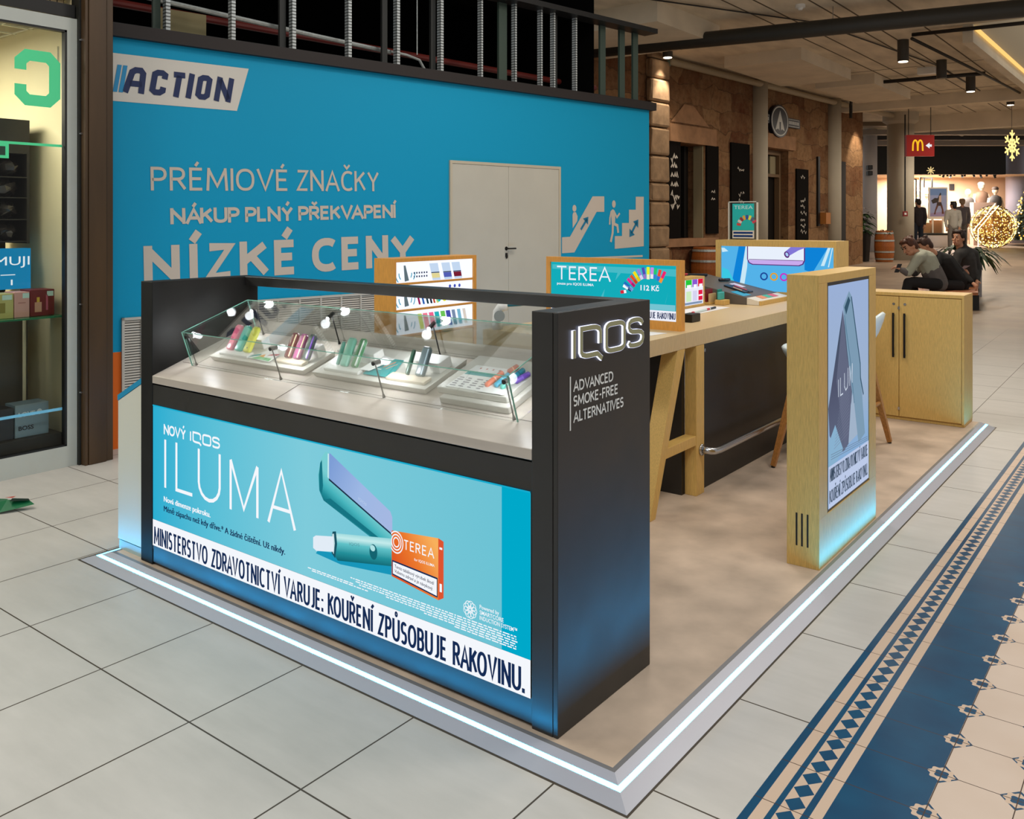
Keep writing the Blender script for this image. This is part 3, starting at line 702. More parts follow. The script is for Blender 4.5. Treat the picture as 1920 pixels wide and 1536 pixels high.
MB(BLACK).rbox((-2.449, .004, ZT + .012), (-.107, .03, .118), .003).build('kick_panel', ks)
TH = math.atan(.34547)
SLP = M.Translation((0, 0, .974)) @ M.Rotation(TH, 4, 'X')     # sloping worktop: (x, along slope, off slope)
def T_(x, s, n): return SLP @ V((x, s, n))
m = MB(mat('grey_ash', (186, 176, 164), .4, spec=.4, var=.08, scale=3, stretch=(.6, 6, 6)))
m.mesh([(-2.45, 0, .974), (-.106, 0, .974), (-.106, .64, .974 + .64 * .34547), (-2.45, .64, .974 + .64 * .34547), (-2.45, 0, .937), (-.106, 0, .937), (-.106, .64, 1.13), (-2.45, .64, 1.13)],
       [(0, 1, 2, 3), (7, 6, 5, 4), (0, 4, 5, 1), (1, 5, 6, 2), (2, 6, 7, 3), (3, 7, 4, 0)])
wt = m.build('worktop', ks, bevel=.002)
m = MB(mat('joint_grey', (120, 112, 104), .6)); m.box((-1.482, .001, .0004), (-1.479, .145, .0012), None, SLP)
for q in ((-2.42, .158, -.13, .161), (-2.42, .565, -.13, .568)): m.box((q[0], q[1], .0004), (q[2], q[3], .0012), None, SLP)
m.build('joint_line', wt)

# --- lit poster in the front
PF = Fr((0, 0, 0), (1, 0, 0), Z)
def grad_emit(name, stops, p0, axis, s=1.0):
    """printed colour blend along one axis"""
    m = bpy.data.materials.new(name); m.use_nodes = True; nt = m.node_tree; nt.nodes.remove(nt.nodes['Principled BSDF']); X.nt = nt
    g = nt.nodes.new('ShaderNodeNewGeometry'); sp_ = nt.nodes.new('ShaderNodeSeparateXYZ'); nt.links.new(g.outputs['Position'], sp_.inputs[0])
    r = nt.nodes.new('ShaderNodeValToRGB'); e = nt.nodes.new('ShaderNodeEmission'); e.inputs[1].default_value = s
    t = ramp(X(sp_.outputs[axis]), p0[0], p0[1]); nt.links.new(t.s, r.inputs[0])
    el = r.color_ramp.elements
    for i, (p, c) in enumerate(stops):
        q = el[i] if i < 2 else el.new(p)
        q.position = p; q.color = (*lin(c), 1)
    nt.links.new(r.outputs[0], e.inputs[0]); nt.links.new(e.outputs[0], nt.nodes['Material Output'].inputs[0])
    return m
def grad2(name, a, b, stops):
    """printed colour blend on the poster from point a to point b (x, z)"""
    m = bpy.data.materials.new(name); m.use_nodes = True; nt = m.node_tree; nt.nodes.remove(nt.nodes['Principled BSDF']); X.nt = nt
    g = nt.nodes.new('ShaderNodeNewGeometry'); s_ = nt.nodes.new('ShaderNodeSeparateXYZ'); nt.links.new(g.outputs['Position'], s_.inputs[0])
    dx, dz = b[0] - a[0], b[1] - a[1]; L2 = dx * dx + dz * dz
    t = (X(s_.outputs[0]) - a[0]) * (dx / L2) + (X(s_.outputs[2]) - a[1]) * (dz / L2)
    r = nt.nodes.new('ShaderNodeValToRGB'); nt.links.new(t.s, r.inputs[0]); el = r.color_ramp.elements
    for i, (p, c) in enumerate(stops):
        q = el[i] if i < 2 else el.new(p)
        q.position = p; q.color = (*lin(c), 1)
    e = nt.nodes.new('ShaderNodeEmission'); nt.links.new(r.outputs[0], e.inputs[0]); nt.links.new(e.outputs[0], nt.nodes['Material Output'].inputs[0])
    return m
m = MB(grad_emit('poster_cyan', [(0, (44, 176, 212)), (1, (108, 196, 214)), (.22, (92, 194, 218)), (.5, (128, 206, 222))], (-2.443, -.11), 0, .97)); m.rect(-2.443, .262, -.110, .826, PF, .0)
ps = m.build('lit_poster', ks)
EW = emi('poster_white', (244, 247, 252), 1.0); EI = emi('poster_ink', (22, 44, 84), 1.0); ET = emi('poster_teal_dark', (20, 90, 110), 1)
m = MB(emi('poster_band', (0, 172, 206), .95)); m.rect(-.234, .262, -.110, .826, PF, .0005); m.rect(-2.443, .826, -.11, .832, PF, .002, emi('poster_edge', (20, 170, 205), 1)); m.build('print', ps)
m = MB(EW); m.rect(-2.443, .132, -.110, .262, PF, .001)
stext(m, 'MINISTERSTVO ZDRAVOTNICTVÍ VARUJE: KOUŘENÍ ZPŮSOBUJE RAKOVINU.', PF, -2.431, -.133, .1425, .086, .0122, EI, c=.002, gap=.34)
m.build('warning_strip', ps)
def iqos(m, fr, x0, x1, z0, z1, w, c, depth=0, mt=None):
    """the four letters of the maker's sign; z0..z1 is cap height, q's tail hangs below"""
    W_ = x1 - x0; h = z1 - z0
    f = lambda a, b: (x0 + a * W_, z0 + b * h)
    m.stroke([f(.01, 0), f(.01, 1)], w, fr, mt, c, depth)
    def rr(a0, a1, r=.07, k=4):
        pts = []
        for cx, cz, t0 in ((a1 - r, 1 - r * 2.4, 0), (a0 + r, 1 - r * 2.4, 90), (a0 + r, r * 2.4, 180), (a1 - r, r * 2.4, 270)):
            for i in range(k + 1):
                t = math.radians(t0 + 90 * i / k); pts.append(f(cx + r * math.cos(t), cz + r * 2.4 * math.sin(t)))
        return pts
    q = rr(.10, .355)
    n = 5
    body = [f(.355, .40)] + q[0:5] + q[5:15] + [f(.30, 0), f(.36, -.20)]
    body = [f(.355, .36)] + q[0:15] + [f(.305, .0), f(.375, -.20)]
    q2 = []
    # q: straight top left corner
    q2 = [f(.355, .36), f(.355, .80), f(.34, .92), f(.30, .985), f(.25, 1.0), f(.10, 1.0), f(.10, .17), f(.115, .07), f(.16, .01), f(.20, 0), f(.315, 0), f(.38, -.22)]
    m.stroke(q2, w, fr, mt, c, depth)
    m.stroke(rr(.44, .70), w, fr, mt, c, depth, closed=True)
    s_ = [f(.985, .80), f(.965, .92), f(.93, .985), f(.89, 1), f(.85, 1), f(.80, .97), f(.775, .88), f(.77, .74), f(.785, .62), f(.82, .55), f(.87, .53), f(.91, .52), f(.96, .48), f(.985, .40), f(.99, .25), f(.975, .10), f(.94, .02), f(.89, 0), f(.84, 0), f(.79, .03), f(.77, .14)]
    m.stroke(s_, w, fr, mt, c, depth)
m = MB(EW)
stext(m, 'NOVÝ', PF, -2.343, -2.152, .699, .05, .0095, c=.002)
iqos(m, PF, -2.116, -1.880, .701, .745, .0095, .002)
# thin tall product letters
def thin(m, fr, path, w, c=.002): m.stroke(path, w, fr, c=c)
zb, zt_ = .438, .674; WL = .0165
thin(m, PF, [(-2.330, zb), (-2.330, zt_)], WL); thin(m, PF, [(-2.233, zt_), (-2.233, zb + .008), (-2.099, zb + .008)], WL)
u = [(-2.046, zt_), (-2.046, zb + .08)] + [(-1.963 - .083 * math.cos(PI * i / 8), zb + .083 - .076 * math.sin(PI * i / 8)) for i in range(1, 8)] + [(-1.880, zb + .08), (-1.880, zt_)]
thin(m, PF, u, WL); thin(m, PF, [(-1.796, zb), (-1.796, zt_ - .012)], WL); thin(m, PF, [(-1.600, zb), (-1.600, zt_ - .012)], WL)
thin(m, PF, [(-1.796, zt_ - .01), (-1.698, zb + .02), (-1.600, zt_ - .01)], WL)
thin(m, PF, [(-1.522, zb), (-1.434, zt_), (-1.344, zb)], WL); thin(m, PF, [(-1.494, zb + .072), (-1.374, zb + .072)], WL * .9)
[m.text('Nová dimenze pokroku.', PF, -2.343 + o_, -1.955 + o_, .369, .026, c=.002 + o_ * .1) for o_ in (0, .0018, .0036)]
m.text('Powered by', PF, -.332, -.245, .378, .014, c=.002, bold=.012); m.text('SMARTCORE', PF, -.332, -.225, .358, .0145, c=.002, bold=.01); m.text('INDUCTION SYSTEM™', PF, -.332, -.166, .339, .0145, c=.002, bold=.01)
for k_ in range(9):
    a = 2 * PI * k_ / 9; m.ring(-.376 + .018 * math.cos(a), .362 + .018 * math.sin(a), .012, .0145, PF, .002, n=12)
m.ring(-.376, .362, .010, .013, PF, .002, n=16)
random.seed(5)
for x0, x1, zz in ((-1.26, -.98, .300), (-1.235, -.90, .2925), (-1.0, -.17, .322), (-.97, -.17, .3135), (-.95, -.165, .305), (-.80, -.17, .2965), (-.60, -.17, .288), (-.45, -.17, .280)):
    x = x0
    while x < x1:
        l_ = random.uniform(.008, .03); m.rect(x, zz, min(x + l_, x1), zz + .0042, PF, .0018); x += l_ + .005
m.build('lettering', ps)
m = MB(EI); [m.text('Méně zápachu než kdy dříve.* A žádné čištění. Už nikdy.', PF, -2.343 + o_, -1.411 + o_, .321, .027, c=.002 + o_ * .1) for o_ in (0, .0016, .0032)]; m.build('lettering', ps)
# pictures of the device, its holder and the orange pack
m = MB(); c0 = .0015
m.cur = grad2('art_teal', (-1.0, .53), (-.955, .635), [(0, (18, 110, 124)), (1, (120, 206, 210)), (.25, (34, 140, 152)), (.55, (70, 180, 188))]); m.poly([(-1.162, .600), (-.765, .470), (-.765, .548), (-1.125, .690), (-1.125, .798), (-1.150, .802), (-1.180, .765), (-1.195, .70), (-1.188, .635)], PF, c0)
m.cur = emi('art_teal_dark', (22, 116, 130)); m.poly([(-1.187, .640), (-1.172, .625), (-1.165, .66), (-1.172, .765), (-1.183, .75), (-1.190, .70)], PF, c0 + .0003)
m.poly([(-1.155, .606), (-1.11, .588), (-.80, .487), (-.765, .478), (-.765, .492), (-1.12, .616)], PF, c0 + .0003)
m.cur = emi('art_pale', (196, 232, 236)); m.poly([(-1.137, .70), (-1.129, .695), (-1.127, .797), (-1.136, .797)], PF, c0 + .0006)
m.cur = emi('art_navy', (30, 42, 70)); m.poly([(-1.129, .689), (-.765, .541), (-.765, .548), (-1.129, .697)], PF, c0 + .0006)
m.cur = grad2('art_lilac', (-1.12, .75), (-.77, .58), [(0, (126, 158, 214)), (1, (166, 184, 226)), (.5, (158, 184, 228))]); m.poly([(-1.127, .697), (-.765, .549), (-.765, .612), (-.775, .632), (-1.119, .799), (-1.127, .799)], PF, c0 + .0009)
m.text('IQOS', Fr(PF(-.955, .645), V((1, 0, -.40)), V((.40, 0, 1))), 0, .05, 0, .010, emi('art_lilac2', (186, 205, 236)), c=c0 + .0012)
m.cur = emi('art_shadow', (24, 150, 186)); m.poly([(-1.21, .372), (-1.06, .362), (-.767, .39), (-.767, .43), (-1.1, .40), (-1.2, .385)], PF, c0 - .0002)
m.cur = grad2('art_holder', (-.90, .398), (-.915, .510), [(0, (14, 96, 108)), (1, (150, 214, 218)), (.3, (36, 144, 154)), (.62, (96, 194, 200)), (.82, (196, 236, 236))]); m.poly([(-1.085, .482), (-.767, .530), (-.767, .424), (-1.075, .374), (-1.105, .40), (-1.108, .455)], PF, c0 + .001)
m.cur = emi('art_bore', (26, 82, 98)); m.poly([(-1.105, .485), (-1.085, .49), (-1.078, .44), (-1.09, .38), (-1.11, .395), (-1.118, .44)], PF, c0 + .0013)
m.cur = emi('art_bore2', (196, 222, 226)); m.poly([(-1.107, .475), (-1.097, .478), (-1.092, .44), (-1.098, .395), (-1.108, .405), (-1.113, .44)], PF, c0 + .0015)
m.cur = emi('art_stick', (226, 236, 246)); m.poly([(-1.225, .436), (-1.208, .447), (-1.10, .466), (-1.098, .405), (-1.205, .384), (-1.225, .392)], PF, c0 + .0017)
m.cur = emi('art_button', (20, 100, 112)); m.disc(-.868, .456, .022, .030, PF, c0 + .0015); m.disc(-.872, .470, .014, .012, PF, c0 + .0017, emi('art_holder_hi', (176, 226, 228)))
m.text('IQOS', Fr(PF(-1.005, .452), V((1, 0, .14)), V((-.14, 0, 1))), 0, .06, 0, .011, emi('art_bore3', (90, 150, 160)), c=c0 + .0016)
m.build('device_picture', ps)
m = MB(); c0 = .0035
m.cur = grad2('art_orange', (-.74, .44), (-.56, .58), [(0, (222, 88, 34)), (1, (248, 176, 92)), (.45, (236, 122, 46))]); m.poly([(-.767, .387), (-.527, .357), (-.527, .584), (-.767, .562)], PF, c0)
m.cur = emi('art_red', (222, 84, 48)); m.poly([(-.527, .357), (-.501, .371), (-.501, .577), (-.527, .584)], PF, c0)
m.cur = EI; m.poly([(-.764, .394), (-.530, .365), (-.530, .438), (-.764, .450)], PF, c0 + .0004)
m.cur = EW; m.poly([(-.760, .399), (-.534, .371), (-.534, .432), (-.760, .444)], PF, c0 + .0006)
m.text('Tento tabákový výrobek škodí', Fr(PF(-.752, .424), V((1, 0, -.08)), V((.08, 0, 1))), 0, .205, 0, .0125, emi('art_ink2', (60, 66, 90)), c=c0 + .0008, bold=.01)
m.text('Vašemu zdraví a je návykový.', Fr(PF(-.752, .406), V((1, 0, -.10)), V((.10, 0, 1))), 0, .200, 0, .0125, emi('art_ink2', (60, 66, 90)), c=c0 + .0008, bold=.01)
stext(m, 'TEREA', PF, -.703, -.547, .505, .037, .0048, EW, c=c0 + .0006, gap=.3); m.text('for IQOS ILUMA', PF, -.648, -.545, .474, .010, EW, c=c0 + .0006, bold=.01)
for r_ in (.013, .023, .033): m.ring(-.742, .522, r_, r_ + .0045, PF, c0 + .0006, EW, n=24, sy=1.15, t0=-2.45 if r_ > .025 else 0, t1=2.45 if r_ > .025 else 2 * PI)
m.rect(-.520, .39, -.509, .42, PF, c0 + .0006, EW); m.rect(-.521, .545, -.507, .553, PF, c0 + .0006, EW)
m.build('pack_picture', ps)
# --- glowing letters and slogan on the side
QF = Fr((0, 0, 0), (0, 1, 0), Z)
lt = MB(mat('letter_face', (150, 148, 112), .45)); iqos(lt, QF, .084, .565, 1.281, 1.376, .0172, .0085)
lf = lt.build('letter_face', sp)
g_ = MB(emi('letter_glow', (222, 226, 255), 1.7)); iqos(g_, QF, .084, .565, 1.281, 1.376, .0192, .001, .007); g_.build('letter_glow', sp)
m = MB(mat('slogan_white', (226, 226, 220), .5)); m.rect(.071, 1.039, .078, 1.221, QF, .001)
[stext(m, s_, QF, .093, x_, z_, .037, .0062, c=.001, gap=.22) for s_, x_, z_ in (('ADVANCED', .352, 1.167), ('SMOKE-FREE', .386, 1.116), ('ALTERNATIVES', .426, 1.062))]
m.build('lettering', sp)

# --- glass case on the worktop
gc = thing('glass_case', 'frameless glass case standing on the sloping grey kiosk worktop', 'display case', T_(-1.28, .14, .0015), (TH, 0, 0))
GL = glassy('case_glass', (252, 254, 253), .42); GE = mat('case_edge', (120, 176, 158), .2, spec=.6)
x0, x1, s0, s1, hh, tt = -2.302, -.262, .1375, .545, .185, .005
def pane(lo, hi): MB(GL).box(lo, hi, None, SLP).build('pane', gc)
pane((x0, s0, .0015), (x1, s0 + tt, hh)); pane((x0, s1 - tt, .0015), (x1, s1, hh))
pane((x0, s0 + tt, .0015), (x0 + tt, s1 - tt, hh)); pane((x1 - tt, s0 + tt, .0015), (x1, s1 - tt, hh)); pane((x0, s0, hh), (x1, s1, hh + tt))
m = MB(GE); e = .0022
for a, b in (((x0, s0, hh), (x1, s0, hh)), ((x0, s1, hh), (x1, s1, hh)), ((x0, s0, hh), (x0, s1, hh)), ((x1, s0, hh), (x1, s1, hh)), ((x0, s0, .003), (x0, s0, hh)), ((x1, s0, .003), (x1, s0, hh)), ((x0, s1, .003), (x0, s1, hh)), ((x1, s1, .003), (x1, s1, hh))):
    m.box((min(a[0], b[0]) - e, min(a[1], b[1]) - e, min(a[2], b[2]) + .0005), (max(a[0], b[0]) + e, max(a[1], b[1]) + e, max(a[2], b[2]) + e), None, SLP)
m.build('edges', gc)
# --- slim lamps
LMP = emi('lamp_white', (240, 244, 255), 9)
def lamp(x, s, face, label):
    b = T_(x, s, .001)
    t = thing('rod_lamp', label, 'lamp', b, (TH, 0, 0), 'slim rod lamps in the glass case')
    m = MB(DKMETAL); m.cyl((0, 0, 0), (0, 0, .015), .007, .004); m.cyl((0, 0, .012), (0, 0, .150), .0032); m.build('rod', t, local=True)
    m = MB(DKMETAL); m.cyl((0, -.012 * face, .158), (0, .026 * face, .148), .0095, .0095); m.build('head', t, local=True)
    m = MB(LMP); m.ball((0, .029 * face, .1475), .0085, n=10); m.build('bulb', t, local=True, smooth=True)
    p = SLP @ V((x, s + .05 * face, .14)); point('case_lamp', p, 1.7, (.92, .94, 1), .022)
for i, x in enumerate((-2.288, -1.623, -.960, -.290)):
    lamp(x, .153, 1, ('slim black rod lamp at the left front corner inside the glass case', 'slim front rod lamp before the purple and brown devices', 'slim front rod lamp before the mint device tray', 'slim front rod lamp beside the glass case corner nearest the glowing letters')[i])
for i, x in enumerate((-2.224, -1.63, -.97)):
    lamp(x, .528, -1, ('bright rod lamp at the rear of the glass case near the black side panel', 'bright rear rod lamp in the middle of the glass case', 'rear rod lamp before the lit wooden shelf unit')[i])

# --- trays and devices
TRAYM = mat('tray_grey', (206, 203, 194), .4); PAD = mat('tray_pad', (228, 226, 220), .5)
def tray(xa, xb, sa, sb, label, pads, extra=None):
    t = thing('product_tray', label, 'tray', T_((xa + xb) / 2, (sa + sb) / 2, .001), (TH, 0, 0), 'product trays on the kiosk worktop')
    m = MB(TRAYM)
    pr = lambda z: [T_(xa - .012 * (z > .02), sa - .008 * (z > .02), z), T_(xb + .012 * (z > .02), sa - .008 * (z > .02), z), T_(xb + .012 * (z > .02), sb, z), T_(xa - .012 * (z > .02), sb, z)]
    m.loft([pr(.002), pr(.030)]); m.build('base', t, bevel=.002)
    for (pa, pb, qa, qb, ph, pm) in pads:
        MB(pm).rbox((pa, qa, .0302), (pb, qb, .030 + ph), .003, None, SLP).build('holder_block', t)
    return t
WARM = mat('tray_cream', (214, 200, 178), .5)
t1 = tray(-2.235, -1.535, .215, .41, 'grey tray with pink, teal, yellow and brown devices', [(-2.19, -1.965, .23, .275, .014, PAD), (-1.76, -1.56, .235, .275, .014, WARM), (-2.19, -1.965, .335, .38, .05, PAD), (-1.76, -1.545, .325, .375, .05, PAD)])
t2 = tray(-1.455, -.785, .218, .485, 'grey tray with mint and grey devices around a teal card', [(-1.41, -1.19, .235, .275, .014, PAD), (-1.02, -.80, .235, .285, .014, WARM), (-1.42, -1.18, .34, .40, .05, PAD), (-1.0, -.80, .34, .42, .045, PAD)])
t3 = thing('product_tray', 'double stacked white tray with price leaflet and coloured sticks', 'tray', T_(-.52, .3, .001), (TH, 0, 0), 'product trays on the kiosk worktop')
MB(TRAYM).rbox((-.672, .178, .001), (-.330, .45, .028), .004, None, SLP).build('base', t3)
MB(TRAYM).rbox((-.700, .205, .0285), (-.352, .485, .056), .004, None, SLP).build('base', t3)
def card(name, pts, n, m_, label, thick=.002, cat='leaflet'):
    t = thing(name, label, cat, T_(pts[0][0], pts[0][1], n), (TH, 0, 0))
    m = MB(m_); A = [T_(a, b, n) for a, b in pts]; B = [T_(a, b, n + thick) for a, b in pts]; m.loft([A, B]); m.build('sheet', t)
    return t
SFm = lambda x, s, n: Fr(T_(x, s, n), (1, 0, 0), T_(0, 1, 0) - T_(0, 0, 0))
TEAL = mat('print_teal', (0, 150, 152), .4); CARDW = mat('card_white', (238, 238, 236), .5)
t = card('price_leaflet', [(-.66, .215), (-.40, .215), (-.385, .40), (-.645, .40)], .0565, CARDW, 'white price leaflet with teal header on the double tray')
m = MB(TEAL); f_ = SFm(-.66, .215, .0588); m.poly([(.012, .105), (.20, .105), (.203, .135), (.015, .135)], f_, 0)
ink = mat('ink_grey', (96, 92, 104), .6)
for i in range(5):
    for j in range(4): m.rect(.01 + j * .045, .012 + i * .016, .01 + j * .045 + .03 - .006 * ((i + j) % 3), .018 + i * .016, f_, 0, ink)
for j in range(4): m.rect(.05 + j * .032, .158, .058 + j * .032, .168, f_, 0, mat('ink_orange', (196, 110, 90), .5))
m.build('print', t)
ZC = [('zigzag card', None)]
m = MB(CARDW); zz = SFm(-.50, .207, .0595)
m.poly([(.0, 0.0), (.135, .0), (.135, .06), (.118, .035), (.09, .065), (.063, .035), (.035, .065), (.012, .03)], zz, .0015); o = m.build('zigzag_card'); tag(o, 'white card with zigzag edge under the coloured sticks', 'card')
def stick(x, s, ang, ln, rgb, rgb2, label, n=.066, w=.011):
    t = thing('tobacco_stick', label, 'stick', T_(x, s, n), group='coloured sticks on the double tray')
    d = V((math.sin(ang), math.cos(ang)))
    def p(k, dn): return T_(x + d.x * k, s + d.y * k, n + dn)
    MB(mat('stick_%d_%d_%d' % rgb, rgb, .4)).tube([p(0, 0), p(.004, 0), p(ln * .5, .004), p(ln - .004, .008), p(ln, .008)], [w * .5, w, w, w, w * .5], n=12).build('wrap', t, smooth=True)
    MB(mat('stick_%d_%d_%d' % rgb2, rgb2, .4)).tube([p(ln * .46, .0037), p(ln * .53, .0043)], w * 1.04, n=12).build('band', t, smooth=True)
stick(-.477, .245, .12, .10, (226, 112, 70), (240, 190, 170), 'orange stick on the double tray')
stick(-.437, .252, .1, .085, (20, 158, 190), (140, 210, 220), 'bright blue stick beside the orange stick')
stick(-.402, .244, .1, .06, (70, 176, 160), (150, 210, 190), 'small mint stick behind the front lamp rod')
stick(-.405, .325, .25, .062, (14, 124, 146), (20, 70, 90), 'dark teal stick at the rear of the double tray')
stick(-.378, .300, .45, .07, (96, 62, 160), (120, 90, 180), 'purple stick at the right edge of the double tray')
stick(-.46, .365, .5, .05, (170, 84, 50), (220, 170, 120), 'brown stick lying at the top of the price leaflet', n=.064)
t = card('teal_card', [(-1.165, .245), (-1.0, .245), (-1.06, .395), (-1.215, .395)], .036, TEAL, 'teal card with orange streaks in the mint device tray')
m = MB(CARDW); f_ = SFm(-1.165, .245, .0385); m.text('TEREA', f_, -.02, .055, .10, .017, c=0); m.rect(.02, .05, .06, .056, f_, 0)
m.stroke([(.055, .07), (.08, .125)], .008, f_, mat('ink_or2', (226, 120, 60), .5)); m.stroke([(.08, .06), (.105, .11)], .006, f_, mat('ink_or3', (236, 170, 140), .5)); m.build('print', t)
t = card('white_card', [(-1.20, .26), (-1.14, .26), (-1.10, .38), (-1.19, .40)], .0455, CARDW, 'white folded card between the mint devices and the teal card')
t = card('folded_leaflet', [(-1.965, .235), (-1.79, .225), (-1.80, .30), (-1.90, .36)], .034, CARDW, 'white leaflet with colourful corner between the yellow and brown devices')
m = MB(mat('ink_green', (96, 176, 110), .5)); f_ = SFm(-1.965, .235, .0365)
m.poly([(.03, .0), (.17, -.006), (.16, .02), (.06, .025)], f_, 0); m.poly([(.0, .005), (.06, .03), (.05, .05), (.01, .03)], f_, .0004, TEAL); m.poly([(.05, .028), (.1, .02), (.08, .05)], f_, .0004, mat('ink_or4', (220, 150, 60), .5)); m.poly([(.10, .04), (.165, .05), (.165, .07), (.12, .06)], f_, .0004, mat('ink_red', (180, 50, 60), .5)); m.build('print', t)
def device(x, s, tilt, ln, w, dp, rgb, label, stripe=None, rz=0):
    b = T_(x, s, .046)
    t = thing('heating_device', label, 'device', b, (math.radians(tilt) - PI / 2, rz, 0), 'tobacco heating devices on the trays')
    MB(mat('dev_%d_%d_%d' % rgb, rgb, .3, coat=.3)).rbox((-w / 2, -dp / 2, 0), (w / 2, dp / 2, ln), min(w, dp) * .42, seg=4).build('body', t, smooth=True, local=True)
    m = MB(mat('dev_cap_%d_%d_%d' % rgb, tuple(int(c * .82 + 30) for c in rgb), .3)); m.rbox((-w * .36, -dp * .36, ln - .004), (w * .36, dp * .36, ln + .004), .003); m.build('cap', t, local=True)
    if stripe: MB(mat('dev_s_%d_%d_%d' % stripe, stripe, .3)).rbox((w * .28, -dp / 2 - .001, .006), (w * .42, dp / 2 - .001, ln - .006), .001).build('side_stripe', t, local=True)
    return t
device(-2.140, .262, 61, .130, .050, .024, (232, 110, 140), 'pink device on the tray, leftmost of the bright three')
device(-2.072, .262, 61, .130, .050, .024, (60, 190, 170), 'turquoise device between the pink and the yellow one')
t = device(-2.004, .262, 61, .130, .050, .024, (222, 222, 40), 'yellow device beside the turquoise one'); m = MB(DKMETAL); m.disc(.006, .02, .004, .004, Fr((0, -.0122, 0), (1, 0, 0), Z)); m.build('charging_port', t, local=True)
device(-1.695, .266, 64, .120, .044, .024, (104, 44, 44), 'dark brown device on the same tray as the yellow one', (226, 210, 170))
device(-1.632, .266, 64, .120, .044, .024, (150, 74, 116), 'mauve device between the brown and the purple edged one', (236, 220, 176))
device(-1.567, .268, 66, .120, .040, .024, (56, 74, 68), 'dark green device with a purple edge strip', (150, 90, 220))
device(-1.352, .270, 68, .103, .018, .018, (110, 180, 160), 'slim mint device on the middle tray')
device(-1.307, .266, 64, .128, .046, .024, (136, 204, 180), 'wide mint green device on the middle tray')
device(-1.243, .268, 62, .130, .036, .024, (78, 140, 92), 'green device with a white side strip on the middle tray', (240, 244, 240))
device(-.925, .272, 66, .105, .018, .018, (34, 78, 58), 'slim dark green device on the middle tray')
device(-.855, .274, 66, .122, .046, .024, (98, 114, 118), 'grey device at the end of the middle tray', (176, 196, 206))
# --- white side cabinet behind the kiosk
wc = thing('side_cabinet', 'white sloping topped cabinet panel with blue edge beside the black kiosk', 'cabinet', (-2.68, .2, ZT))
F0 = Fr((0, .013, 0), (1, 0, 0), Z)
MB(mat('cab_white', (214, 214, 200), .5)).prism([(-2.80, .085), (-2.557, .085), (-2.557, .925), (-2.80, .805)], F0, -.6, 0).build('body', wc, bevel=.002)
MB(mat('cab_blue', (16, 142, 186), .5)).prism([(-2.802, .806), (-2.557, .927), (-2.557, .955), (-2.802, .834)], F0, -.6, .002).build('top_edge', wc)
MB(mat('cab_plinth', (176, 200, 200), .5)).prism([(-2.795, ZT), (-2.557, ZT), (-2.557, .078), (-2.795, .078)], F0, -.58, -.004).build('plinth', wc)
# ------------------------------------------------------------------ wooden bar counter
ct = thing('bar_counter', 'long oak bar counter with slanted leg, black front panel and chrome foot rail', 'counter', (-1.1, 3.5, ZT))
CZ = 1.064
MB(OAKTOP).rbox((-1.88, 1.90, .968), (-.782, 2.502, CZ), .002).build('desk_top', ct)
m = MB(OAKTOP); m.rbox((-1.52, 2.504, .968), (-.782, 5.10, CZ), .002); m.build('worktop', ct)
CF = Fr((-.782, 0, 0), (0, 1, 0), Z)
MB(OAK).prism([(2.06, ZT), (2.125, ZT), (2.503, .967), (2.404, .967)], CF, -.105, 0).build('slanted_leg', ct, bevel=.002)
MB(OAK).rbox((-.862, 2.655, ZT), (-.782, 2.768, .967), .003).build('leg', ct)
MB(OAK).prism([(2.24, .349), (2.655, .349), (2.655, .408), (2.266, .408)], CF, -.08, -.002).build('crossbar', ct, bevel=.002)
MB(OAK).rbox((-.862, 4.96, ZT), (-.782, 5.08, .967), .003).build('leg', ct)
m = MB(mat('panel_black', (34, 29, 24), .45, spec=.4, var=.3, scale=3)); m.box((-.86, 2.77, ZT), (-.822, 4.96, .967)); m.box((-1.86, 2.62, ZT), (-1.52, 2.66, .967)); m.box((-1.52, 2.62, ZT), (-.865, 2.66, .967)); fp = m.build('front_panel', ct)
m = MB(STEEL); m.disc(2.86, .915, .012, .012, Fr((-.821, 0, 0), (0, 1, 0), Z)); m.build('screw_cap', fp)
m = MB(STEEL)
m.cyl((-.782, 2.725, .31), (-.772, 2.725, .31), .036, m=STEEL, n=20)
pp = [(-.775, 2.725, .31)] + [(-.70 + .07 * math.sin(a) - .0, 2.725 + .09 * (1 - math.cos(a)), .31) for a in []]
pp += [(-.75, 2.726, .309), (-.725, 2.74, .306), (-.712, 2.77, .303), (-.706, 2.83, .30), (-.706, 4.89, .30), (-.712, 4.96, .30), (-.725, 5.0, .30), (-.782, 5.02, .30)]
m.tube(pp, .022, n=14); m.build('foot_rail', ct, smooth=True)

# ------------------------------------------------------------------ illuminated counter sign
sg = thing('counter_sign', 'glow tinted amber wooden sign box with teal poster of coloured sticks standing on the counter', 'sign', (-1.34, 2.57, CZ))
m = MB(AMBER)
TX0, TX1, TZ0, TZ1 = -1.851, -.832, CZ, 1.502
ix0, ix1, iz0, iz1 = -1.818, -.868, 1.12, 1.467
for q in ((TX0, TZ0, TX1, iz0), (TX0, iz1, TX1, TZ1), (TX0, iz0, ix0, iz1), (ix1, iz0, TX1, iz1)): m.box((q[0], 2.55, q[1]), (q[2], 2.598, q[3]))
m.box((ix0, 2.565, iz0), (ix1, 2.598, iz1)); m.build('frame', sg)
TF = Fr((0, 2.563, 0), (1, 0, 0), Z)
ETQ = emi('sign_teal', (20, 176, 190), .95); ESK = emi('sign_sky', (120, 200, 214), .95)
m = MB(ETQ); m.rect(ix0, iz0, ix1, iz1, TF, 0); m.cur = emi('sign_mist', (74, 190, 202), .95); m.poly([(ix0 + .01, 1.42), (ix1, 1.40), (ix1, 1.445), (ix0 + .01, 1.45)], TF, .0005)
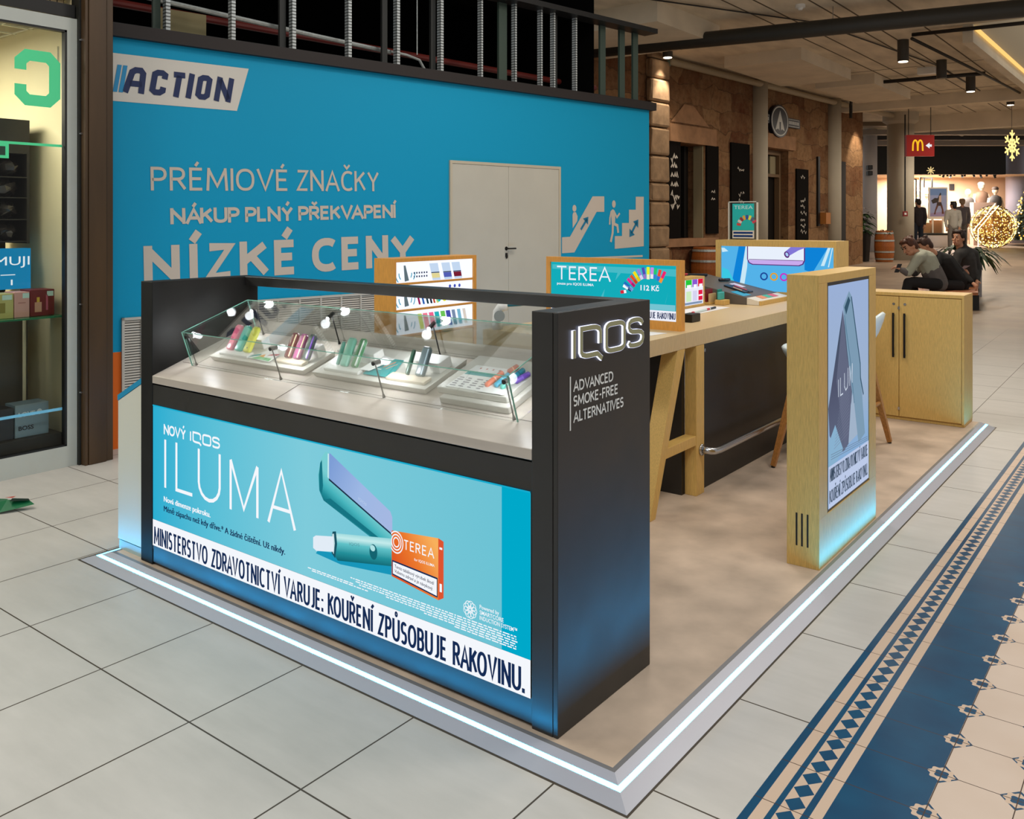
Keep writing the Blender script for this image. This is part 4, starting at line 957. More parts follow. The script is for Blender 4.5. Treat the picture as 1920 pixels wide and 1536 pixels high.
for p in ([(-1.31, 1.36), (-1.25, 1.43), (-1.29, 1.42)], [(-1.42, 1.15), (-1.39, 1.30), (-1.435, 1.22)], [(-.955, 1.21), (-.93, 1.30), (-.945, 1.24)]): m.poly(p, TF, .0005)
ps2 = m.build('poster', sg)
m = MB(emi('sign_letter', (238, 240, 250), 1))
thin = lambda path, w=.011: m.stroke(path, w, TF, c=.001)
z0, z1 = 1.349, 1.440
thin([(-1.769, z1 - .004), (-1.692, z1 - .004)]); thin([(-1.7305, z1), (-1.7305, z0)])
def Ee(x): thin([(x + .055, z1 - .005), (x + .004, z1 - .005), (x + .004, z0 + .005), (x + .055, z0 + .005)]); thin([(x + .004, (z0 + z1) / 2), (x + .05, (z0 + z1) / 2)])
Ee(-1.67); Ee(-1.505)
thin([(-1.59, z0), (-1.59, z1 - .005), (-1.552, z1 - .005), (-1.535, z1 - .02), (-1.535, z1 - .035), (-1.555, z1 - .048), (-1.588, z1 - .048)]); thin([(-1.565, z1 - .048), (-1.53, z0)])
thin([(-1.432, z0), (-1.39, z1), (-1.348, z0)]); thin([(-1.418, z0 + .03), (-1.362, z0 + .03)], .009)
m.text('pouze pro IQOS ILUMA', TF, -1.769, -1.475, 1.314, .017, c=.001, bold=.02)
m.text('112 Kč', TF, -1.124, -.991, 1.304, .034, c=.001, bold=.03)
m.rect(-1.25, 1.186, ix1 - .012, 1.222, TF, .0008, ESK)
m.rect(ix0, iz0, ix1 - .002, 1.184, TF, .001); m.build('lettering', ps2)
m = MB(emi('sign_ink', (40, 52, 90), 1)); stext(m, 'MINISTERSTVO ZDRAVOTNICTVÍ VARUJE: KOUŘENÍ ZPŮSOBUJE RAKOVINU', TF, ix0 + .01, -.878, 1.132, .04, .0055, c=.0018, gap=.34); m.build('lettering', ps2)
m = MB()
ST = [((-1.271, 1.285), (-1.228, 1.292), (214, 40, 60), 1), ((-1.25, 1.33), (-1.19, 1.30), (240, 250, 255), 0), ((-1.244, 1.348), (-1.18, 1.302), (36, 110, 190), 0), ((-1.218, 1.375), (-1.166, 1.326), (222, 50, 150), 0), ((-1.195, 1.396), (-1.15, 1.347), (226, 84, 40), 0), ((-1.173, 1.42), (-1.131, 1.362), (246, 224, 20), 0),
      ((-1.143, 1.438), (-1.111, 1.374), (150, 130, 220), 0), ((-1.107, 1.45), (-1.09, 1.379), (84, 76, 180), 0), ((-1.069, 1.454), (-1.069, 1.376), (236, 240, 40), 0), ((-1.04, 1.452), (-1.043, 1.381), (200, 140, 226), 0), ((-1.015, 1.448), (-1.023, 1.382), (40, 200, 110), 0), ((-.983, 1.44), (-1.001, 1.37), (232, 80, 50), 0), ((-.95, 1.429), (-.985, 1.36), (236, 40, 110), 0)]
TIP = [(240, 250, 255), (30, 60, 110), (120, 160, 220), (180, 30, 110), (200, 70, 30), (230, 200, 20), (220, 210, 240), (150, 120, 200), (240, 240, 200), (236, 230, 240), (60, 130, 210), (60, 110, 210), (244, 150, 50)]
for i, (a, b, c_, _) in enumerate(ST):
    m.stroke([a, b], .021, TF, emi('st_%d_%d_%d' % c_, c_, 1), c=.0015)
    mid = tuple(a[k] * .4 + b[k] * .6 for k in (0, 1)); t_ = TIP[i]
    m.stroke([mid, b], .0205, TF, emi('st_%d_%d_%d' % t_, t_, 1), c=.0018)
m.build('stick_picture', ps2)

# ------------------------------------------------------------------ things on the counter
def sheet(name, pts, z, m_, label, cat='paper', th=.0015):
    t = MB(m_); t.loft([[V((a, b, z)) for a, b in pts], [V((a, b, z + th)) for a, b in pts]]); return tag(t.build(name), label, cat)
PAPER = mat('paper', (226, 224, 222), .6)
sheet('paper', [(-1.24, 2.02), (-.92, 2.05), (-.86, 2.42), (-1.2, 2.40)], CZ + .0005, PAPER, 'white paper at the foot of the amber counter sign')
sheet('paper', [(-1.44, 3.42), (-1.20, 3.42), (-1.225, 4.17), (-1.43, 4.15)], CZ + .0005, PAPER, 'white leaflet under the pen on the counter')
t = thing('pen', 'white pen with red end and dark tip lying on the counter leaflet', 'pen', (-1.26, 3.8, CZ))
A, B = V((-1.232, 3.52, CZ + .010)), V((-1.275, 4.02, CZ + .010))
m = MB(mat('pen_white', (206, 220, 214), .3)); m.tube([A.lerp(B, .06), A.lerp(B, .74)], .008, n=10); m.build('barrel', t)
m = MB(mat('pen_red', (200, 30, 40), .3)); m.tube([A, A.lerp(B, .06)], .009, n=10); m.tube([A.lerp(B, .58), A.lerp(B, .70)], .0085, n=10); m.build('end_cap', t)
m = MB(DKMETAL); m.tube([A.lerp(B, .74), A.lerp(B, .97), B], [.0085, .008, .002], n=10); m.build('tip', t)
t = MB(DKMETAL); t.rbox((-1.07, 3.02, CZ + .001), (-.99, 3.15, CZ + .055), .004); tag(t.build('card_terminal'), 'small black box on the counter behind the amber sign', 'terminal')
# lit pack display
pk = thing('pack_display', 'small wooden light box showing green, purple and red packs on the counter', 'sign', (-1.5, 3.85, CZ))
m = MB(OAK); X0 = -1.45
for q in ((3.50, CZ + .001, 4.19, 1.085), (3.50, 1.285, 4.19, 1.303), (4.17, 1.085, 4.19, 1.285), (3.50, 1.085, 3.52, 1.285)): m.box((X0 - .12, q[0], q[1]), (X0, q[2], q[3]))
m.box((X0 - .12, 3.52, 1.085), (X0 - .10, 4.17, 1.285)); m.build('frame', pk)
KF = Fr((X0 - .004, 0, 0), (0, 1, 0), Z)
m = MB(emi('packs_white', (236, 236, 250), 1.0)); m.rect(3.52, 1.085, 4.17, 1.285, KF); pc = m.build('screen', pk)
m = MB()
for y0_, y1_, c_, c2 in ((3.86, 3.965, (40, 200, 60), (206, 236, 190)), (3.975, 4.065, (140, 90, 210), (214, 210, 240)), (4.075, 4.165, (220, 20, 60), (226, 30, 70)), (3.73, 3.84, (40, 130, 220), (200, 216, 240)), (3.60, 3.71, (230, 150, 40), (240, 220, 190))):
    m.rect(y0_, 1.225, y1_, 1.284, KF, .001, emi('pk_%d_%d_%d' % c_, c_, 1)); m.rect(y0_ + .008, 1.115, y1_ - .008, 1.195, KF, .001, emi('pk2_%d_%d_%d' % c2, c2, 1))
    m.rect(y0_ + .02, 1.215, y1_ - .012, 1.245, KF, .0015, emi('packs_lbl', (250, 250, 255), 1))
m.rect(4.085, 1.148, 4.155, 1.16, KF, .0016, emi('packs_lbl', (250, 250, 255), 1))
m.rect(3.62, 1.0905, 4.15, 1.108, KF, .001, emi('packs_ink', (130, 150, 180), 1)); m.build('pack_picture', pc)
# card holders, card stand, tablet-like console
t = thing('card_holder', 'low wooden holder with teal cards at the front of the counter', 'card holder', (-1.35, 4.34, CZ))
MB(OAK).rbox((-1.41, 4.29, CZ + .001), (-1.325, 4.395, CZ + .042), .003).build('block', t)
m = MB(mat('card_teal', (70, 176, 170), .4)); m.rbox((-1.39, 4.295, CZ + .042), (-1.365, 4.385, CZ + .105), .006); m.build('card', t)
m = MB(mat('card_green', (20, 130, 110), .4)); m.rbox((-1.41, 4.33, CZ + .042), (-1.398, 4.41, CZ + .125), .005); m.build('card', t)
t = thing('card_holder', 'taller wooden holder with dark red and cream cards', 'card holder', (-1.52, 4.30, CZ))
m = MB(OAK); m.rbox((-1.62, 4.26, CZ + .001), (-1.60, 4.40, CZ + .125), .002); m.rbox((-1.60, 4.26, CZ + .001), (-1.44, 4.40, CZ + .02), .002); m.build('block', t)
for x_, c_, hh in ((-1.565, (222, 196, 150), .10), (-1.525, (226, 214, 190), .095), (-1.485, (132, 28, 34), .125), (-1.455, (210, 180, 130), .09)):
    MB(mat('hc_%d_%d_%d' % c_, c_, .5)).box((x_, 4.27, CZ + .0205), (x_ + .012, 4.39, CZ + hh)).build('card', t)
con = thing('demo_console', 'dark grey sloping demonstration console with samples and colour swatches on the counter', 'console', (-1.3, 4.75, CZ))
YF = Fr((0, 4.45, 0), (1, 0, 0), Z)
m = MB(mat('console_grey', (92, 84, 76), .5)); m.prism([(-1.88, CZ + .001), (-1.205, CZ + .001), (-1.205, 1.125), (-1.88, 1.265)], YF, -.66, 0); m.build('body', con, bevel=.003)
m = MB(mat('console_cream', (224, 216, 198), .45)); m.prism([(-1.204, CZ + .001), (-1.10, CZ + .001), (-1.10, 1.100), (-1.204, 1.123)], YF, -.66, 0); m.build('front_block', con, bevel=.003)
m = MB(OAK); m.prism([(-1.099, CZ + .001), (-1.085, CZ + .001), (-1.085, 1.098), (-1.099, 1.1)], YF, -.66, 0); m.build('front_edge', con)
def csl(a, b, c=0):   # on the slope: a along y, b from the front lip upward
    x = -1.205 - b; return V((x, a, 1.1255 + b * .2074 + c))
class CS:
    def __call__(s, a, b, c=0): return csl(a, b, c)
cs = CS()
def cflat(name, pts, m_, par, c0=.0, c1=.002): mm = MB(m_); mm.loft([[cs(a, b, c0) for a, b in pts], [cs(a, b, c1) for a, b in pts]]); return mm.build(name, par)
cflat('sample_card', [(4.46, .03), (4.62, .03), (4.66, .16), (4.50, .16)], mat('sample_blue', (40, 160, 196), .4), con)
cflat('sample_strip', [(4.60, .08), (4.68, .08), (4.76, .30), (4.68, .30)], mat('sample_dark', (32, 28, 28), .4), con, .001, .012)
cflat('sample_strip', [(4.70, .08), (4.78, .08), (4.84, .28), (4.76, .28)], mat('sample_slate', (58, 52, 56), .4), con, .001, .012)
cflat('sample_strip', [(4.625, .12), (4.65, .12), (4.70, .22), (4.675, .22)], mat('sample_tan', (206, 160, 120), .4), con, .0125, .015)
cflat('sample_strip', [(4.725, .12), (4.75, .12), (4.80, .25), (4.775, .25)], mat('sample_red', (210, 60, 70), .4), con, .0125, .015)
cflat('sample_card', [(4.84, .22), (4.96, .22), (5.00, .34), (4.88, .34)], mat('sample_lilac', (216, 206, 226), .4), con)
for i, (c_, nm) in enumerate((((226, 140, 90), 'a'), ((70, 176, 150), 'b'), ((206, 90, 110), 'c'))):
    y_ = 4.60 + i * .12; mm = MB(mat('swatch_' + nm, c_, .5)); mm.loft([[V((x_, yy, 1.1003 + (-1.10 - x_) * .221 + dz)) for x_, yy in ((-1.13, y_), (-1.13, y_ + .11), (-1.195, y_ + .13), (-1.195, y_ + .02))] for dz in (.001, .003)]); mm.build('swatch', con)
def holder_dev(y, b, label):
    t = MB(mat('slate_dev', (36, 36, 40), .35)); p = cs(y, b, .016); q = cs(y + .16, b - .02, .016); t.tube([p, q], .013, n=12); tag(t.build('device_holder', smooth=True), label, 'device')
holder_dev(4.86, .42, 'black device lying at the top of the demonstration console')
t = MB(mat('beige_card', (214, 196, 168), .5)); t.prism([(-1.90, 0), (-1.80, 0), (-1.795, .10), (-1.90, .085)], Fr((0, 4.40, 1.285), (1, 0, 0), Z), -.012, 0)
o = t.build('card_display'); tag(o, 'small blank beige card standing behind the wooden card holders', 'card')
o.location.z = -.0
t = MB(OAK); t.rbox((-1.93, 4.36, .60), (-1.77, 4.42, 1.284), .002); tag(t.build('shelf_post'), 'narrow wooden upright under the blank beige card', 'post')
t = thing('marker', 'black marker with blue and red rings behind the counter cards', 'marker', (-1.80, 4.7, 1.27))
m = MB(DKMETAL); m.tube([(-1.905, 4.46, 1.284), (-1.79, 4.95, 1.262)], .013, n=10); m.build('barrel', t)
m = MB(mat('mk_blue', (40, 90, 190), .4)); m.tube([(-1.896, 4.5, 1.2825), (-1.87, 4.61, 1.2775)], .0137, n=10); m.build('ring', t)
m = MB(mat('mk_red', (170, 40, 50), .4)); m.tube([(-1.865, 4.63, 1.2765), (-1.852, 4.69, 1.274)], .0137, n=10); m.build('ring', t)

# ------------------------------------------------------------------ large lit display at the far end of the counter
bd = thing('lit_display', 'large wooden light box showing an enlarged lilac device on blue', 'sign', (-1.2, 5.36, ZT))
BF = Fr((0, 5.2, 0), (1, 0, 0), Z)
m = MB(OAK)
bx0, bx1, bz1 = -1.817, -.724, 1.572; jx0, jx1, jz0, jz1 = -1.768, -.747, 1.12, 1.517
m.box((bx0, 5.2, ZT), (bx1, 5.54, jz0)); m.box((bx0, 5.2, jz1), (bx1, 5.54, bz1)); m.box((bx0, 5.2, jz0), (jx0, 5.54, jz1)); m.box((jx1, 5.2, jz0), (bx1, 5.54, jz1)); m.box((jx0, 5.22, jz0), (jx1, 5.54, jz1)); m.build('frame', bd)
PF2 = Fr((0, 5.218, 0), (1, 0, 0), Z)
m = MB(emi('disp_blue', (84, 178, 232), 1.0)); m.rect(jx0, jz0, jx1, jz1, PF2); sc_ = m.build('screen', bd)
m = MB(); q = emi('disp_deep', (14, 130, 214), 1); m.poly([(-1.60, jz1), (-1.535, jz1), (-1.60, jz0), (-1.68, jz0)], PF2, .001, q); m.poly([(-1.0, jz1), (-.80, jz1), (-.93, 1.30), (-1.0, 1.32)], PF2, .001, q)
q = emi('disp_pale', (200, 232, 246), 1); m.poly([(-1.535, jz1), (-1.51, jz1), (-1.52, 1.33), (-1.555, jz0), (-1.60, jz0)], PF2, .001, q); m.poly([(jx0, 1.50), (-1.74, 1.50), (-1.70, 1.47), (-1.76, 1.46)], PF2, .001, q); m.poly([(-.80, jz1), (-.776, jz1), (-.83, 1.36), (-.86, 1.36)], PF2, .001, q); m.poly([(-.765, jz1), (-.757, jz1), (-.79, 1.35), (-.80, 1.35)], PF2, .001, q)
m.poly([(-1.76, 1.12), (-1.60, 1.12), (-1.70, 1.30), (-1.76, 1.32)], PF2, .001, emi('disp_cyan', (60, 200, 226), 1))
q = emi('disp_purple', (90, 40, 120), 1); rr = lambda a0, b0, a1, b1, r: [(a0, b1), (a0, b0 + r), (a0 + r * .3, b0 + r * .3), (a0 + r, b0), (a1 - r, b0), (a1 - r * .3, b0 + r * .3), (a1, b0 + r), (a1, b1)]
m.poly(rr(-1.521, 1.352, -.995, jz1, .05), PF2, .002, q); m.poly(rr(-1.511, 1.360, -1.005, jz1, .045), PF2, .003, emi('disp_lilac', (200, 170, 236), 1)); m.poly([(-1.511, 1.395), (-1.005, 1.40), (-1.005, jz1), (-1.511, jz1)], PF2, .0035, emi('disp_white', (232, 240, 252), 1)); m.rect(-1.505, 1.398, -1.01, 1.403, PF2, .004, q)
m.poly([(-1.16, 1.425), (-1.05, 1.49), (-.98, jz1), (-1.12, jz1), (-1.17, 1.475)], PF2, .005, emi('disp_rod', (130, 120, 214), 1)); m.disc(-1.155, 1.45, .022, .03, PF2, .006, q, rot=.5); m.disc(-1.153, 1.452, .012, .018, PF2, .007, emi('disp_rodl', (170, 200, 240), 1), rot=.5)
for i, (x_, c_) in enumerate(((-1.363, (30, 70, 150)), (-1.272, (226, 160, 30)), (-1.182, (196, 40, 196)), (-1.09, (60, 170, 200)), (-1.0, (220, 90, 60)))): m.ring(x_, 1.252, .023, .036, PF2, .002, emi('disp_ring%d' % i, c_, 1), n=20)
m.build('device_picture', sc_)
ac = thing('poster_stand', 'clear acrylic stand with teal poster standing on the large lit display', 'poster stand', (-1.62, 5.4, bz1))
MB(glassy('acrylic', (240, 244, 242), .8)).box((-1.758, 5.36, bz1 + .001), (-1.488, 5.38, 1.923)).build('acrylic_block', ac)
AF = Fr((0, 5.3585, 0), (1, 0, 0), Z)
m = MB(mat('stand_edge', (206, 200, 186), .3)); [m.box(a, b) for a, b in (((-1.764, 5.356, bz1), (-1.756, 5.384, 1.925)), ((-1.49, 5.356, bz1), (-1.482, 5.384, 1.925)), ((-1.764, 5.356, 1.918), (-1.482, 5.384, 1.926)))]; m.build('edge', ac)
m = MB(mat('poster_teal', (16, 176, 168), .5)); m.rect(-1.722, 1.66, -1.512, 1.905, AF, .001)
m.text('TEREA', AF, -1.705, -1.525, 1.855, .032, mat('poster_wh', (196, 226, 220), .5), c=.002); m.rect(-1.722, 1.585, -1.512, 1.658, AF, .001, mat('poster_wh2', (206, 200, 190), .5))
m.rect(-1.712, 1.628, -1.525, 1.645, AF, .002, mat('poster_ink', (60, 52, 48), .6)); m.rect(-1.712, 1.598, -1.525, 1.615, AF, .002, mat('poster_ink', (60, 52, 48), .6))
for i in range(8):
    a = math.radians(170 - i * 20); cx, cz = -1.58, 1.70; c_ = ((200, 60, 50), (220, 200, 190), (150, 30, 40), (220, 160, 40), (60, 60, 150), (240, 220, 60), (90, 90, 120), (200, 60, 80))[i]
    m.stroke([(cx + .06 * math.cos(a), cz + .06 * math.sin(a)), (cx + .10 * math.cos(a), cz + .10 * math.sin(a))], .022, AF, mat('ps_%d' % i, c_, .5), c=.002)
m.build('poster', ac)

# ------------------------------------------------------------------ lit shelf unit behind the counter
SHX = -2.4
su = thing('shelf_unit', 'tall amber wooden shelf unit with three lit product boards behind the glass case', 'shelf', (-2.5, 2.05, ZT))
m = MB(AMBER); y0, y1 = 1.64, 2.463
m.box((-2.585, y0, ZT), (SHX, y0 + .018, 1.502)); m.box((-2.585, y1 - .03, ZT), (SHX, y1, 1.502)); m.box((-2.585, y0 + .018, 1.478), (SHX, y1 - .03, 1.502)); m.box((-2.585, y0 + .018, ZT), (-2.565, y1 - .03, 1.478))
for zz in (1.328, 1.155, .99): m.box((-2.565, y0 + .018, zz), (SHX, y1 - .03, zz + .014))
m.build('carcass', su)
m = MB(OAK); m.rbox((-2.42, y0 + .03, .10), (SHX + .004, y1 - .045, .985), .002); m.build('cabinet_door', su)
HF = Fr((SHX - .012, 0, 0), (0, 1, 0), Z)
EWH = emi('shelf_white', (238, 242, 255), 1.15)
m = MB(EWH)
for a, b in ((1.343, 1.477), (1.17, 1.327), (1.005, 1.154)): m.prism([(y0 + .018, a), (y1 - .032, a), (y1 - .032, b), (y0 + .018, b)], HF, -.02, 0)
bo = m.build('product_board', su)
m = MB(); tq = emi('shelf_swirl', (40, 150, 180), 1)
for zc_ in (1.40, 1.235, 1.075):
    for s_ in (-1, 1):
        for r_ in (.055, .085):
            m.ring(1.752, zc_, r_, r_ + .008, HF, .001, tq, n=8, sy=.85, t0=-.55 if s_ > 0 else PI - .1, t1=.1 if s_ > 0 else PI + .75)
    m.poly([(1.735, zc_ + .055), (1.752, zc_ + .055), (1.785, zc_ - .045), (1.745, zc_ - .05)], HF, .002, emi('shelf_dev', (96, 112, 118), 1))
for r_ in range(2):
    for k_ in range(6): m.rect(1.83 + k_ * .024, 1.372 + r_ * .024, 1.842 + k_ * .024, 1.384 + r_ * .024, HF, .001, emi('shelf_ink', (30, 40, 70), 1))
for y_, cc in ((1.965, (226, 214, 150)), (2.085, (84, 96, 180)), (2.19, (120, 30, 50))):
    m.poly([(y_ + .05, 1.345), (y_ + .13, 1.345), (y_ + .10, 1.46), (y_ + .015, 1.46)], HF, .0008, emi('shelf_pale', (196, 216, 240), 1)); m.poly([(y_ + .045, 1.36), (y_ + .125, 1.36), (y_ + .117, 1.393), (y_ + .036, 1.393)], HF, .001, emi('sh_%d_%d_%d' % cc, cc, 1)); m.rect(y_ + .035, 1.394, y_ + .117, 1.400, HF, .0012, emi('shelf_ink', (30, 40, 70), 1))
def row(zb, h, items, sl):
    for y_, w_, c_ in items: m.poly([(y_, zb + h), (y_ + w_, zb + h), (y_ + w_ + sl, zb), (y_ + sl, zb)], HF, .001, emi('sh_%d_%d_%d' % c_, c_, 1))
row(1.19, .075, [(1.855, .018, (150, 20, 80)), (1.895, .018, (30, 90, 170)), (1.935, .018, (10, 50, 60)), (1.97, .018, (20, 30, 50)), (2.0, .018, (190, 80, 40)), (2.03, .022, (214, 226, 90))], .025)
for y_, c_ in ((2.075, (0, 170, 180)), (2.135, (226, 230, 30)), (2.20, (236, 20, 70)), (2.265, (190, 220, 220)), (2.33, (180, 210, 220))): m.disc(y_, 1.225, .026, .03, HF, .001, emi('sh_%d_%d_%d' % c_, c_, 1))
for y_ in (2.19, 2.24, 2.29): m.disc(y_, 1.295, .012, .012, HF, .001, emi('shelf_ink2', (70, 84, 180), 1))
row(1.025, .105, [(1.865, .04, (214, 226, 96)), (1.915, .044, (244, 130, 150)), (1.975, .044, (240, 100, 140)), (2.03, .044, (40, 176, 180)), (2.09, .044, (110, 196, 90)), (2.145, .044, (70, 76, 170)), (2.205, .034, (120, 140, 170)), (2.262, .034, (120, 180, 206)), (2.32, .03, (216, 206, 196))], .028)
m.build('product_picture', bo)
# white stand with teal arm on the desk behind the glass
ws = thing('counter_stand', 'white curved stand with grey dial and teal arm behind the glass case', 'stand', (-1.74, 1.98, CZ))
m = MB(WHITE); m.tube([(-1.80, 1.95, CZ + .001), (-1.805, 1.95, CZ + .05), (-1.80, 1.95, CZ + .11), (-1.77, 1.95, CZ + .145), (-1.73, 1.955, CZ + .15)], [.035, .030, .03, .03, .026], n=14); m.build('stem', ws, smooth=True)
m = MB(mat('dial_grey', (150, 158, 156), .35)); m.cyl((-1.765, 1.925, CZ + .09), (-1.75, 1.905, CZ + .09), .034, n=20); m.build('dial', ws)
m = MB(mat('arm_teal', (16, 110, 130), .35)); m.tube([(-1.79, 1.95, CZ + .146), (-1.66, 2.0, CZ + .163), (-1.55, 2.05, CZ + .18)], [.008, .012, .010], n=10); m.build('arm', ws)

# ------------------------------------------------------------------ screen totem
tt_ = thing('screen_totem', 'free standing oak totem with tall screen of a device and warning text', 'totem', (.13, 2.43, ZT))
tx0, tx1, ty0, ty1, tz1 = .052, .214, 1.945, 2.925, 1.478
m = MB(OAK); m.box((tx0, ty0, ZT), (tx1 - .006, ty1, tz1))
for q in ((ty0, ZT, ty1, .280), (ty0, 1.436, ty1, tz1), (ty0, .280, 2.068, 1.436), (2.80, .280, ty1, 1.436)): m.box((tx1 - .006, q[0], q[1]), (tx1, q[2], q[3]))
m.build('body', tt_, bevel=.0015)
VF = Fr((tx1, 0, 0), (0, 1, 0), Z)
m = MB(mat('bezel_black', (10, 10, 12), .3)); m.rect(2.066, .278, 2.802, 1.438, VF, -.0045); bz = m.build('bezel', tt_)
sx0, sx1, sz0, sz1 = 2.092, 2.790, .294, 1.418
m = MB(grad_emit('totem_screen', [(0, (120, 178, 232)), (1, (164, 186, 226)), (.45, (166, 188, 216))], (sz0, sz1), 2, .88)); m.rect(sx0, sz0, sx1, sz1, VF, -.004); scn = m.build('screen', tt_)
m = MB(); c0 = -.0035
m.poly([(sx0, .80), (2.325, 1.28), (2.49, .86), (2.43, .56), (2.34, .535), (2.23, .555), (sx0 + .02, .66)], VF, c0, grad_emit('scr_dark', [(0, (96, 104, 128)), (1, (60, 78, 96)), (.5, (80, 84, 108))], (.55, 1.28), 2)); m.poly([(2.325, 1.28), (2.40, 1.02), (2.48, .88), (2.44, .62), (2.36, .545), (2.22, .92)], VF, c0 + .0003, emi('scr_grey', (98, 104, 128), 1))
m.poly([(sx0, .62), (2.2, .70), (2.33, .55), (2.20, .50), (sx0, .50)], VF, c0 + .0004, emi('scr_blue', (136, 176, 206), 1))
m.poly([(2.33, 1.30), (2.43, 1.372), (2.47, 1.345), (2.62, 1.0), (2.68, .72), (2.72, .56), (2.60, .53), (2.52, .72), (2.40, 1.05), (2.35, 1.22)], VF, c0 + .0006, emi('scr_steel', (124, 154, 178), 1))
m.poly([(2.35, 1.29), (2.42, 1.345), (2.45, 1.32), (2.38, 1.25)], VF, c0 + .0009, emi('scr_navy', (54, 84, 104), 1)); m.stroke([(2.47, 1.34), (2.63, .96), (2.635, .88), (2.69, .78)], .014, VF, emi('scr_navy', (54, 84, 104), 1), c=c0 + .0009); m.stroke([(2.35, 1.25), (2.46, .98), (2.52, .76)], .01, VF, emi('scr_navy2', (84, 120, 144), 1), c=c0 + .0009)
m.poly([(2.46, .76), (2.50, .82), (2.58, .58), (2.42, .56)], VF, c0 + .0008, emi('scr_pale', (160, 178, 200), 1))
for i in range(20): m.stroke([(2.18 + .012 * i * .6, .58 + i * .016), (2.43, .62 + i * .018)], .0022, VF, emi('scr_line', (120, 128, 150), 1), c=c0 + .0005)
wl = emi('scr_letter', (206, 216, 230), 1)
for p_ in ([(2.25, .835), (2.25, .925)], [(2.283, .93), (2.283, .838), (2.325, .842)], [(2.35, .945), (2.35, .875), (2.372, .852), (2.398, .862), (2.41, .89), (2.41, .965)], [(2.44, .865), (2.44, .97)], [(2.485, .98), (2.485, .875)], [(2.44, .97), (2.462, .89), (2.485, .98)]): m.stroke(p_, .0075, VF, wl, c=c0 + .0012)
for i in range(3): m.stroke([(2.13, .560 - i * .012), (2.77, .532 - i * .010)], .003, VF, emi('scr_fine', (110, 128, 150), 1), c=c0 + .001)
m.rect(sx0, sz0, sx1, .505, VF, c0 + .0008, emi('scr_strip', (188, 202, 232), 1))
ik = emi('scr_ink', (60, 76, 96), 1); stext(m, 'MINISTERSTVO ZDRAVOTNICTVÍ VARUJE:', VF, 2.112, 2.765, .425, .066, .009, ik, c=c0 + .0012, gap=.34); stext(m, 'KOUŘENÍ ZPŮSOBUJE RAKOVINU.', VF, 2.105, 2.765, .318, .066, .009, ik, c=c0 + .0012, gap=.34)
m.build('screen_picture', scn)
m = MB(mat('slot_black', (14, 12, 10), .6)); NF = Fr((0, ty0, 0), (1, 0, 0), Z)
for x_ in (.102, .129, .157): m.rect(x_ - .0045, .133, x_ + .0045, .296, NF, .001)
m.build('vent_slots', tt_)

# ------------------------------------------------------------------ low cabinet with two doors
cb = thing('low_cabinet', 'low oak cabinet with two doors and black handles at the end of the platform', 'cabinet', (-.3, 5.85, ZT))
m = MB(OAK); m.box((-.95, 5.69, .055), (.168, 6.03, 1.10)); m.box((-.95, 5.672, 1.10), (.168, 6.03, 1.128)); m.box((.150, 5.672, .055), (.168, 5.69, 1.10)); m.box((-.95, 5.685, ZT + .001), (.168, 6.02, .055)); m.build('body', cb, bevel=.0015)
GF = Fr((0, 5.673, 0), (1, 0, 0), Z)
for i, (a, b) in enumerate(((-.93, -.343), (-.338, .147))):
    d = MB(OAK); d.box((a, 5.673, .065), (b, 5.6895, 1.094)); dr = d.build('door', cb)
    x_ = -.383 if i == 0 else -.292
    h = MB(DKMETAL); h.box((x_ - .008, 5.645, .572), (x_ + .008, 5.656, .953)); h.box((x_ - .006, 5.656, .585), (x_ + .006, 5.672, .60)); h.box((x_ - .006, 5.656, .925), (x_ + .006, 5.672, .94)); h.build('handle', dr)
    k = MB(STEEL); k.cyl((x_, 5.672, 1.03), (x_, 5.668, 1.03), .011); k.build('lock', dr)
m = MB(STEEL); m.box((-.348, 5.662, .985), (-.333, 5.672, 1.01)); m.box((-.348, 5.662, .12), (-.333, 5.672, .145)); m.build('hinge', cb)

# ------------------------------------------------------------------ bar stools
SHELL = mat('stool_shell', (222, 236, 238), .3, coat=.2)
def stool(x, y, rz, label):
    t = thing('bar_stool', label, 'stool', (x, y, ZT), (0, 0, rz), 'bar stools at the counter')
    m = MB(SHELL); N = 28; rings = []
    for r_, zz in ((.04, .705), (.13, .713), (.19, .745), (.22, .79), (.232, .825)):
        R_ = []
        for k_ in range(N):
            a = 2 * PI * k_ / N; back = max(0, math.cos(a)) ** 1.5
            up = (.155 * back) * max(0, (r_ - .10) / .105)
            R_.append(V((r_ * math.cos(a) * (1 + .05 * back), r_ * math.sin(a) * 1.03, zz + up)))
        rings.append(R_)
    inner = [[V((p.x * (1 - .018 / max(.05, p.length)) if False else p.x * .94, p.y * .94, p.z + .012)) for p in R_] for R_ in rings[::-1]]
    m.loft(rings + inner, cap=True); m.build('seat', t, local=True, smooth=True)
    for sx_ in (-1, 1):
        for sy_ in (-1, 1):
            l_ = MB(LEGWOOD); l_.tube([(sx_ * .09, sy_ * .09, .712), (sx_ * .155, sy_ * .155, .36), (sx_ * .222, sy_ * .222, .012)], [.034, .031, .022], n=4); l_.cyl((sx_ * .222, sy_ * .222, .0), (sx_ * .222, sy_ * .222, .014), .014, m=DKMETAL, n=10); l_.build('leg', t, local=True, smooth=False)
    k_ = .165
    for a, b in (((-k_, -k_), (k_, -k_)), ((k_, -k_), (k_, k_)), ((k_, k_), (-k_, k_)), ((-k_, k_), (-k_, -k_))):
        f_ = MB(LEGWOOD); f_.tube([(a[0], a[1], .315), (b[0], b[1], .315)], .016, n=8); f_.build('footrest', t, local=True)
stool(-.425, 3.80, .0, 'white shell bar stool with wooden legs, the nearer one half hidden by the totem')
stool(-.41, 4.56, .0, 'white shell bar stool with wooden legs, the farther one next to the low cabinet')
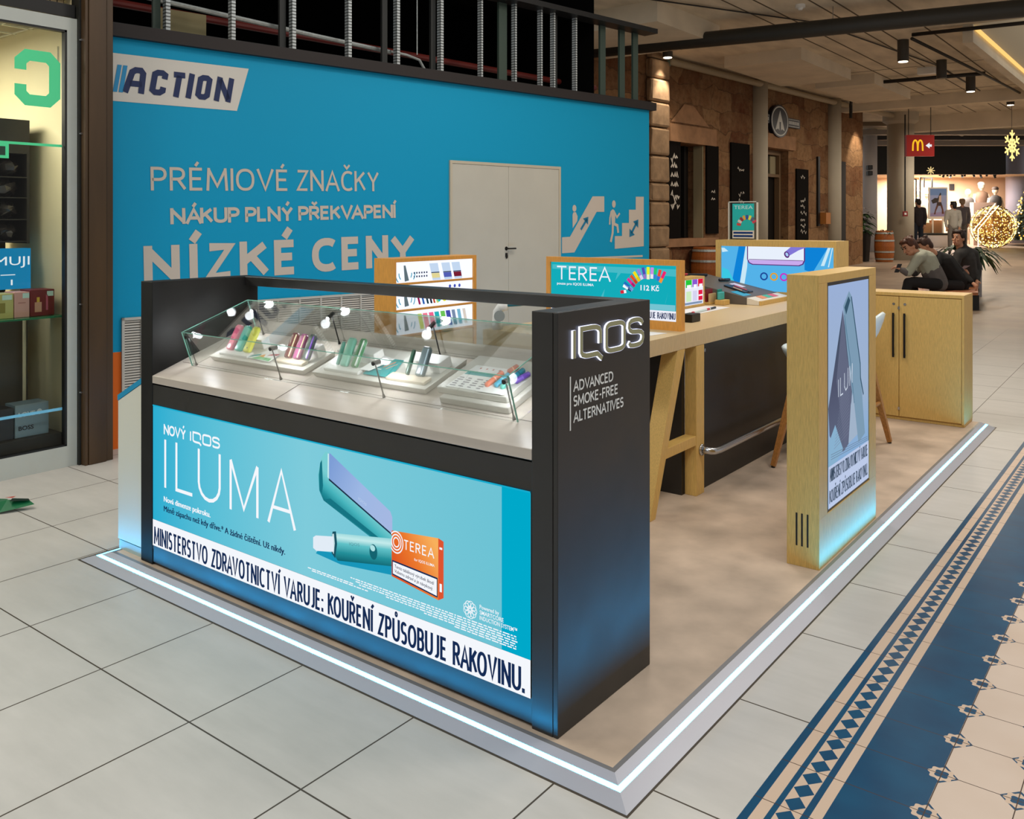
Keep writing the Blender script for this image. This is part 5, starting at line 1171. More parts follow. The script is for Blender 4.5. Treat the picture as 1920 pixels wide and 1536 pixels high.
# ------------------------------------------------------------------ sandstone building along the arcade
P1 = V((-7.317, 14.52, 0)); DS = V((.078, .997, 0)).normalized(); SFR = Fr(P1, DS, Z)
def stone_material():
    m = bpy.data.materials.new('sandstone'); m.use_nodes = True; nt = m.node_tree; X.nt = nt; b = nt.nodes['Principled BSDF']
    g = nt.nodes.new('ShaderNodeNewGeometry'); sp_ = nt.nodes.new('ShaderNodeSeparateXYZ'); nt.links.new(g.outputs['Position'], sp_.inputs[0])
    cb_ = nt.nodes.new('ShaderNodeCombineXYZ')
    w1 = noise(g.outputs['Position'], 1.3, 3)
    nt.links.new((X(sp_.outputs[1]) + w1 * .7).s, cb_.inputs[0]); nt.links.new((X(sp_.outputs[2]) + w1 * .5).s, cb_.inputs[1])
    br = nt.nodes.new('ShaderNodeTexBrick'); nt.links.new(cb_.outputs[0], br.inputs['Vector'])
    br.inputs['Scale'].default_value = 1; br.inputs['Brick Width'].default_value = .92; br.inputs['Row Height'].default_value = .46; br.inputs['Mortar Size'].default_value = .008; br.inputs['Mortar Smooth'].default_value = .4
    br.inputs['Color1'].default_value = (*lin((150, 114, 80)), 1); br.inputs['Color2'].default_value = (*lin((96, 54, 34)), 1); br.inputs['Mortar'].default_value = (*lin((80, 62, 48)), 1)
    n2 = noise(g.outputs['Position'], 2.2, 6, .65); n3 = noise(g.outputs['Position'], 9, 6, .7)
    c = mixc(ramp(n2, .35, .7, 0, .6), X(br.outputs[0]), (150, 120, 88)); c = mixc(ramp(n3, .45, .75, 0, .55), c, (70, 46, 32))
    nt.links.new(c.s, b.inputs['Base Color']); b.inputs['Roughness'].default_value = .9; b.inputs['Specular IOR Level'].default_value = .1
    bp = nt.nodes.new('ShaderNodeBump'); bp.inputs['Distance'].default_value = .06; bp.inputs['Strength'].default_value = .8
    nt.links.new((n3 * .5 + n2 * .8 + X(br.outputs[1]) * -.5).s, bp.inputs['Height']); nt.links.new(bp.outputs[0], b.inputs['Normal'])
    return m
STONE = stone_material()
m = MB(STONE)
# wall with openings: window 0.72..1.82 x 1.36..3.46, door 4.75..6.2 x 0..3.6
def wallrect(a, b, c, d): m.prism([(a, b), (c, b), (c, d), (a, d)], SFR, -.55, 0)
for q in ((-6, 0, .72, 5.4), (.72, 0, 1.8, 1.36), (.72, 3.46, 1.8, 5.4), (1.8, 0, 4.75, 5.4), (4.75, 3.6, 6.2, 5.4), (6.2, 0, 11.47, 5.4)): wallrect(*q)
sw = struct(m.build('wall_stone'))
m = MB(STONE); m.prism([(11.2, 0), (11.47, 0), (11.47, 5.4), (11.2, 5.4)], SFR, -6, -.55); struct(m.build('wall_stone_return'))
m = MB(mat('stone_pale', (150, 122, 92), .9, var=.25, scale=5, bump=.6)); random.seed(3)
z_ = .2
while z_ < 5.2:
    h_ = random.uniform(.35, .6); m.rbox((-.62, -.0, 0), (.10, .16, h_ - .02), .05, None, lambda a, b, c, z_=z_: SFR(a + random.uniform(-.02, .02), z_ + c, b)); z_ += h_
m.build('corner_stones', sw)
LED_ST = mat('ledge_stone', (152, 112, 78), .85, var=.2, scale=4, bump=.4)
for q in ((.05, 1.18, 2.35, 1.36), (.25, 3.47, 2.25, 3.85), (4.6, 3.62, 6.5, 3.98)): MB(LED_ST).prism([(q[0], q[1]), (q[2], q[1]), (q[2], q[3]), (q[0], q[3])], SFR, .001, .07).build('lintel', sw)
MB(LED_ST).poly([(.35, 3.9), (2.0, 3.9), (1.3, 4.32), (.9, 4.32)], SFR, .02).build('relieving_arch', sw)
# windows and the restaurant door
m = MB(mat('deep_dark', (14, 12, 10), .5)); m.prism([(.72, 1.36), (1.8, 1.36), (1.8, 3.46), (.72, 3.46)], SFR, -.5, -.42); w2 = struct(m.build('window_2'))
m = MB(mat('reveal_cream', (150, 138, 108), .8)); m.prism([(1.76, 1.36), (1.799, 1.36), (1.799, 3.46), (1.76, 3.46)], SFR, -.26, -.02); m.build('reveal', w2)
m = MB(mat('frame_black', (20, 17, 15), .5)); [m.prism([(a, 1.36), (a + .07, 1.36), (a + .07, 3.46), (a, 3.46)], SFR, -.41, -.34) for a in (.74, 1.08, 1.5)]; m.build('frame', w2)
m = MB(mat('door_dark', (16, 14, 13), .35)); m.prism([(4.75, 0), (6.2, 0), (6.2, 3.6), (4.75, 3.6)], SFR, -.45, -.35); d2 = struct(m.build('door_2'))
m = MB(mat('door_brown', (110, 84, 56), .7)); [m.prism(p, SFR, -.34, -.2) for p in ([(4.78, .2), (4.9, .2), (4.9, 3.6), (4.78, 3.6)], [(6.08, .2), (6.2, .2), (6.2, 3.6), (6.08, 3.6)], [(4.9, 3.48), (6.08, 3.48), (6.08, 3.6), (4.9, 3.6)], [(4.9, 2.9), (6.08, 2.9), (6.08, 2.98), (4.9, 2.98)])]; m.build('frame', d2)
m = MB(mat('reveal_cream', (150, 138, 108), .8)); m.prism([(5.75, 2.98), (6.08, 2.98), (6.08, 3.46), (5.75, 3.46)], SFR, -.34, -.30); m.build('curtain', d2)
m = MB(emi('inner_lamp', (255, 200, 140), 1.6)); [m.ball(SFR(a, b, -.33), .035, n=8) for a, b in ((5.45, 2.78), (5.42, 2.42))]; m.rect(5.3, 2.86, 5.46, 2.88, SFR, -.34); m.build('lamp_glow', d2)
m = MB(mat('notice_white', (200, 196, 180), .6)); [m.rect(*q, SFR, -.19) for q in ((4.92, 1.75, 5.22, 2.0), (4.92, 1.02, 5.38, 1.6))]; m.build('notice', d2)
def board(a0, b0, a1, b1, label, lines, vert=False, c=.05, seed=1):
    t = thing('menu_board', label, 'menu board', SFR((a0 + a1) / 2, b0, c), group='black boards on the sandstone wall')
    MB(mat('board_black', (20, 17, 15), .85, spec=.05)).prism([(a0, b0), (a1, b0), (a1, b1), (a0, b1)], SFR, .012, c).build('panel', t)
    r = random.Random(seed); m = MB(mat('chalk', (200, 192, 180), .8)); am = (a0 + a1) / 2; w_ = a1 - a0
    for z0_, z1_, sc_ in lines:
        z_ = z0_
        while z_ > z1_:                      # illegible chalk strokes
            x_ = am - w_ * .28 * sc_; k = 0
            while x_ < am + w_ * .28 * sc_:
                hh = r.uniform(.03, .07) * (1.5 if vert else 1); m.stroke([(x_, z_), (x_ + r.uniform(.02, .06), z_ + hh * r.choice((-1, 1))), (x_ + r.uniform(.05, .1), z_ + r.uniform(-.02, .02))], .024 * (1.5 if vert else .9), SFR, c=c + .003); x_ += r.uniform(.07, .12)
            z_ -= .17 if not vert else .2
    m.build('chalk_lines', t)
board(.17, 1.37, .70, 3.47, 'black window shutter with large white chalk script, leftmost on the sandstone wall', [(3.1, 1.9, .9)], True, seed=2)
board(1.84, 1.45, 2.38, 3.48, 'black window shutter with faint dim script right of the stone window', [(2.4, 2.2, .5)], seed=3)
board(2.99, 1.1, 3.92, 3.62, 'wide black board half hidden behind the first concrete column', [(3.0, 2.85, .6), (2.4, 2.2, .4)], seed=4)
board(6.62, .75, 7.36, 3.15, 'tall narrow black menu board right of the restaurant door', [(2.95, 2.8, .6), (2.3, 1.4, .7)], seed=5)
# round restaurant sign
rs = thing('round_sign', 'round black restaurant sign with white emblem and dark name band on the sandstone', 'sign', SFR(5.4, 4.32, .1))
m = MB(mat('sign_blackblue', (16, 20, 34), .4)); f_ = SFR
def discp(a, b, ra, rb, c0, c1, mt): m.prism([(a + ra * math.cos(2 * PI * i / 32), b + rb * math.sin(2 * PI * i / 32)) for i in range(32)], SFR, c0, c1, mt)
discp(5.45, 4.32, .52, .42, .002, .12, None); m.prism([(4.3, 4.22), (6.75, 4.22), (6.75, 4.46), (4.3, 4.46)], SFR, .002, .08); m.build('panel', rs)
m = MB(mat('sign_pale', (196, 196, 190), .5)); m.ring(5.45, 4.32, .44, .48, SFR, .121, sy=.8, n=32)
m.poly([(5.18, 4.08), (5.45, 4.60), (5.72, 4.08), (5.55, 4.12), (5.45, 4.04), (5.35, 4.12)], SFR, .122); m.poly([(5.41, 4.05), (5.49, 4.05), (5.49, 4.3), (5.41, 4.3)], SFR, .123, mat('sign_blackblue', (16, 20, 34), .4))
for a, b in ((4.40, 4.88), (6.02, 6.66)):
    m.stroke([(a - .03, 4.25), (b + .03, 4.25), (b + .03, 4.43), (a - .03, 4.43)], .012, SFR, c=.081, closed=True)
    x_ = a
    while x_ < b: m.rect(x_, 4.30, x_ + .045, 4.385, SFR, .081); x_ += .075
m.build('emblem', rs)
t = thing('wall_torch', 'slim black post lamp with amber box on the sandstone wall', 'lamp', SFR(8.1, 1.7, .15))
MB(DKMETAL).prism([(7.99, 1.6), (8.11, 1.6), (8.11, 3.55), (7.99, 3.55)], SFR, .002, .06).build('post', t)
m = MB(mat('amber_box', (176, 112, 50), .5)); m.prism([(8.14, 1.66), (8.46, 1.66), (8.46, 1.98), (8.14, 1.98)], SFR, .002, .22); m.build('box', t)
m = MB(mat('niche_shade', (30, 22, 16), .7)); m.prism([(9.7, 1.0), (10.05, 1.0), (10.05, 3.5), (9.7, 3.5)], SFR, .012, .03); n_ = m.build('menu_board'); tag(n_, 'narrow dark panel standing in for a shaded niche on the sandstone just right of the second concrete column', 'menu board', 'black boards on the sandstone wall')  # flat panel whose dark colour stands in for shade inside a niche
spot('stone_spot', SFR(-.2, 5.1, .45), SFR(-.2, 2.5, .1), 120, angle=70); spot('stone_spot', SFR(10.9, 5.1, .6), SFR(10.9, 2.6, 0), 280, angle=60)
spot('stone_spot', SFR(5.3, 5.1, 1.4), SFR(5.3, 2.6, 0), 40, angle=75); spot('stone_spot', SFR(1.6, 5.1, 1.4), SFR(1.3, 2.4, 0), 40, angle=75)

# ------------------------------------------------------------------ ceiling
CONC = mat('concrete', (222, 210, 188), .85, spec=.15, var=.16, scale=1.1, stretch=(3, 1, 1))
ZC_ = 5.27
m = MB(CONC)
for q in ((-14, 9.5, -1.45, 33), (-1.45, 9.5, 9, 15.2)): m.box((q[0], q[1], ZC_), (q[2], q[3], ZC_ + .25))
struct(m.build('ceiling'))
def cbox(lo, hi, nm='ceiling_panel', mt=None): b = MB(mt or mat('concrete_panel', (224, 212, 190), .85, spec=.15, var=.1, scale=1.5)); b.box(lo, hi); return struct(b.build(nm))
cbox((-8.2, 10.2, 4.93), (-5.1, 12.55, ZC_)); cbox((-6.28, 15.4, 5.02), (-4.62, 18.7, ZC_)); cbox((-5.75, 19.6, 5.02), (-4.34, 23.0, ZC_))
cbox((-6.6, 24.25, 4.95), (-1.45, 24.6, ZC_), 'ceiling_beam'); cbox((-6.6, 29.5, 4.75), (1, 30.0, ZC_), 'ceiling_beam'); cbox((-1.62, 15.2, 4.95), (-1.45, 33, ZC_), 'ceiling_beam')
# seams in the slab
m = MB(mat('seam_dark', (96, 84, 66), .9)); [m.box((x_, 9.5, ZC_ - .004), (x_ + .03, 33, ZC_ - .001)) for x_ in (-4.3, -3.9, -3.2, -2.9, -2.2)]; [m.box((-8, y_, ZC_ - .004), (-1.5, y_ + .03, ZC_ - .001)) for y_ in (14, 19.2, 23.6, 27)]; struct(m.build('trim_3'))
def pipe(name, pts, r, mt, label, n=12): t = MB(mt); t.tube(pts, r, n=n); return tag(t.build(name, smooth=True), label, 'pipe')
PD = mat('pipe_dark', (52, 51, 47), .5); PL = mat('pipe_pale', (172, 158, 132), .5); PB = mat('pipe_black', (30, 27, 24), .5)
big = pipe('ceiling_pipe', [(-7.9, 11.55, 4.93), (-2.6, 12.4, 4.93), (1.5, 13.05, 4.93)], .135, PD, 'thick dark pipe crossing under the concrete ceiling')
pipe('ceiling_pipe', [(-7.15, 14.6, 5.14), (-6.55, 22.5, 5.14), (-5.9, 29, 5.14), (-5.5, 36, 5.14)], .075, PL, 'long pale pipe running along the top of the sandstone wall')
pipe('ceiling_pipe', [(-2.45, 15.1, 5.19), (-.4, 15.25, 5.19), (1, 15.3, 5.19)], .035, PB, 'short black pipe crossing at the edge of the skylight')
pipe('ceiling_pipe', [(-2.45, 15.1, 5.12), (-2.13, 20.5, 5.12), (-1.9, 25, 5.12)], .03, PB, 'thin black pipe running lengthwise beside the skylight')
pipe('ceiling_pipe', [(-6.11, 23.7, 4.7), (-6.11, 23.7, 5.1), (-5.5, 21.8, 5.16), (-4.85, 21.6, 5.16), (-4.4, 20.4, 5.16), (-2.13, 20.5, 5.16)], .045, PB, 'black cranked sprinkler pipe stepping down by the second concrete column')
pipe('ceiling_pipe', [(-7.2, 14.62, 5.05), (-7.2, 14.62, 5.9)], .05, mat('pipe_green', (100, 118, 104), .5), 'short grey green hanger pipe at the corner of the sandstone wall')
for q in (((-5.0, 9.6, 5.22), (-3.4, 15.2, 5.22)), ((-4.1, 9.6, 5.22), (-2.9, 14, 5.22)), ((-3.0, 14.0, 5.24), (-2.7, 33, 5.24))):
    pass
pipe('cable', [(-5.3, 9.6, 5.24), (-3.6, 13.2, 5.24), (-2.9, 19, 5.24), (-2.85, 24.1, 5.24)], .014, PB, 'thin dark cable along the concrete ceiling above the spotlights', 6)
def clamp(x): pass
m = MB(STEEL)
for k_ in (.25, .52, .82):
    p = V((-7.9, 11.55, 4.93)).lerp(V((1.5, 13.05, 4.93)), k_); m.ring(0, 0, .138, .146, Fr(p, (0, 0, 1), (.16, -.99, 0)), 0, n=20); m.cyl(p + V((0, 0, .135)), p + V((0, 0, .34)), .008, n=6)
m.build('clamp', big)
LGT = emi('lamp_warm', (255, 232, 200), 6)
def cyl_lamp(x, y, h, label, lit=True):
    t = thing('ceiling_spotlight', label, 'spotlight', (x, y, ZC_ - .002), group='cylindrical spotlights under the concrete ceiling')
    m = MB(mat('lamp_grey', (66, 62, 56), .5)); m.cyl((x, y, ZC_ - .002), (x, y, ZC_ - h), .105, n=20); m.build('body', t, smooth=False)
    m = MB(LGT if lit else mat('lamp_off', (140, 130, 110), .5)); m.cyl((x, y, ZC_ - h - .012), (x, y, ZC_ - h), .088, n=20); m.build('lens', t)
    if lit: spot('spotlight_beam', (x, y, ZC_ - h - .05), (x, y, 0), 60, angle=85)
cyl_lamp(-2.80, 15.91, .42, 'large grey cylinder spotlight hanging nearest under the ceiling')
cyl_lamp(-2.69, 18.71, .40, 'dark unlit cylinder spotlight between the two lit ones', False)
cyl_lamp(-2.55, 21.14, .42, 'lit cylinder spotlight third along the ceiling row')
cyl_lamp(-3.23, 14.0, .10, 'short round spotlight under the thick dark pipe')
cyl_lamp(-2.57, 25.84, .10, 'small lit spotlight just beyond the concrete cross beam')
cyl_lamp(-2.59, 27.3, .10, 'farthest small lit spotlight in the ceiling row')
cyl_lamp(-7.0, 14.2, .12, 'small lit spotlight at the corner of the sandstone wall')
t = MB(WHITE); t.cyl((-3.4, 11.9, ZC_), (-3.4, 11.9, ZC_ - .05), .08); t.cyl((-3.4, 11.9, ZC_ - .05), (-3.4, 11.9, ZC_ - .09), .05, .03); tag(t.build('smoke_detector'), 'small white smoke detector on the ceiling near the upper picture edge', 'detector')
t = MB(WHITE); t.rbox((-3.35, 19.4, ZC_ - .16), (-2.98, 19.6, ZC_ - .002), .01); tag(t.build('exit_light'), 'small white emergency light box on the ceiling between the spotlights', 'emergency light')
# skylight
m = MB(mat('skylight_cream', (196, 184, 158), .6)); m.face([(-1.45, 15.2, ZC_), (-1.45, 40, ZC_), (-.6, 40, 6.6), (-.6, 15.2, 6.6)]); m.face([(-1.45, 15.2, ZC_), (9, 15.2, ZC_), (9, 14.6, 6.6), (-1.45, 14.6, 6.6)]); struct(m.build('ceiling_skylight'))
m = MB(emi('gold_strip', (255, 206, 120), 1.1)); m.box((-1.43, 15.3, ZC_ - .10), (-1.39, 33, ZC_ - .04)); st = m.build('light_strip'); tag(st, 'golden light strip along the skylight edge', 'light strip')
area('skylight_glow', (-.9, 22, 6.2), 1, 60, (1, .85, .6), sizey=10)
def bulbs(m, n, fn, r, mats): 
    for i in range(n):
        p = fn(i); m.mesh([p + V(d) * r for d in ((1, 0, 0), (0, 1, 0), (-1, 0, 0), (0, -1, 0), (0, 0, 1), (0, 0, -1))], [(0, 1, 4), (1, 2, 4), (2, 3, 4), (3, 0, 4), (1, 0, 5), (2, 1, 5), (3, 2, 5), (0, 3, 5)], mats[i % len(mats)])
random.seed(8)
def sph(c, r):
    def f(i):
        d = V((random.gauss(0, 1), random.gauss(0, 1), random.gauss(0, 1))).normalized(); return V(c) + d * r * random.uniform(.9, 1)
    return f
G1, G2, G3 = emi('bulb_gold', (255, 206, 110), 2.2), emi('bulb_pale', (255, 240, 200), 3), emi('bulb_blue', (190, 215, 255), 2.2)
BRONZE = mat('ornament_bronze', (96, 66, 26), .5, metal=.3)
c_ = at(1908, 55, 21); t = thing('light_ball', 'sparkling blue white ball of lights hanging in the skylight', 'light decoration', c_)
m = MB(mat('ball_wire', (70, 66, 60), .5)); m.ball(c_, .30, n=12); m.build('frame', t)
m = MB(); bulbs(m, 170, sph(c_, .42), .016, (G3, G2, G1)); b_ = m.build('bulbs', t); b_['kind'] = 'stuff'
m = MB(DKMETAL); m.cyl(c_ + V((0, 0, .3)), c_ + V((0, 0, 1.2)), .006, n=6); m.build('wire', t)

# ------------------------------------------------------------------ columns
COLM = mat('column_grey', (184, 174, 154), .7, var=.06, scale=2)
def column(x, y, r, label, mt=None, zt=ZC_):
    t = thing('concrete_column', label, 'column', (x, y, zr(y)))
    m = MB(mt or COLM); m.lathe([(r, zr(y) - .02), (r, zt)], (x, y, 0), n=40); m.build('shaft', t, smooth=False)
    for p in t.children[0].data.polygons: p.use_smooth = len(p.vertices) == 4
    return t
column(-6.96, 18.93, .245, 'slim grey concrete column in front of the restaurant door, nearest one'); column(-6.57, 23.53, .235, 'second slim grey concrete column right of the round sign')
c3 = column(-5.905, 28.33, .41, 'thick pale concrete column with red alarm box and conduit')
m = MB(COLM); m.lathe([(.41, 4.9), (.55, 5.0), (.55, ZC_)], (-5.905, 28.33, 0), n=32); m.build('capital', c3)
q = at(1697, 300, 27.95); m = MB(DKMETAL); m.tube([at(1697, 215, 28.05), at(1697, 397, 28.05)], .022, n=8); m.build('conduit', c3)
p = at(1697, 401, 28.02); t = thing('fire_alarm', 'small red fire alarm box on the thick concrete column', 'alarm', p)
m = MB(mat('alarm_red', (140, 30, 26), .5)); m.rbox((-.075, -.03, -.08), (.075, .03, .08), .012, None, lambda a, b, c: p + RT * a - FW * b + V(Z) * c); m.build('box', t)
m = MB(WHITE); m.rbox((-.035, .03, -.035), (.035, .036, .035), .004, None, lambda a, b, c: p + RT * a - FW * b + V(Z) * c); m.build('button_plate', t)
WCOL = mat('column_white', (206, 204, 206), .6)
p = floor_at(1631, 34); cw = column(p.x, p.y, .265, 'white round column beyond the sandstone corner carrying black projectors', WCOL)
for v_ in (314, 325):
    c_ = at(1630, v_, 33.68); t = thing('projector', 'black projector on the white column, %s one' % ('upper' if v_ < 320 else 'lower'), 'spotlight', c_, group='projectors on the white column')
    m = MB(DKMETAL); m.rbox((-.09, -.10, -.08), (.09, .12, .08), .02, None, lambda a, b, c, c_=c_: c_ + RT * a - FW * b + V(Z) * c); m.build('body', t)
p = floor_at(1905, 39.0); column(p.x, p.y, .41, 'lavender white column behind the golden tree', mat('column_lav', (176, 176, 196), .6))

# ------------------------------------------------------------------ barrels and planters
BARW = wood_mat('barrel_oak', (156, 88, 38), .25)
def barrel(u, d, r, h, label):
    p = floor_at(u, d); t = thing('barrel', label, 'barrel', p, group='wine barrels')
    m = MB(BARW); m.lathe([(r * .84, 0), (r * .95, h * .22), (r, h * .5), (r * .95, h * .78), (r * .84, h), (r * .78, h), (r * .78, h - .03)], (0, 0, 0), n=28); m.build('staves', t, local=True, smooth=False)
    for a, b in ((.07, .12), (.30, .35), (.66, .71), (.90, .95)):
        f = lambda k: r * (1.0 - .16 * ((k - .5) / .5) ** 2) + .006
        m = MB(GALV); m.lathe([(f(a), h * a), (f(b), h * b)], (0, 0, 0), n=28, cap=False); m.build('hoop', t, local=True)
    return t, p
barrel(1326, 19.6, .36, .96, 'wine barrel half hidden behind the large lit display')
b2, p2 = barrel(1658, 28.0, .30, .98, 'wine barrel with a plant on top beside the thick column')
LEAF = mat('leaf_dark_green', (34, 58, 26), .45, var=.4, scale=20); LEAF2 = mat('leaf_bright', (72, 110, 40), .4, var=.4, scale=14)
def leaves(m, c, n, ln, w, droop, rnd, up=.5, mt=None):
    for i in range(n):
        a = rnd.uniform(0, 2 * PI); e = rnd.uniform(.1, 1.25) ; L = ln * rnd.uniform(.6, 1.1)
        d = V((math.cos(a) * math.cos(e), math.sin(a) * math.cos(e), math.sin(e) * up + .1)); s_ = d.cross(V(Z)).normalized(); P = []
        for k in range(6):
            t_ = k / 5; q = V(c) + d * L * t_ - V(Z) * droop * L * t_ * t_; ww = w * math.sin(PI * min(.98, .12 + t_ * .88)) * .5 + .002; P.append((q - s_ * ww, q + s_ * ww))
        m.mesh([x for pr in P for x in pr], [(2 * k, 2 * k + 1, 2 * k + 3, 2 * k + 2) for k in range(5)], mt)
R_ = random.Random(4)
t = thing('potted_plant', 'spiky green plant growing on top of the wine barrel', 'plant', p2 + V((0, 0, .95)))
m = MB(LEAF); leaves(m, p2 + V((0, 0, .94)), 26, .48, .06, .5, R_); m.build('foliage', t); m = MB(mat('soil', (50, 38, 28), .9)); m.cyl(p2 + V((0, 0, .955)), p2 + V((0, 0, .975)), .2, n=20); m.build('soil', t)
p = floor_at(1614, 28.4); t = thing('tall_planter', 'tall black planter with a dark bush and silvery sprigs at the sandstone corner', 'planter', p)
m = MB(mat('planter_black', (22, 20, 19), .5)); m.loft([[p + V((a * .20, b * .20, 0)) for a, b in ((-1, -1), (1, -1), (1, 1), (-1, 1))], [p + V((a * .25, b * .25, .90)) for a, b in ((-1, -1), (1, -1), (1, 1), (-1, 1))]]); m.build('pot', t)
m = MB(LEAF); [leaves(m, p + V((R_.uniform(-.15, .15), R_.uniform(-.15, .15), .9 + k * .11)), 26, .5, .10, .5, R_) for k in range(6)]; m.build('foliage', t)
m = MB(mat('sprig_silver', (206, 200, 200), .5)); [leaves(m, p + RT * .22 + V((R_.uniform(-.1, .1), R_.uniform(-.1, .1), .95 + k * .12)), 7, .34, .055, .3, R_) for k in range(7)]; m.build('silver_sprigs', t)

# ------------------------------------------------------------------ far shop
DSH = 36.5; O_ = floor_at(1713, DSH); SH = Fr(V((O_.x, O_.y, 0)), RT, Z); KX = DSH / FPX
sa = lambda u: (u - 1713) * KX
sz = lambda v: CAM.z + (HORIZON - v) * KX
m = MB(mat('fascia_black', (12, 11, 10), .6)); m.prism([(-2.5, sz(327)), (sa(1886), sz(327)), (sa(1886), sz(274)), (-2.5, sz(274))], SH, -.3, 0); struct(m.build('trim_4'))
FARC = mat('far_wall_cream', (232, 196, 160), .8)
zf = zr(O_.y) 
m = MB(FARC); m.face([SH(-3, zf, -3.2), SH(7, zf, -3.2), SH(7, 4.2, -3.2), SH(-3, 4.2, -3.2)]); struct(m.build('wall_back'))
m = MB(mat('far_ceiling', (206, 180, 150), .8)); m.face([SH(-3, sz(326), -3.2), SH(7, sz(326), -3.2), SH(7, sz(326), -.3), SH(-3, sz(326), -.3)]); struct(m.build('ceiling_back'))
area('shop_lamps', SH(1.9, sz(330), -1.6), 3.2, 700, (1, .92, .84), sizey=2)
spot('poster_fill', SH(1.0, 3.3, 2.2), SH(sa(1761), 2.3, -.1), 60, (1, .95, .9), 70)  # added fill light to brighten the poster, has no lamp body
# grey ducts and beams above
for k_, (v0_, v1_, d_, c_) in enumerate(((224, 236, 31.5, (120, 108, 90)), (243, 252, 33, (140, 134, 128)), (256, 262, 34, (40, 36, 34)), (264, 272, 35, (150, 140, 132)))):
    m = MB(mat('duct_%d' % k_, c_, .6)); a, b = at(1600, v0_, d_), at(2100, v1_, d_); zz0, zz1 = b.z, a.z
    m.mesh([V((q.x, q.y, z_)) + FW * e_ for q in (a, b) for z_ in (zz0, zz1) for e_ in (0, .5)], [(0, 1, 3, 2), (4, 6, 7, 5), (0, 4, 5, 1), (2, 3, 7, 6), (0, 2, 6, 4), (1, 5, 7, 3)]); o = m.build('ceiling_duct'); tag(o, ('brown', 'light grey', 'black', 'pale grey')[k_] + ' duct crossing above the far shop front, ' + ('nearest', 'second', 'third', 'lowest')[k_] + ' of four', 'duct', 'ducts above the far shop')
m = MB(mat('far_void', (60, 52, 44), .9)); m.face([at(1500, 225, 39), at(2200, 225, 39), at(2200, 285, 39), at(1500, 285, 39)]); struct(m.build('wall_far'))
m = MB(CONC); m.box((-9, 33, 5.6), (9, 42, 5.8)); struct(m.build('ceiling_far'))
t = thing('fashion_poster', 'framed poster of a striding figure standing in the far shop window', 'poster', SH(sa(1761), sz(437), -.1))
m = MB(mat('poster_frame', (226, 214, 200), .5)); m.prism([(sa(1743), sz(411)), (sa(1779), sz(411)), (sa(1779), sz(351)), (sa(1743), sz(351))], SH, -.14, -.10); m.prism([(sa(1750), sz(436.9)), (sa(1753), sz(436.9)), (sa(1753), sz(411)), (sa(1750), sz(411))], SH, -.14, -.11); m.prism([(sa(1769), sz(436.9)), (sa(1772), sz(436.9)), (sa(1772), sz(411)), (sa(1769), sz(411))], SH, -.14, -.11); m.build('frame', t)
m = MB(); SV = lambda u, v: (sa(u), sz(v)); pl_ = lambda pts, rgb, c: m.poly([SV(*q) for q in pts], SH, c, mat('fp_%d_%d_%d' % rgb, rgb, .6))
pl_([(1746, 406), (1777, 406), (1777, 354), (1746, 354)], (150, 160, 200), -.099); pl_([(1746, 406), (1777, 406), (1777, 396), (1746, 400)], (150, 136, 180), -.098); pl_([(1746, 366), (1777, 366), (1777, 354), (1746, 354)], (110, 140, 190), -.0985)
pl_([(1760, 372), (1765, 361), (1767, 363), (1764, 374)], (40, 26, 22), -.097); pl_([(1748, 376), (1755, 371), (1763, 372), (1761, 379), (1751, 382)], (44, 32, 28), -.096); pl_([(1763, 367), (1767, 366), (1767, 380), (1762, 382)], (210, 180, 160), -.0955); pl_([(1759, 379), (1767, 379), (1769, 386), (1758, 386)], (60, 36, 30), -.095); pl_([(1758, 385), (1762, 385), (1757, 396), (1756, 402), (1753, 402), (1755, 394)], (96, 50, 36), -.094); pl_([(1765, 385), (1769, 385), (1771, 394), (1772, 401), (1768, 401), (1768, 393)], (96, 50, 36), -.094)
m.build('print', t)
def rail(u0, u1, v0_, v1_, label):
    t = thing('clothes_rail', label, 'clothes rail', SH(sa((u0 + u1) / 2), zf, -1), group='black rails in the far shop'); m = MB(DKMETAL)
    m.stroke([SV(u0, 460), SV(u0, v0_), SV(u1, v0_), SV(u1, 460)], .05, SH, c=-1.2, depth=.05); m.stroke([SV((u0 * 2 + u1) / 3, v0_), SV((u0 * 2 + u1) / 3, v1_)], .04, SH, c=-1.2, depth=.05); m.build('frame', t)
rail(1720, 1742, 334, 372, 'black rail frame behind the white hat in the far shop'); rail(1750, 1773, 331, 350, 'black rail frame above the fashion poster in the far shop')
for i, (u0, v0_) in enumerate(((1777, 324), (1784, 327), (1790, 325), (1797, 328), (1804, 324), (1817, 327), (1824, 325), (1838, 326), (1852, 328), (1866, 325), (1878, 328), (1883, 325))):
    c_ = SH(sa(u0), sz(v0_), -.6); o = MB(DKMETAL); o.cyl(c_ + V((0, 0, .08)), c_ + RT * R_.uniform(-.1, .1) + V((0, 0, -.1)), .045, n=8); o = o.build('track_spotlight'); tag(o, 'black track spotlight inside the far shop', 'spotlight', 'track spotlights in the far shop')
t = MB(mat('wood_crate', (176, 128, 84), .6)); t.prism([SV(1734, 437), SV(1752, 437), SV(1752, 418), SV(1734, 418)], SH, -.6, -.2); tag(t.build('display_block'), 'pale wooden display block under the fashion poster', 'block')
t = MB(mat('wood_crate2', (150, 104, 64), .6)); t.prism([SV(1755, 437), SV(1773, 437), SV(1773, 413), SV(1755, 413)], SH, -.6, -.2); tag(t.build('display_block'), 'taller brown display block right of the pale one', 'block')
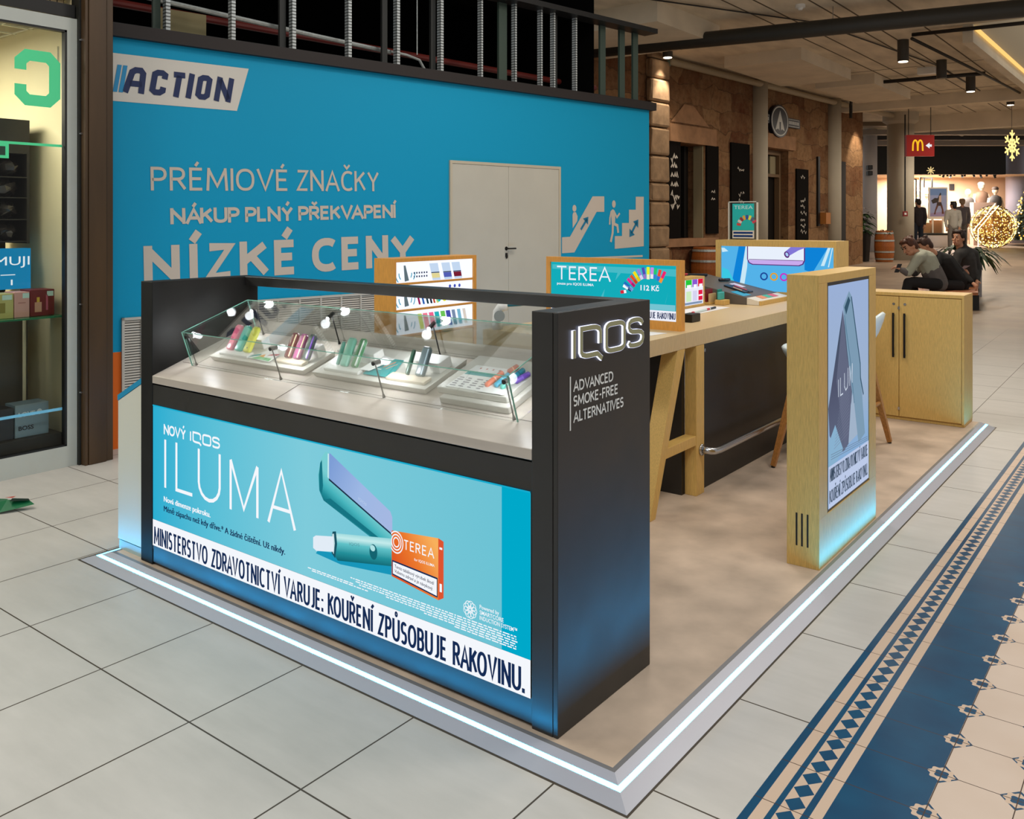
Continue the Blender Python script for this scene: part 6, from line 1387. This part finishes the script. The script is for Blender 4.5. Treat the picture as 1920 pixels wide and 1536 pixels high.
t = MB(mat('step_white', (206, 200, 206), .6)); t.prism([(sa(1722), zf), (sa(1780), zf), (sa(1780), sz(441)), (sa(1722), sz(441))], SH, -.9, .3); t.prism([SV(1722, 441), SV(1780, 441), SV(1780, 437), SV(1722, 437)], SH, -.9, .32, mat('fascia_black', (12, 11, 10), .6)); tag(t.build('window_step'), 'white step with black top edge under the fashion poster', 'step')
t = MB(mat('counter_pink', (206, 176, 160), .6)); t.prism([(sa(1842), zf), (sa(1886), zf), (sa(1886), sz(379)), (sa(1842), sz(379))], SH, -1.0, -.7); tag(t.build('shop_counter'), 'pinkish counter in the far shop behind the golden ball', 'counter')
t = MB(mat('pic_dark', (40, 36, 38), .5)); t.prism([SV(1851, 352), SV(1860, 352), SV(1860, 339), SV(1851, 339)], SH, -3.18, -3.1); tag(t.build('wall_picture'), 'small dark picture on the far shop back wall', 'picture')
MEN = [(1741, 408, 'cream')]
def mannequin(u, vtop, d, rgb, rgb2, label, cap=None):
    p = floor_at(u, d); zt = at(u, vtop, d).z; h = zt - p.z; t = thing('mannequin', label, 'mannequin', p, group='mannequins in the far shop')
    o = lambda a, z_, b=0: p + RT * a * h + FW * b * h + V(Z) * z_ * h
    m = MB(mat('mann_skin', (206, 186, 160), .5)); m.ball(o(0, .935), (h * .05, h * .05, h * .065), n=10); m.cyl(o(0, .86), o(0, .90), h * .025, n=8)
    for s_ in (-1, 1): m.tube([o(s_ * .10, .80), o(s_ * .135, .65), o(s_ * .12, .50)], [h * .026, h * .022, h * .018], n=8); m.tube([o(s_ * .05, .3), o(s_ * .05, .0)], [h * .04, h * .025], n=8)
    m.build('body', t, smooth=True)
    m = MB(mat('mc_%d_%d_%d' % rgb, rgb, .7)); m.loft([[o(a * w_, z_, b * w_ * .6) for a, b in [(math.cos(2 * PI * k / 12), math.sin(2 * PI * k / 12)) for k in range(12)]] for z_, w_ in ((.48, .095), (.60, .085), (.74, .115), (.82, .10), (.85, .04))]); m.build('top', t, smooth=True)
    m = MB(mat('mc_%d_%d_%d' % rgb2, rgb2, .7)); m.loft([[o(a * w_, z_, b * w_ * .6) for a, b in [(math.cos(2 * PI * k / 12), math.sin(2 * PI * k / 12)) for k in range(12)]] for z_, w_ in ((.08, .11), (.3, .10), (.5, .10))]); m.build('skirt', t, smooth=True)
    if cap: m = MB(mat('cap_%d' % cap[0], cap, .7)); m.ball(o(0, .965), (h * .056, h * .06, h * .04), n=12); m.build('hat', t, smooth=True)
mannequin(1815, 354, 38.2, (62, 56, 52), (190, 176, 160), 'mannequin in a dark short dress in the far shop')
mannequin(1840, 341, 38.6, (110, 84, 66), (96, 70, 56), 'tall mannequin with white cap and brown clothes', (236, 230, 222))
mannequin(1866, 350, 37.8, (60, 56, 54), (200, 190, 180), 'mannequin in a striped dark top behind the counter', (70, 56, 48))
mannequin(1738, 360, 38.2, (214, 206, 190), (140, 136, 104), 'mannequin with wide cream hat beside the fashion poster', (244, 224, 190))
mannequin(1722, 356, 38.6, (226, 206, 176), (170, 150, 120), 'mannequin with pale hat at the left end of the far shop', (240, 226, 204))

# ------------------------------------------------------------------ hanging signs and festive decorations
c_ = at(1726, 273, 27.2); t = thing('hanging_sign', 'red hanging sign with yellow arches and white arrow beside the thick column', 'sign', c_)
HS = Fr(c_, RT, Z); k_ = 27.2 / FPX; w0_, w1_, h_ = -26 * k_, 26 * k_, 20 * k_
m = MB(mat('sign_red', (196, 34, 26), .4)); m.prism([(w0_, -h_), (w1_, -h_), (w1_, h_), (w0_, h_)], HS, -.12, 0); m.build('panel', t)
m = MB(emi('arch_yellow', (250, 190, 40), 1.0))
def arch(cx, w_, h0, h1): m.stroke([(cx - w_, h0)] + [(cx + w_ * math.cos(PI - PI * i / 10) * .95, h0 + (h1 - h0) * (.45 + .55 * math.sin(PI * i / 10))) for i in range(11)] + [(cx + w_, h0)], .05, HS, c=.004)
arch(-10.0 * k_, 4.6 * k_, -10 * k_, 10 * k_); arch(-.6 * k_, 4.6 * k_, -10 * k_, 10 * k_); m.build('arches', t)
m = MB(emi('arrow_white', (235, 240, 244), 1.0)); x_ = 9.5 * k_; arrow(m, (21 * k_, 0), (x_, 0), .07, .12, HS, .004); m.build('arrow', t)
m = MB(DKMETAL); [m.cyl(HS(a, h_, -.06), V((HS(a, 0, -.06).x, HS(a, 0, -.06).y, ZC_)), .012, n=6) for a in (w0_ * .8, w1_ * .8)]; m.build('rod', t)
c_ = at(1897, 273, 24); t = thing('light_star', 'golden snowflake star of lights hanging near the skylight', 'light decoration', c_)
sd = ((RT * .87 - FW * .49) * .45 + (FW * .87 + RT * .49) * .89).normalized(); SR = Fr(c_, sd, Z)
m = MB(emi('star_gold', (255, 218, 130), 1.7))
for i in range(6):
    a = PI / 6 + i * PI / 3; e_ = lambda r, da=0: (r * math.cos(a + da), r * math.sin(a + da))
    m.stroke([(0, 0), e_(.42)], .035, SR, c=0, depth=.02); m.stroke([e_(.36, .32), e_(.26), e_(.36, -.32)], .03, SR, c=.002, depth=.02); m.stroke([e_(.2, PI / 6), e_(.12), e_(.2, -PI / 6)], .03, SR, c=.002, depth=.02)
m.build('light_frame', t); m = MB(DKMETAL); m.cyl(c_ + V((0, 0, .42)), V((c_.x, c_.y, ZC_)), .006, n=6); m.build('wire', t)
c_ = at(1768, 340, 35); 
t = thing('light_star', 'small golden star of lights above the fashion poster', 'light decoration', at(1745, 320, 35.5)); c_ = at(1745, 320, 35.5); SR = Fr(c_, RT, Z); m = MB(emi('star_dim', (236, 206, 140), 1.0))
for i in range(4): m.stroke([(-.16 * math.cos(i * PI / 4), -.16 * math.sin(i * PI / 4)), (.16 * math.cos(i * PI / 4), .16 * math.sin(i * PI / 4))], .03, SR, c=0, depth=.02)
m.build('light_frame', t); m = MB(DKMETAL); m.cyl(c_ + V((0, 0, .1)), V((c_.x, c_.y, 5.6)), .006, n=6); m.build('wire', t)
# golden ball
p = floor_at(1862, 35); r_ = .84; c_ = p + V((0, 0, r_)); t = thing('light_globe', 'large golden wire globe covered with fairy lights on the floor', 'light decoration', p)
m = MB(BRONZE)
for i in range(9):
    a = PI * i / 9; m.tube([c_ + V((math.cos(a) * math.cos(b), math.sin(a) * math.cos(b), math.sin(b))) * r_ for b in [2 * PI * k / 28 for k in range(29)]], .012, n=5)
for b in (-.9, -.45, 0, .45, .9): m.tube([c_ + V((math.cos(a) * math.cos(b), math.sin(a) * math.cos(b), math.sin(b))) * r_ for a in [2 * PI * k / 28 for k in range(29)]], .012, n=5)
m.ball(c_, r_ * .86, mat('globe_core', (150, 104, 52), .7), n=20); m.build('frame', t)
m = MB(); bulbs(m, 1500, sph(c_, r_ * 1.0), .023, (G1, G1, G2, G1)); b_ = m.build('bulbs', t); b_['kind'] = 'stuff'
m = MB(G2); m.tube([at(1866, 382, 34.6), at(1848, 405, 34.4), at(1825, 432, 34.2)], .022, n=6); m.tube([at(1872, 386, 34.4), at(1854, 407, 34.2), at(1834, 430, 34.0), at(1834, 475, 34.0)], .018, n=6); m.build('light_string', t)
point('globe_glow', c_ + V((-.2, -1.2, .2)), 25, (1, .75, .35), .3)
# festive tree at the picture edge
p = floor_at(1946, 36.4); t = thing('festive_tree', 'dark green festive tree with golden lights cut by the picture edge', 'tree', p)
m = MB(mat('fir_green', (28, 48, 26), .6, var=.4, scale=10)); H_ = 3.5
for i in range(1500):
    z_ = random.uniform(.25, 1) ** 1.0; z_ = 1 - math.sqrt(random.random()) * .93; rr_ = 1.35 * (1 - z_) + .06; a = random.uniform(0, 2 * PI); q = p + V((math.cos(a) * rr_ * .75, math.sin(a) * rr_ * .75, z_ * H_)); d_ = V((math.cos(a), math.sin(a), -.25)) * random.uniform(.18, .38); s_ = V((-math.sin(a), math.cos(a), 0)) * .05
    m.mesh([q - s_, q + s_, q + d_], [(0, 1, 2)])
m.lathe([(1.0, .25), (.02, H_)], p, mat('fir_core', (18, 28, 16), .8), n=20); m.build('foliage', t)
m = MB(mat('trunk', (60, 44, 30), .8)); m.cyl(p, p + V((0, 0, .4)), .08, n=10); m.build('trunk', t)
def cone(i):
    z_ = 1 - math.sqrt(random.random()) * .93; a = random.uniform(0, 2 * PI); rr_ = (1.35 * (1 - z_) + .06) * random.uniform(.85, 1.0); return p + V((math.cos(a) * rr_, math.sin(a) * rr_, z_ * H_))
m = MB(); bulbs(m, 420, cone, .034, (G1, G2, G1, emi('bulb_amber', (255, 170, 60), 1.8))); b_ = m.build('bulbs', t); b_['kind'] = 'stuff'
# ------------------------------------------------------------------ bench, plant and people
BD = 16.0
def skin(rgb): return mat('skin_%d' % rgb[0], rgb, .6)
SKIN = skin((206, 150, 118))
class Fig:
    """clay for a figure: overlapping tapered limbs, later fused into one skin"""
    def __init__(s, m): s.b = MB(m)
    def limb(s, pts, rs, n=10):
        pts = [V(p) for p in pts]
        for i in range(len(pts) - 1): s.b.tube([pts[i], pts[i + 1]], [rs[i], rs[i + 1]], n=n)
        for p, r in zip(pts, rs): s.b.ball(p, r, n=n)
        return s
    def ball(s, c, r, T=None): s.b.ball(c, r, n=12, T=T); return s
    def build(s, name, parent, vox=.012): return s.b.build(name, parent, remesh=vox)
def basis(f, up=V(Z)):
    f = f.normalized(); r = f.cross(up).normalized(); u = r.cross(f); return M((r, f, u)).transposed()      # columns right, forward, up
def head(t, body, c, f, s, hair_rgb, hair=1.0, up=V(Z)):
    """skull, jaw, nose, ears and neck stub into the body clay; eyes, brows and hair as children"""
    B = basis(f, up); q = lambda a, b, z_: V(c) + B @ V((a, b, z_)) * s
    body.ball(q(0, -.005, .02), (.077 * s, .095 * s, .105 * s), B); body.ball(q(0, .03, -.055), (.055 * s, .062 * s, .062 * s), B)
    body.limb([q(0, .088, .012), q(0, .112, -.025)], [.009 * s, .015 * s], 8); body.ball(q(0, .082, -.062), (.026 * s, .014 * s, .010 * s), B)
    for k in (-1, 1): body.ball(q(k * .078, -.005, -.01), (.012 * s, .022 * s, .032 * s), B); body.ball(q(k * .04, .07, -.02), (.022 * s, .02 * s, .018 * s), B)
    body.limb([q(0, -.02, -.06), q(0, -.045, -.15)], [.052 * s, .056 * s])
    m = MB(mat('eye_dark', (30, 22, 18), .3))
    for k in (-1, 1): m.ball(q(k * .032, .088, .018), .010 * s, n=8); m.tube([q(k * .015, .096, .042), q(k * .05, .084, .044)], .006 * s, n=6)
    m.build('eyes', t)
    m = MB(mat('lip_%d' % int(s * 10), (150, 84, 74), .5)); m.tube([q(-.022, .094, -.062), q(0, .100, -.064), q(.022, .094, -.062)], .006 * s, n=6); m.build('mouth', t)
    h = Fig(mat('hair_%d_%d_%d' % hair_rgb, hair_rgb, .55, var=.4, scale=60)); h.ball(q(0, -.03, .042), (.092 * s, .098 * s, .092 * s), B); h.ball(q(0, -.06, -.01), (.084 * s, .06 * s, .085 * s * hair), B); h.ball(q(0, .045, .098), (.07 * s, .045 * s, .03 * s), B)
    for k in (-1, 1): h.ball(q(k * .07, -.01, .05), (.03 * s, .06 * s, .06 * s), B)
    for i in range(10):
        a = random.uniform(0, 2 * PI); h.ball(q(.06 * math.cos(a), -.03 + .07 * math.sin(a), .105), (.03 * s, .03 * s, .028 * s))
    h.build('hair', t, .009)
def hand(body, w, d, n, s, curl=.5):
    """palm, four unequal bent fingers and a thumb from the side of the palm; d = direction, n = back of the hand"""
    d = V(d).normalized(); n = (V(n) - d * d.dot(V(n))).normalized(); x = d.cross(n); w = V(w)
    body.limb([w, w + d * .05 * s, w + d * .09 * s], [.026 * s, .032 * s, .030 * s], 8)
    for k, L in ((-1.5, .062), (-.5, .076), (.5, .072), (1.5, .055)):
        a = w + d * .09 * s + x * k * .017 * s; b = a + (d * math.cos(curl) - n * math.sin(curl)) * L * .55 * s; e = b + (d * math.cos(curl * 2.2) - n * math.sin(curl * 2.2)) * L * .5 * s
        body.limb([a, b, e], [.0095 * s, .009 * s, .0075 * s], 8)
    a = w + d * .03 * s - x * .026 * s; b = a + (d * .6 - x * .7).normalized() * .04 * s; body.limb([a, b, b + (d * .9 - n * .4).normalized() * .03 * s], [.013 * s, .0105 * s, .009 * s], 8)
S_ = 1.1
def person(label, d0, P, hd, hair_rgb, cloth, pants, s=S_, skinm=None, hair=1.0, trim=None, hs=1.16):
    """P: joints in photograph pixels with a depth offset in metres"""
    J = {k: at(u, v, d0 + dd) for k, (u, v, dd) in P.items()}
    base = V((J['hip'].x, J['hip'].y, zr(J['hip'].y)))
    t = thing('person', label, 'person', base)
    body = Fig(skinm or SKIN)
    head(t, body, J['head'], V(hd[0]), s * hs, hair_rgb, hair, V(hd[1]))
    body.limb([J['neck'], J['chest'], J['hip']], [.06 * s, .11 * s, .12 * s])
    for k in 'lr':
        if k + 'sh' in J: body.limb([J[k + 'sh'], J[k + 'el'], J[k + 'ha']], [.05 * s, .038 * s, .026 * s]); dv = J[k + 'ha'] - J[k + 'el']; hand(body, J[k + 'ha'], dv, V((0, 0, 1)) if abs(dv.normalized().z) < .8 else -FW, s, .6)
        if k + 'kn' in J: body.limb([J[k + 'hp'], J[k + 'kn'], J[k + 'ft']], [.075 * s, .052 * s, .036 * s])
    body.build('body', t, .011)
    c = Fig(cloth)
    c.limb([J['neck'] * .4 + J['chest'] * .6, J['chest'], J['chest'].lerp(J['hip'], .5), J['hip']], [.125 * s, .165 * s, .155 * s, .15 * s])
    sh = [k + 'sh' for k in 'lr' if k + 'sh' in J]
    if len(sh) == 2: c.limb([J['lsh'], J['neck'].lerp(J['chest'], .4), J['rsh']], [.085 * s, .11 * s, .085 * s])
    c.limb([J['neck'] + (J['neck'] - J['chest']).normalized() * .01, J['neck'].lerp(J['chest'], .3)], [.07 * s, .10 * s])
    for k in 'lr':
        if k + 'sh' in J: c.limb([J[k + 'sh'], J[k + 'el'], J[k + 'el'].lerp(J[k + 'ha'], .92)], [.082 * s, .062 * s, .045 * s])
    jk = c.build('jacket', t, .016)
    if trim:                                       # lower, darker cloth panel
        c = Fig(trim); a = J['chest'].lerp(J['hip'], .42); c.limb([a, J['chest'].lerp(J['hip'], .7), J['hip']], [.164 * s, .164 * s, .160 * s])
        for k in 'lr': c.limb([J[k + 'el'].lerp(J[k + 'ha'], .1), J[k + 'el'].lerp(J[k + 'ha'], .9)], [.064 * s, .048 * s])
        c.build('lower_panel', t, .014)
    c = Fig(pants); sf_ = MB(mat('shoe_dark', (28, 26, 26), .5))
    c.ball(J['hip'], .125 * s)
    for k in 'lr':
        if k + 'kn' in J:
            c.limb([J[k + 'hp'], J[k + 'kn'], J[k + 'kn'].lerp(J[k + 'ft'], .9)], [.10 * s, .075 * s, .06 * s])
            f = J[k + 'ft']; toe = (J[k + 'kn'] - J[k + 'hp']); toe.z = 0; toe = toe.normalized() if toe.length > .05 else -FW
            zz = zr(f.y) + .045; a = V((f.x, f.y, zz)); sh_ = MB(mat('shoe_dark', (28, 26, 26), .5)); sh_.tube([a - toe * .07, a, a + toe * .1, a + toe * .17], [.035, .045, .042, .025], n=10); sh_.build('shoe', t, smooth=True)
    sf_.bm.free(); c.build('trousers', t, .016)
    return t
L_ = -RT
JAC1 = mat('jacket_sage', (176, 178, 160), .8, var=.06, scale=8); JAC1B = mat('jacket_grey', (104, 98, 96), .8, var=.1, scale=8); BLK = mat('cloth_black', (24, 22, 22), .85); BLK2 = mat('cloth_charcoal', (52, 50, 48), .8, var=.15, scale=9); TRO = mat('trousers_black', (30, 27, 28), .85)
fz = lambda u, d: HORIZON + (CAM.z - zr(at(u, 500, d).y) - .05) * FPX / d
person('seated boy in a sage and grey jacket bent over a phone, nearest the column', 15.5, dict(head=(1705, 463, 0), neck=(1724, 474, .03), chest=(1737, 489, .06), hip=(1758, 531, .08), lsh=(1722, 484, -.16), lel=(1703, 512, -.18), lha=(1690, 506, -.12), rsh=(1740, 480, .24), rel=(1716, 512, .26), rha=(1700, 508, .12),
       lhp=(1756, 533, -.06), lkn=(1703, 529, -.14), lft=(1690, fz(1690, 15.36), -.14), rhp=(1760, 533, .2), rkn=(1712, 527, .22), rft=(1716, fz(1716, 15.7), .2)), ((L_ * .75 - FW * .25 + V((0, 0, -.45))), (-.3, 0, 1)), (84, 46, 26), JAC1, TRO,
       trim=JAC1B)
person('seated boy in black leaning far over with one arm propped on the bench', 16.05, dict(head=(1733, 462, 0), neck=(1750, 476, .03), chest=(1769, 493, .05), hip=(1800, 534, .1), lsh=(1752, 496, -.14), lel=(1758, 524, -.2), lha=(1742, 530, -.2), rsh=(1779, 486, .18), rel=(1804, 512, .1), rha=(1823, 530, -.1),
       lhp=(1797, 536, -.04), lkn=(1752, 533, -.15), lft=(1748, fz(1748, 15.9), -.15), rhp=(1803, 537, .2), rkn=(1760, 530, .25), rft=(1764, fz(1764, 16.3), .25)), ((L_ * .8 - FW * .1 + V((0, 0, -.5))), (-.4, 0, 1)), (62, 36, 24), BLK, TRO)
person('seated youth in a charcoal jacket with dark bushy hair looking to the left', 16.95, dict(head=(1797, 447, 0), neck=(1806, 463, .03), chest=(1811, 485, .05), hip=(1818, 533, .08), lsh=(1797, 478, -.16), lel=(1789, 508, -.22), lha=(1801, 508, -.3), rsh=(1826, 476, .18), rel=(1834, 508, .1), rha=(1832, 526, -.12),
       lhp=(1814, 535, -.05), lkn=(1786, 537, -.35), lft=(1784, fz(1784, 16.6), -.35), rhp=(1822, 535, .16), rkn=(1800, 535, -.2), rft=(1800, fz(1800, 16.75), -.2)), ((L_ * .85 - FW * .5), (0, 0, 1)), (46, 28, 20), BLK2, TRO, hair=1.25)
p = at(1684, 503, 15.38); t = MB(mat('phone_dark', (24, 24, 28), .3)); t.rbox((-.04, -.006, -.075), (.04, .006, .075), .005, None, lambda a, b, c: p + RT * a - FW * b + (V(Z) * c + RT * c * .4)); tag(t.build('phone'), 'small phone in the hand of the boy in the sage jacket', 'phone')
p = at(1808, 503, 16.55); t = MB(mat('paper_mauve', (176, 160, 168), .7)); t.mesh([p + RT * a + V(Z) * b + FW * c for a, b, c in ((-.11, -.05, 0), (.04, -.01, .05), (.12, .05, .02), (-.02, .05, -.03))], [(0, 1, 2, 3)]); t.mesh([p + RT * a + V(Z) * b + FW * c for a, b, c in ((-.11, -.055, 0), (.04, -.015, .05), (.12, .045, .02), (-.02, .045, -.03))], [(0, 1, 2, 3)]); tag(t.build('paper'), 'crumpled pale paper held by the youth in the charcoal jacket', 'paper')
# bench
pb = floor_at(1775, 16.0); bn = thing('bench', 'wooden slatted bench with black sides under the three seated youths', 'bench', pb)
bz_ = at(1775, 547, 15.6).z; g0 = zr(pb.y)
def bpt(u, d, z_): q = at(u, 500, d); return V((q.x, q.y, z_))
def slab(m, u0, u1, d0, d1, z0, z1): m.mesh([bpt(u0, d0, z0), bpt(u1, d0, z0), bpt(u1, d1, z0), bpt(u0, d1, z0), bpt(u0, d0, z1), bpt(u1, d0, z1), bpt(u1, d1, z1), bpt(u0, d1, z1)], [(3, 2, 1, 0), (4, 5, 6, 7), (0, 1, 5, 4), (1, 2, 6, 5), (2, 3, 7, 6), (3, 0, 4, 7)])
BW = wood_mat('bench_wood', (176, 112, 74), .2)
for i in range(9): m = MB(BW); slab(m, 1712, 1834, 15.42 + i * .19, 15.42 + i * .19 + .165, bz_ - .05, bz_); m.build('slat', bn)
m = MB(mat('bench_black', (26, 28, 26), .6)); slab(m, 1713, 1776, 15.45, 15.55, bz_ - .16, bz_ - .052); slab(m, 1806, 1836, 15.48, 17.0, g0 - .02, bz_ - .052); slab(m, 1716, 1800, 15.6, 17.0, g0 - .02, bz_ - .052); m.build('base', bn)
# planter with palm behind the bench
pp_ = floor_at(1822, 17.8); t = thing('palm_planter', 'grey planter box with a green palm behind the seated youths', 'plant', pp_)
m = MB(mat('planter_grey', (150, 146, 150), .5)); zt_p = at(1822, 478, 17.8).z; m.mesh([V((bpt(u, d, 0).x, bpt(u, d, 0).y, z_)) for u, d in ((1795, 17.55), (1841, 17.55), (1841, 18.1), (1795, 18.1)) for z_ in (g0, zt_p)], [(0, 2, 3, 1), (2, 4, 5, 3), (4, 6, 7, 5), (6, 0, 1, 7), (1, 3, 5, 7)]); m.build('planter_box', t)
m = MB(LEAF); c_ = V((pp_.x, pp_.y, zt_p)); R_ = random.Random(21)
leaves(m, c_ + RT * .05, 46, .75, .085, .75, R_, .75); leaves(m, c_ + RT * .1, 16, .8, .08, .9, R_, .6, LEAF2); leaves(m, c_ - RT * .35 + V((0, 0, .1)), 22, .55, .07, .7, R_, .75); m.build('foliage', t)
# people far away
def walker(label, u, vtop, d, hair_rgb, coat, pants, face, hair=1.0, s=1.05):
    p = floor_at(u, d); zt = at(u, vtop, d).z; h = zt - p.z; k = h / 1.8; o = lambda a, z_, b=0: (u + a * k * FPX / d, HORIZON + (CAM.z - p.z - z_ * k) * FPX / d, b)
    return person(label, d, dict(head=o(0, 1.66), neck=o(0, 1.50), chest=o(0, 1.30), hip=o(0, .98), lsh=o(-.19, 1.42), lel=o(-.25, 1.14), lha=o(-.22, .92, -.08), rsh=o(.19, 1.42), rel=o(.25, 1.14), rha=o(.22, .92, -.08), lhp=o(-.09, .94), lkn=o(-.10, .52, -.04), lft=o(-.11, .08), rhp=o(.09, .94), rkn=o(.10, .52, .05), rft=o(.11, .08, .12)), (face, (0, 0, 1)), hair_rgb, coat, pants, s=k * 1.02, hair=hair, hs=1.0)
walker('standing person in a dark jacket beside the thick concrete column, seen before the far shop', 1721, 372, 33, (40, 28, 22), mat('coat_dark', (44, 36, 40), .8), mat('jeans', (30, 38, 52), .8), FW - RT * .3)
walker('standing person with long black hair and pale coat before the far shop', 1787, 377, 31.5, (22, 16, 14), mat('coat_pale', (190, 184, 172), .8), mat('trousers_grey', (120, 112, 104), .8), FW + L_ * .6, 1.7)
walker('standing person in a grey jacket with yellow scarf before the far shop', 1804, 372, 34, (150, 120, 90), mat('coat_grey', (104, 96, 98), .8), mat('trousers_grey', (120, 112, 104), .8), FW + RT * .3)
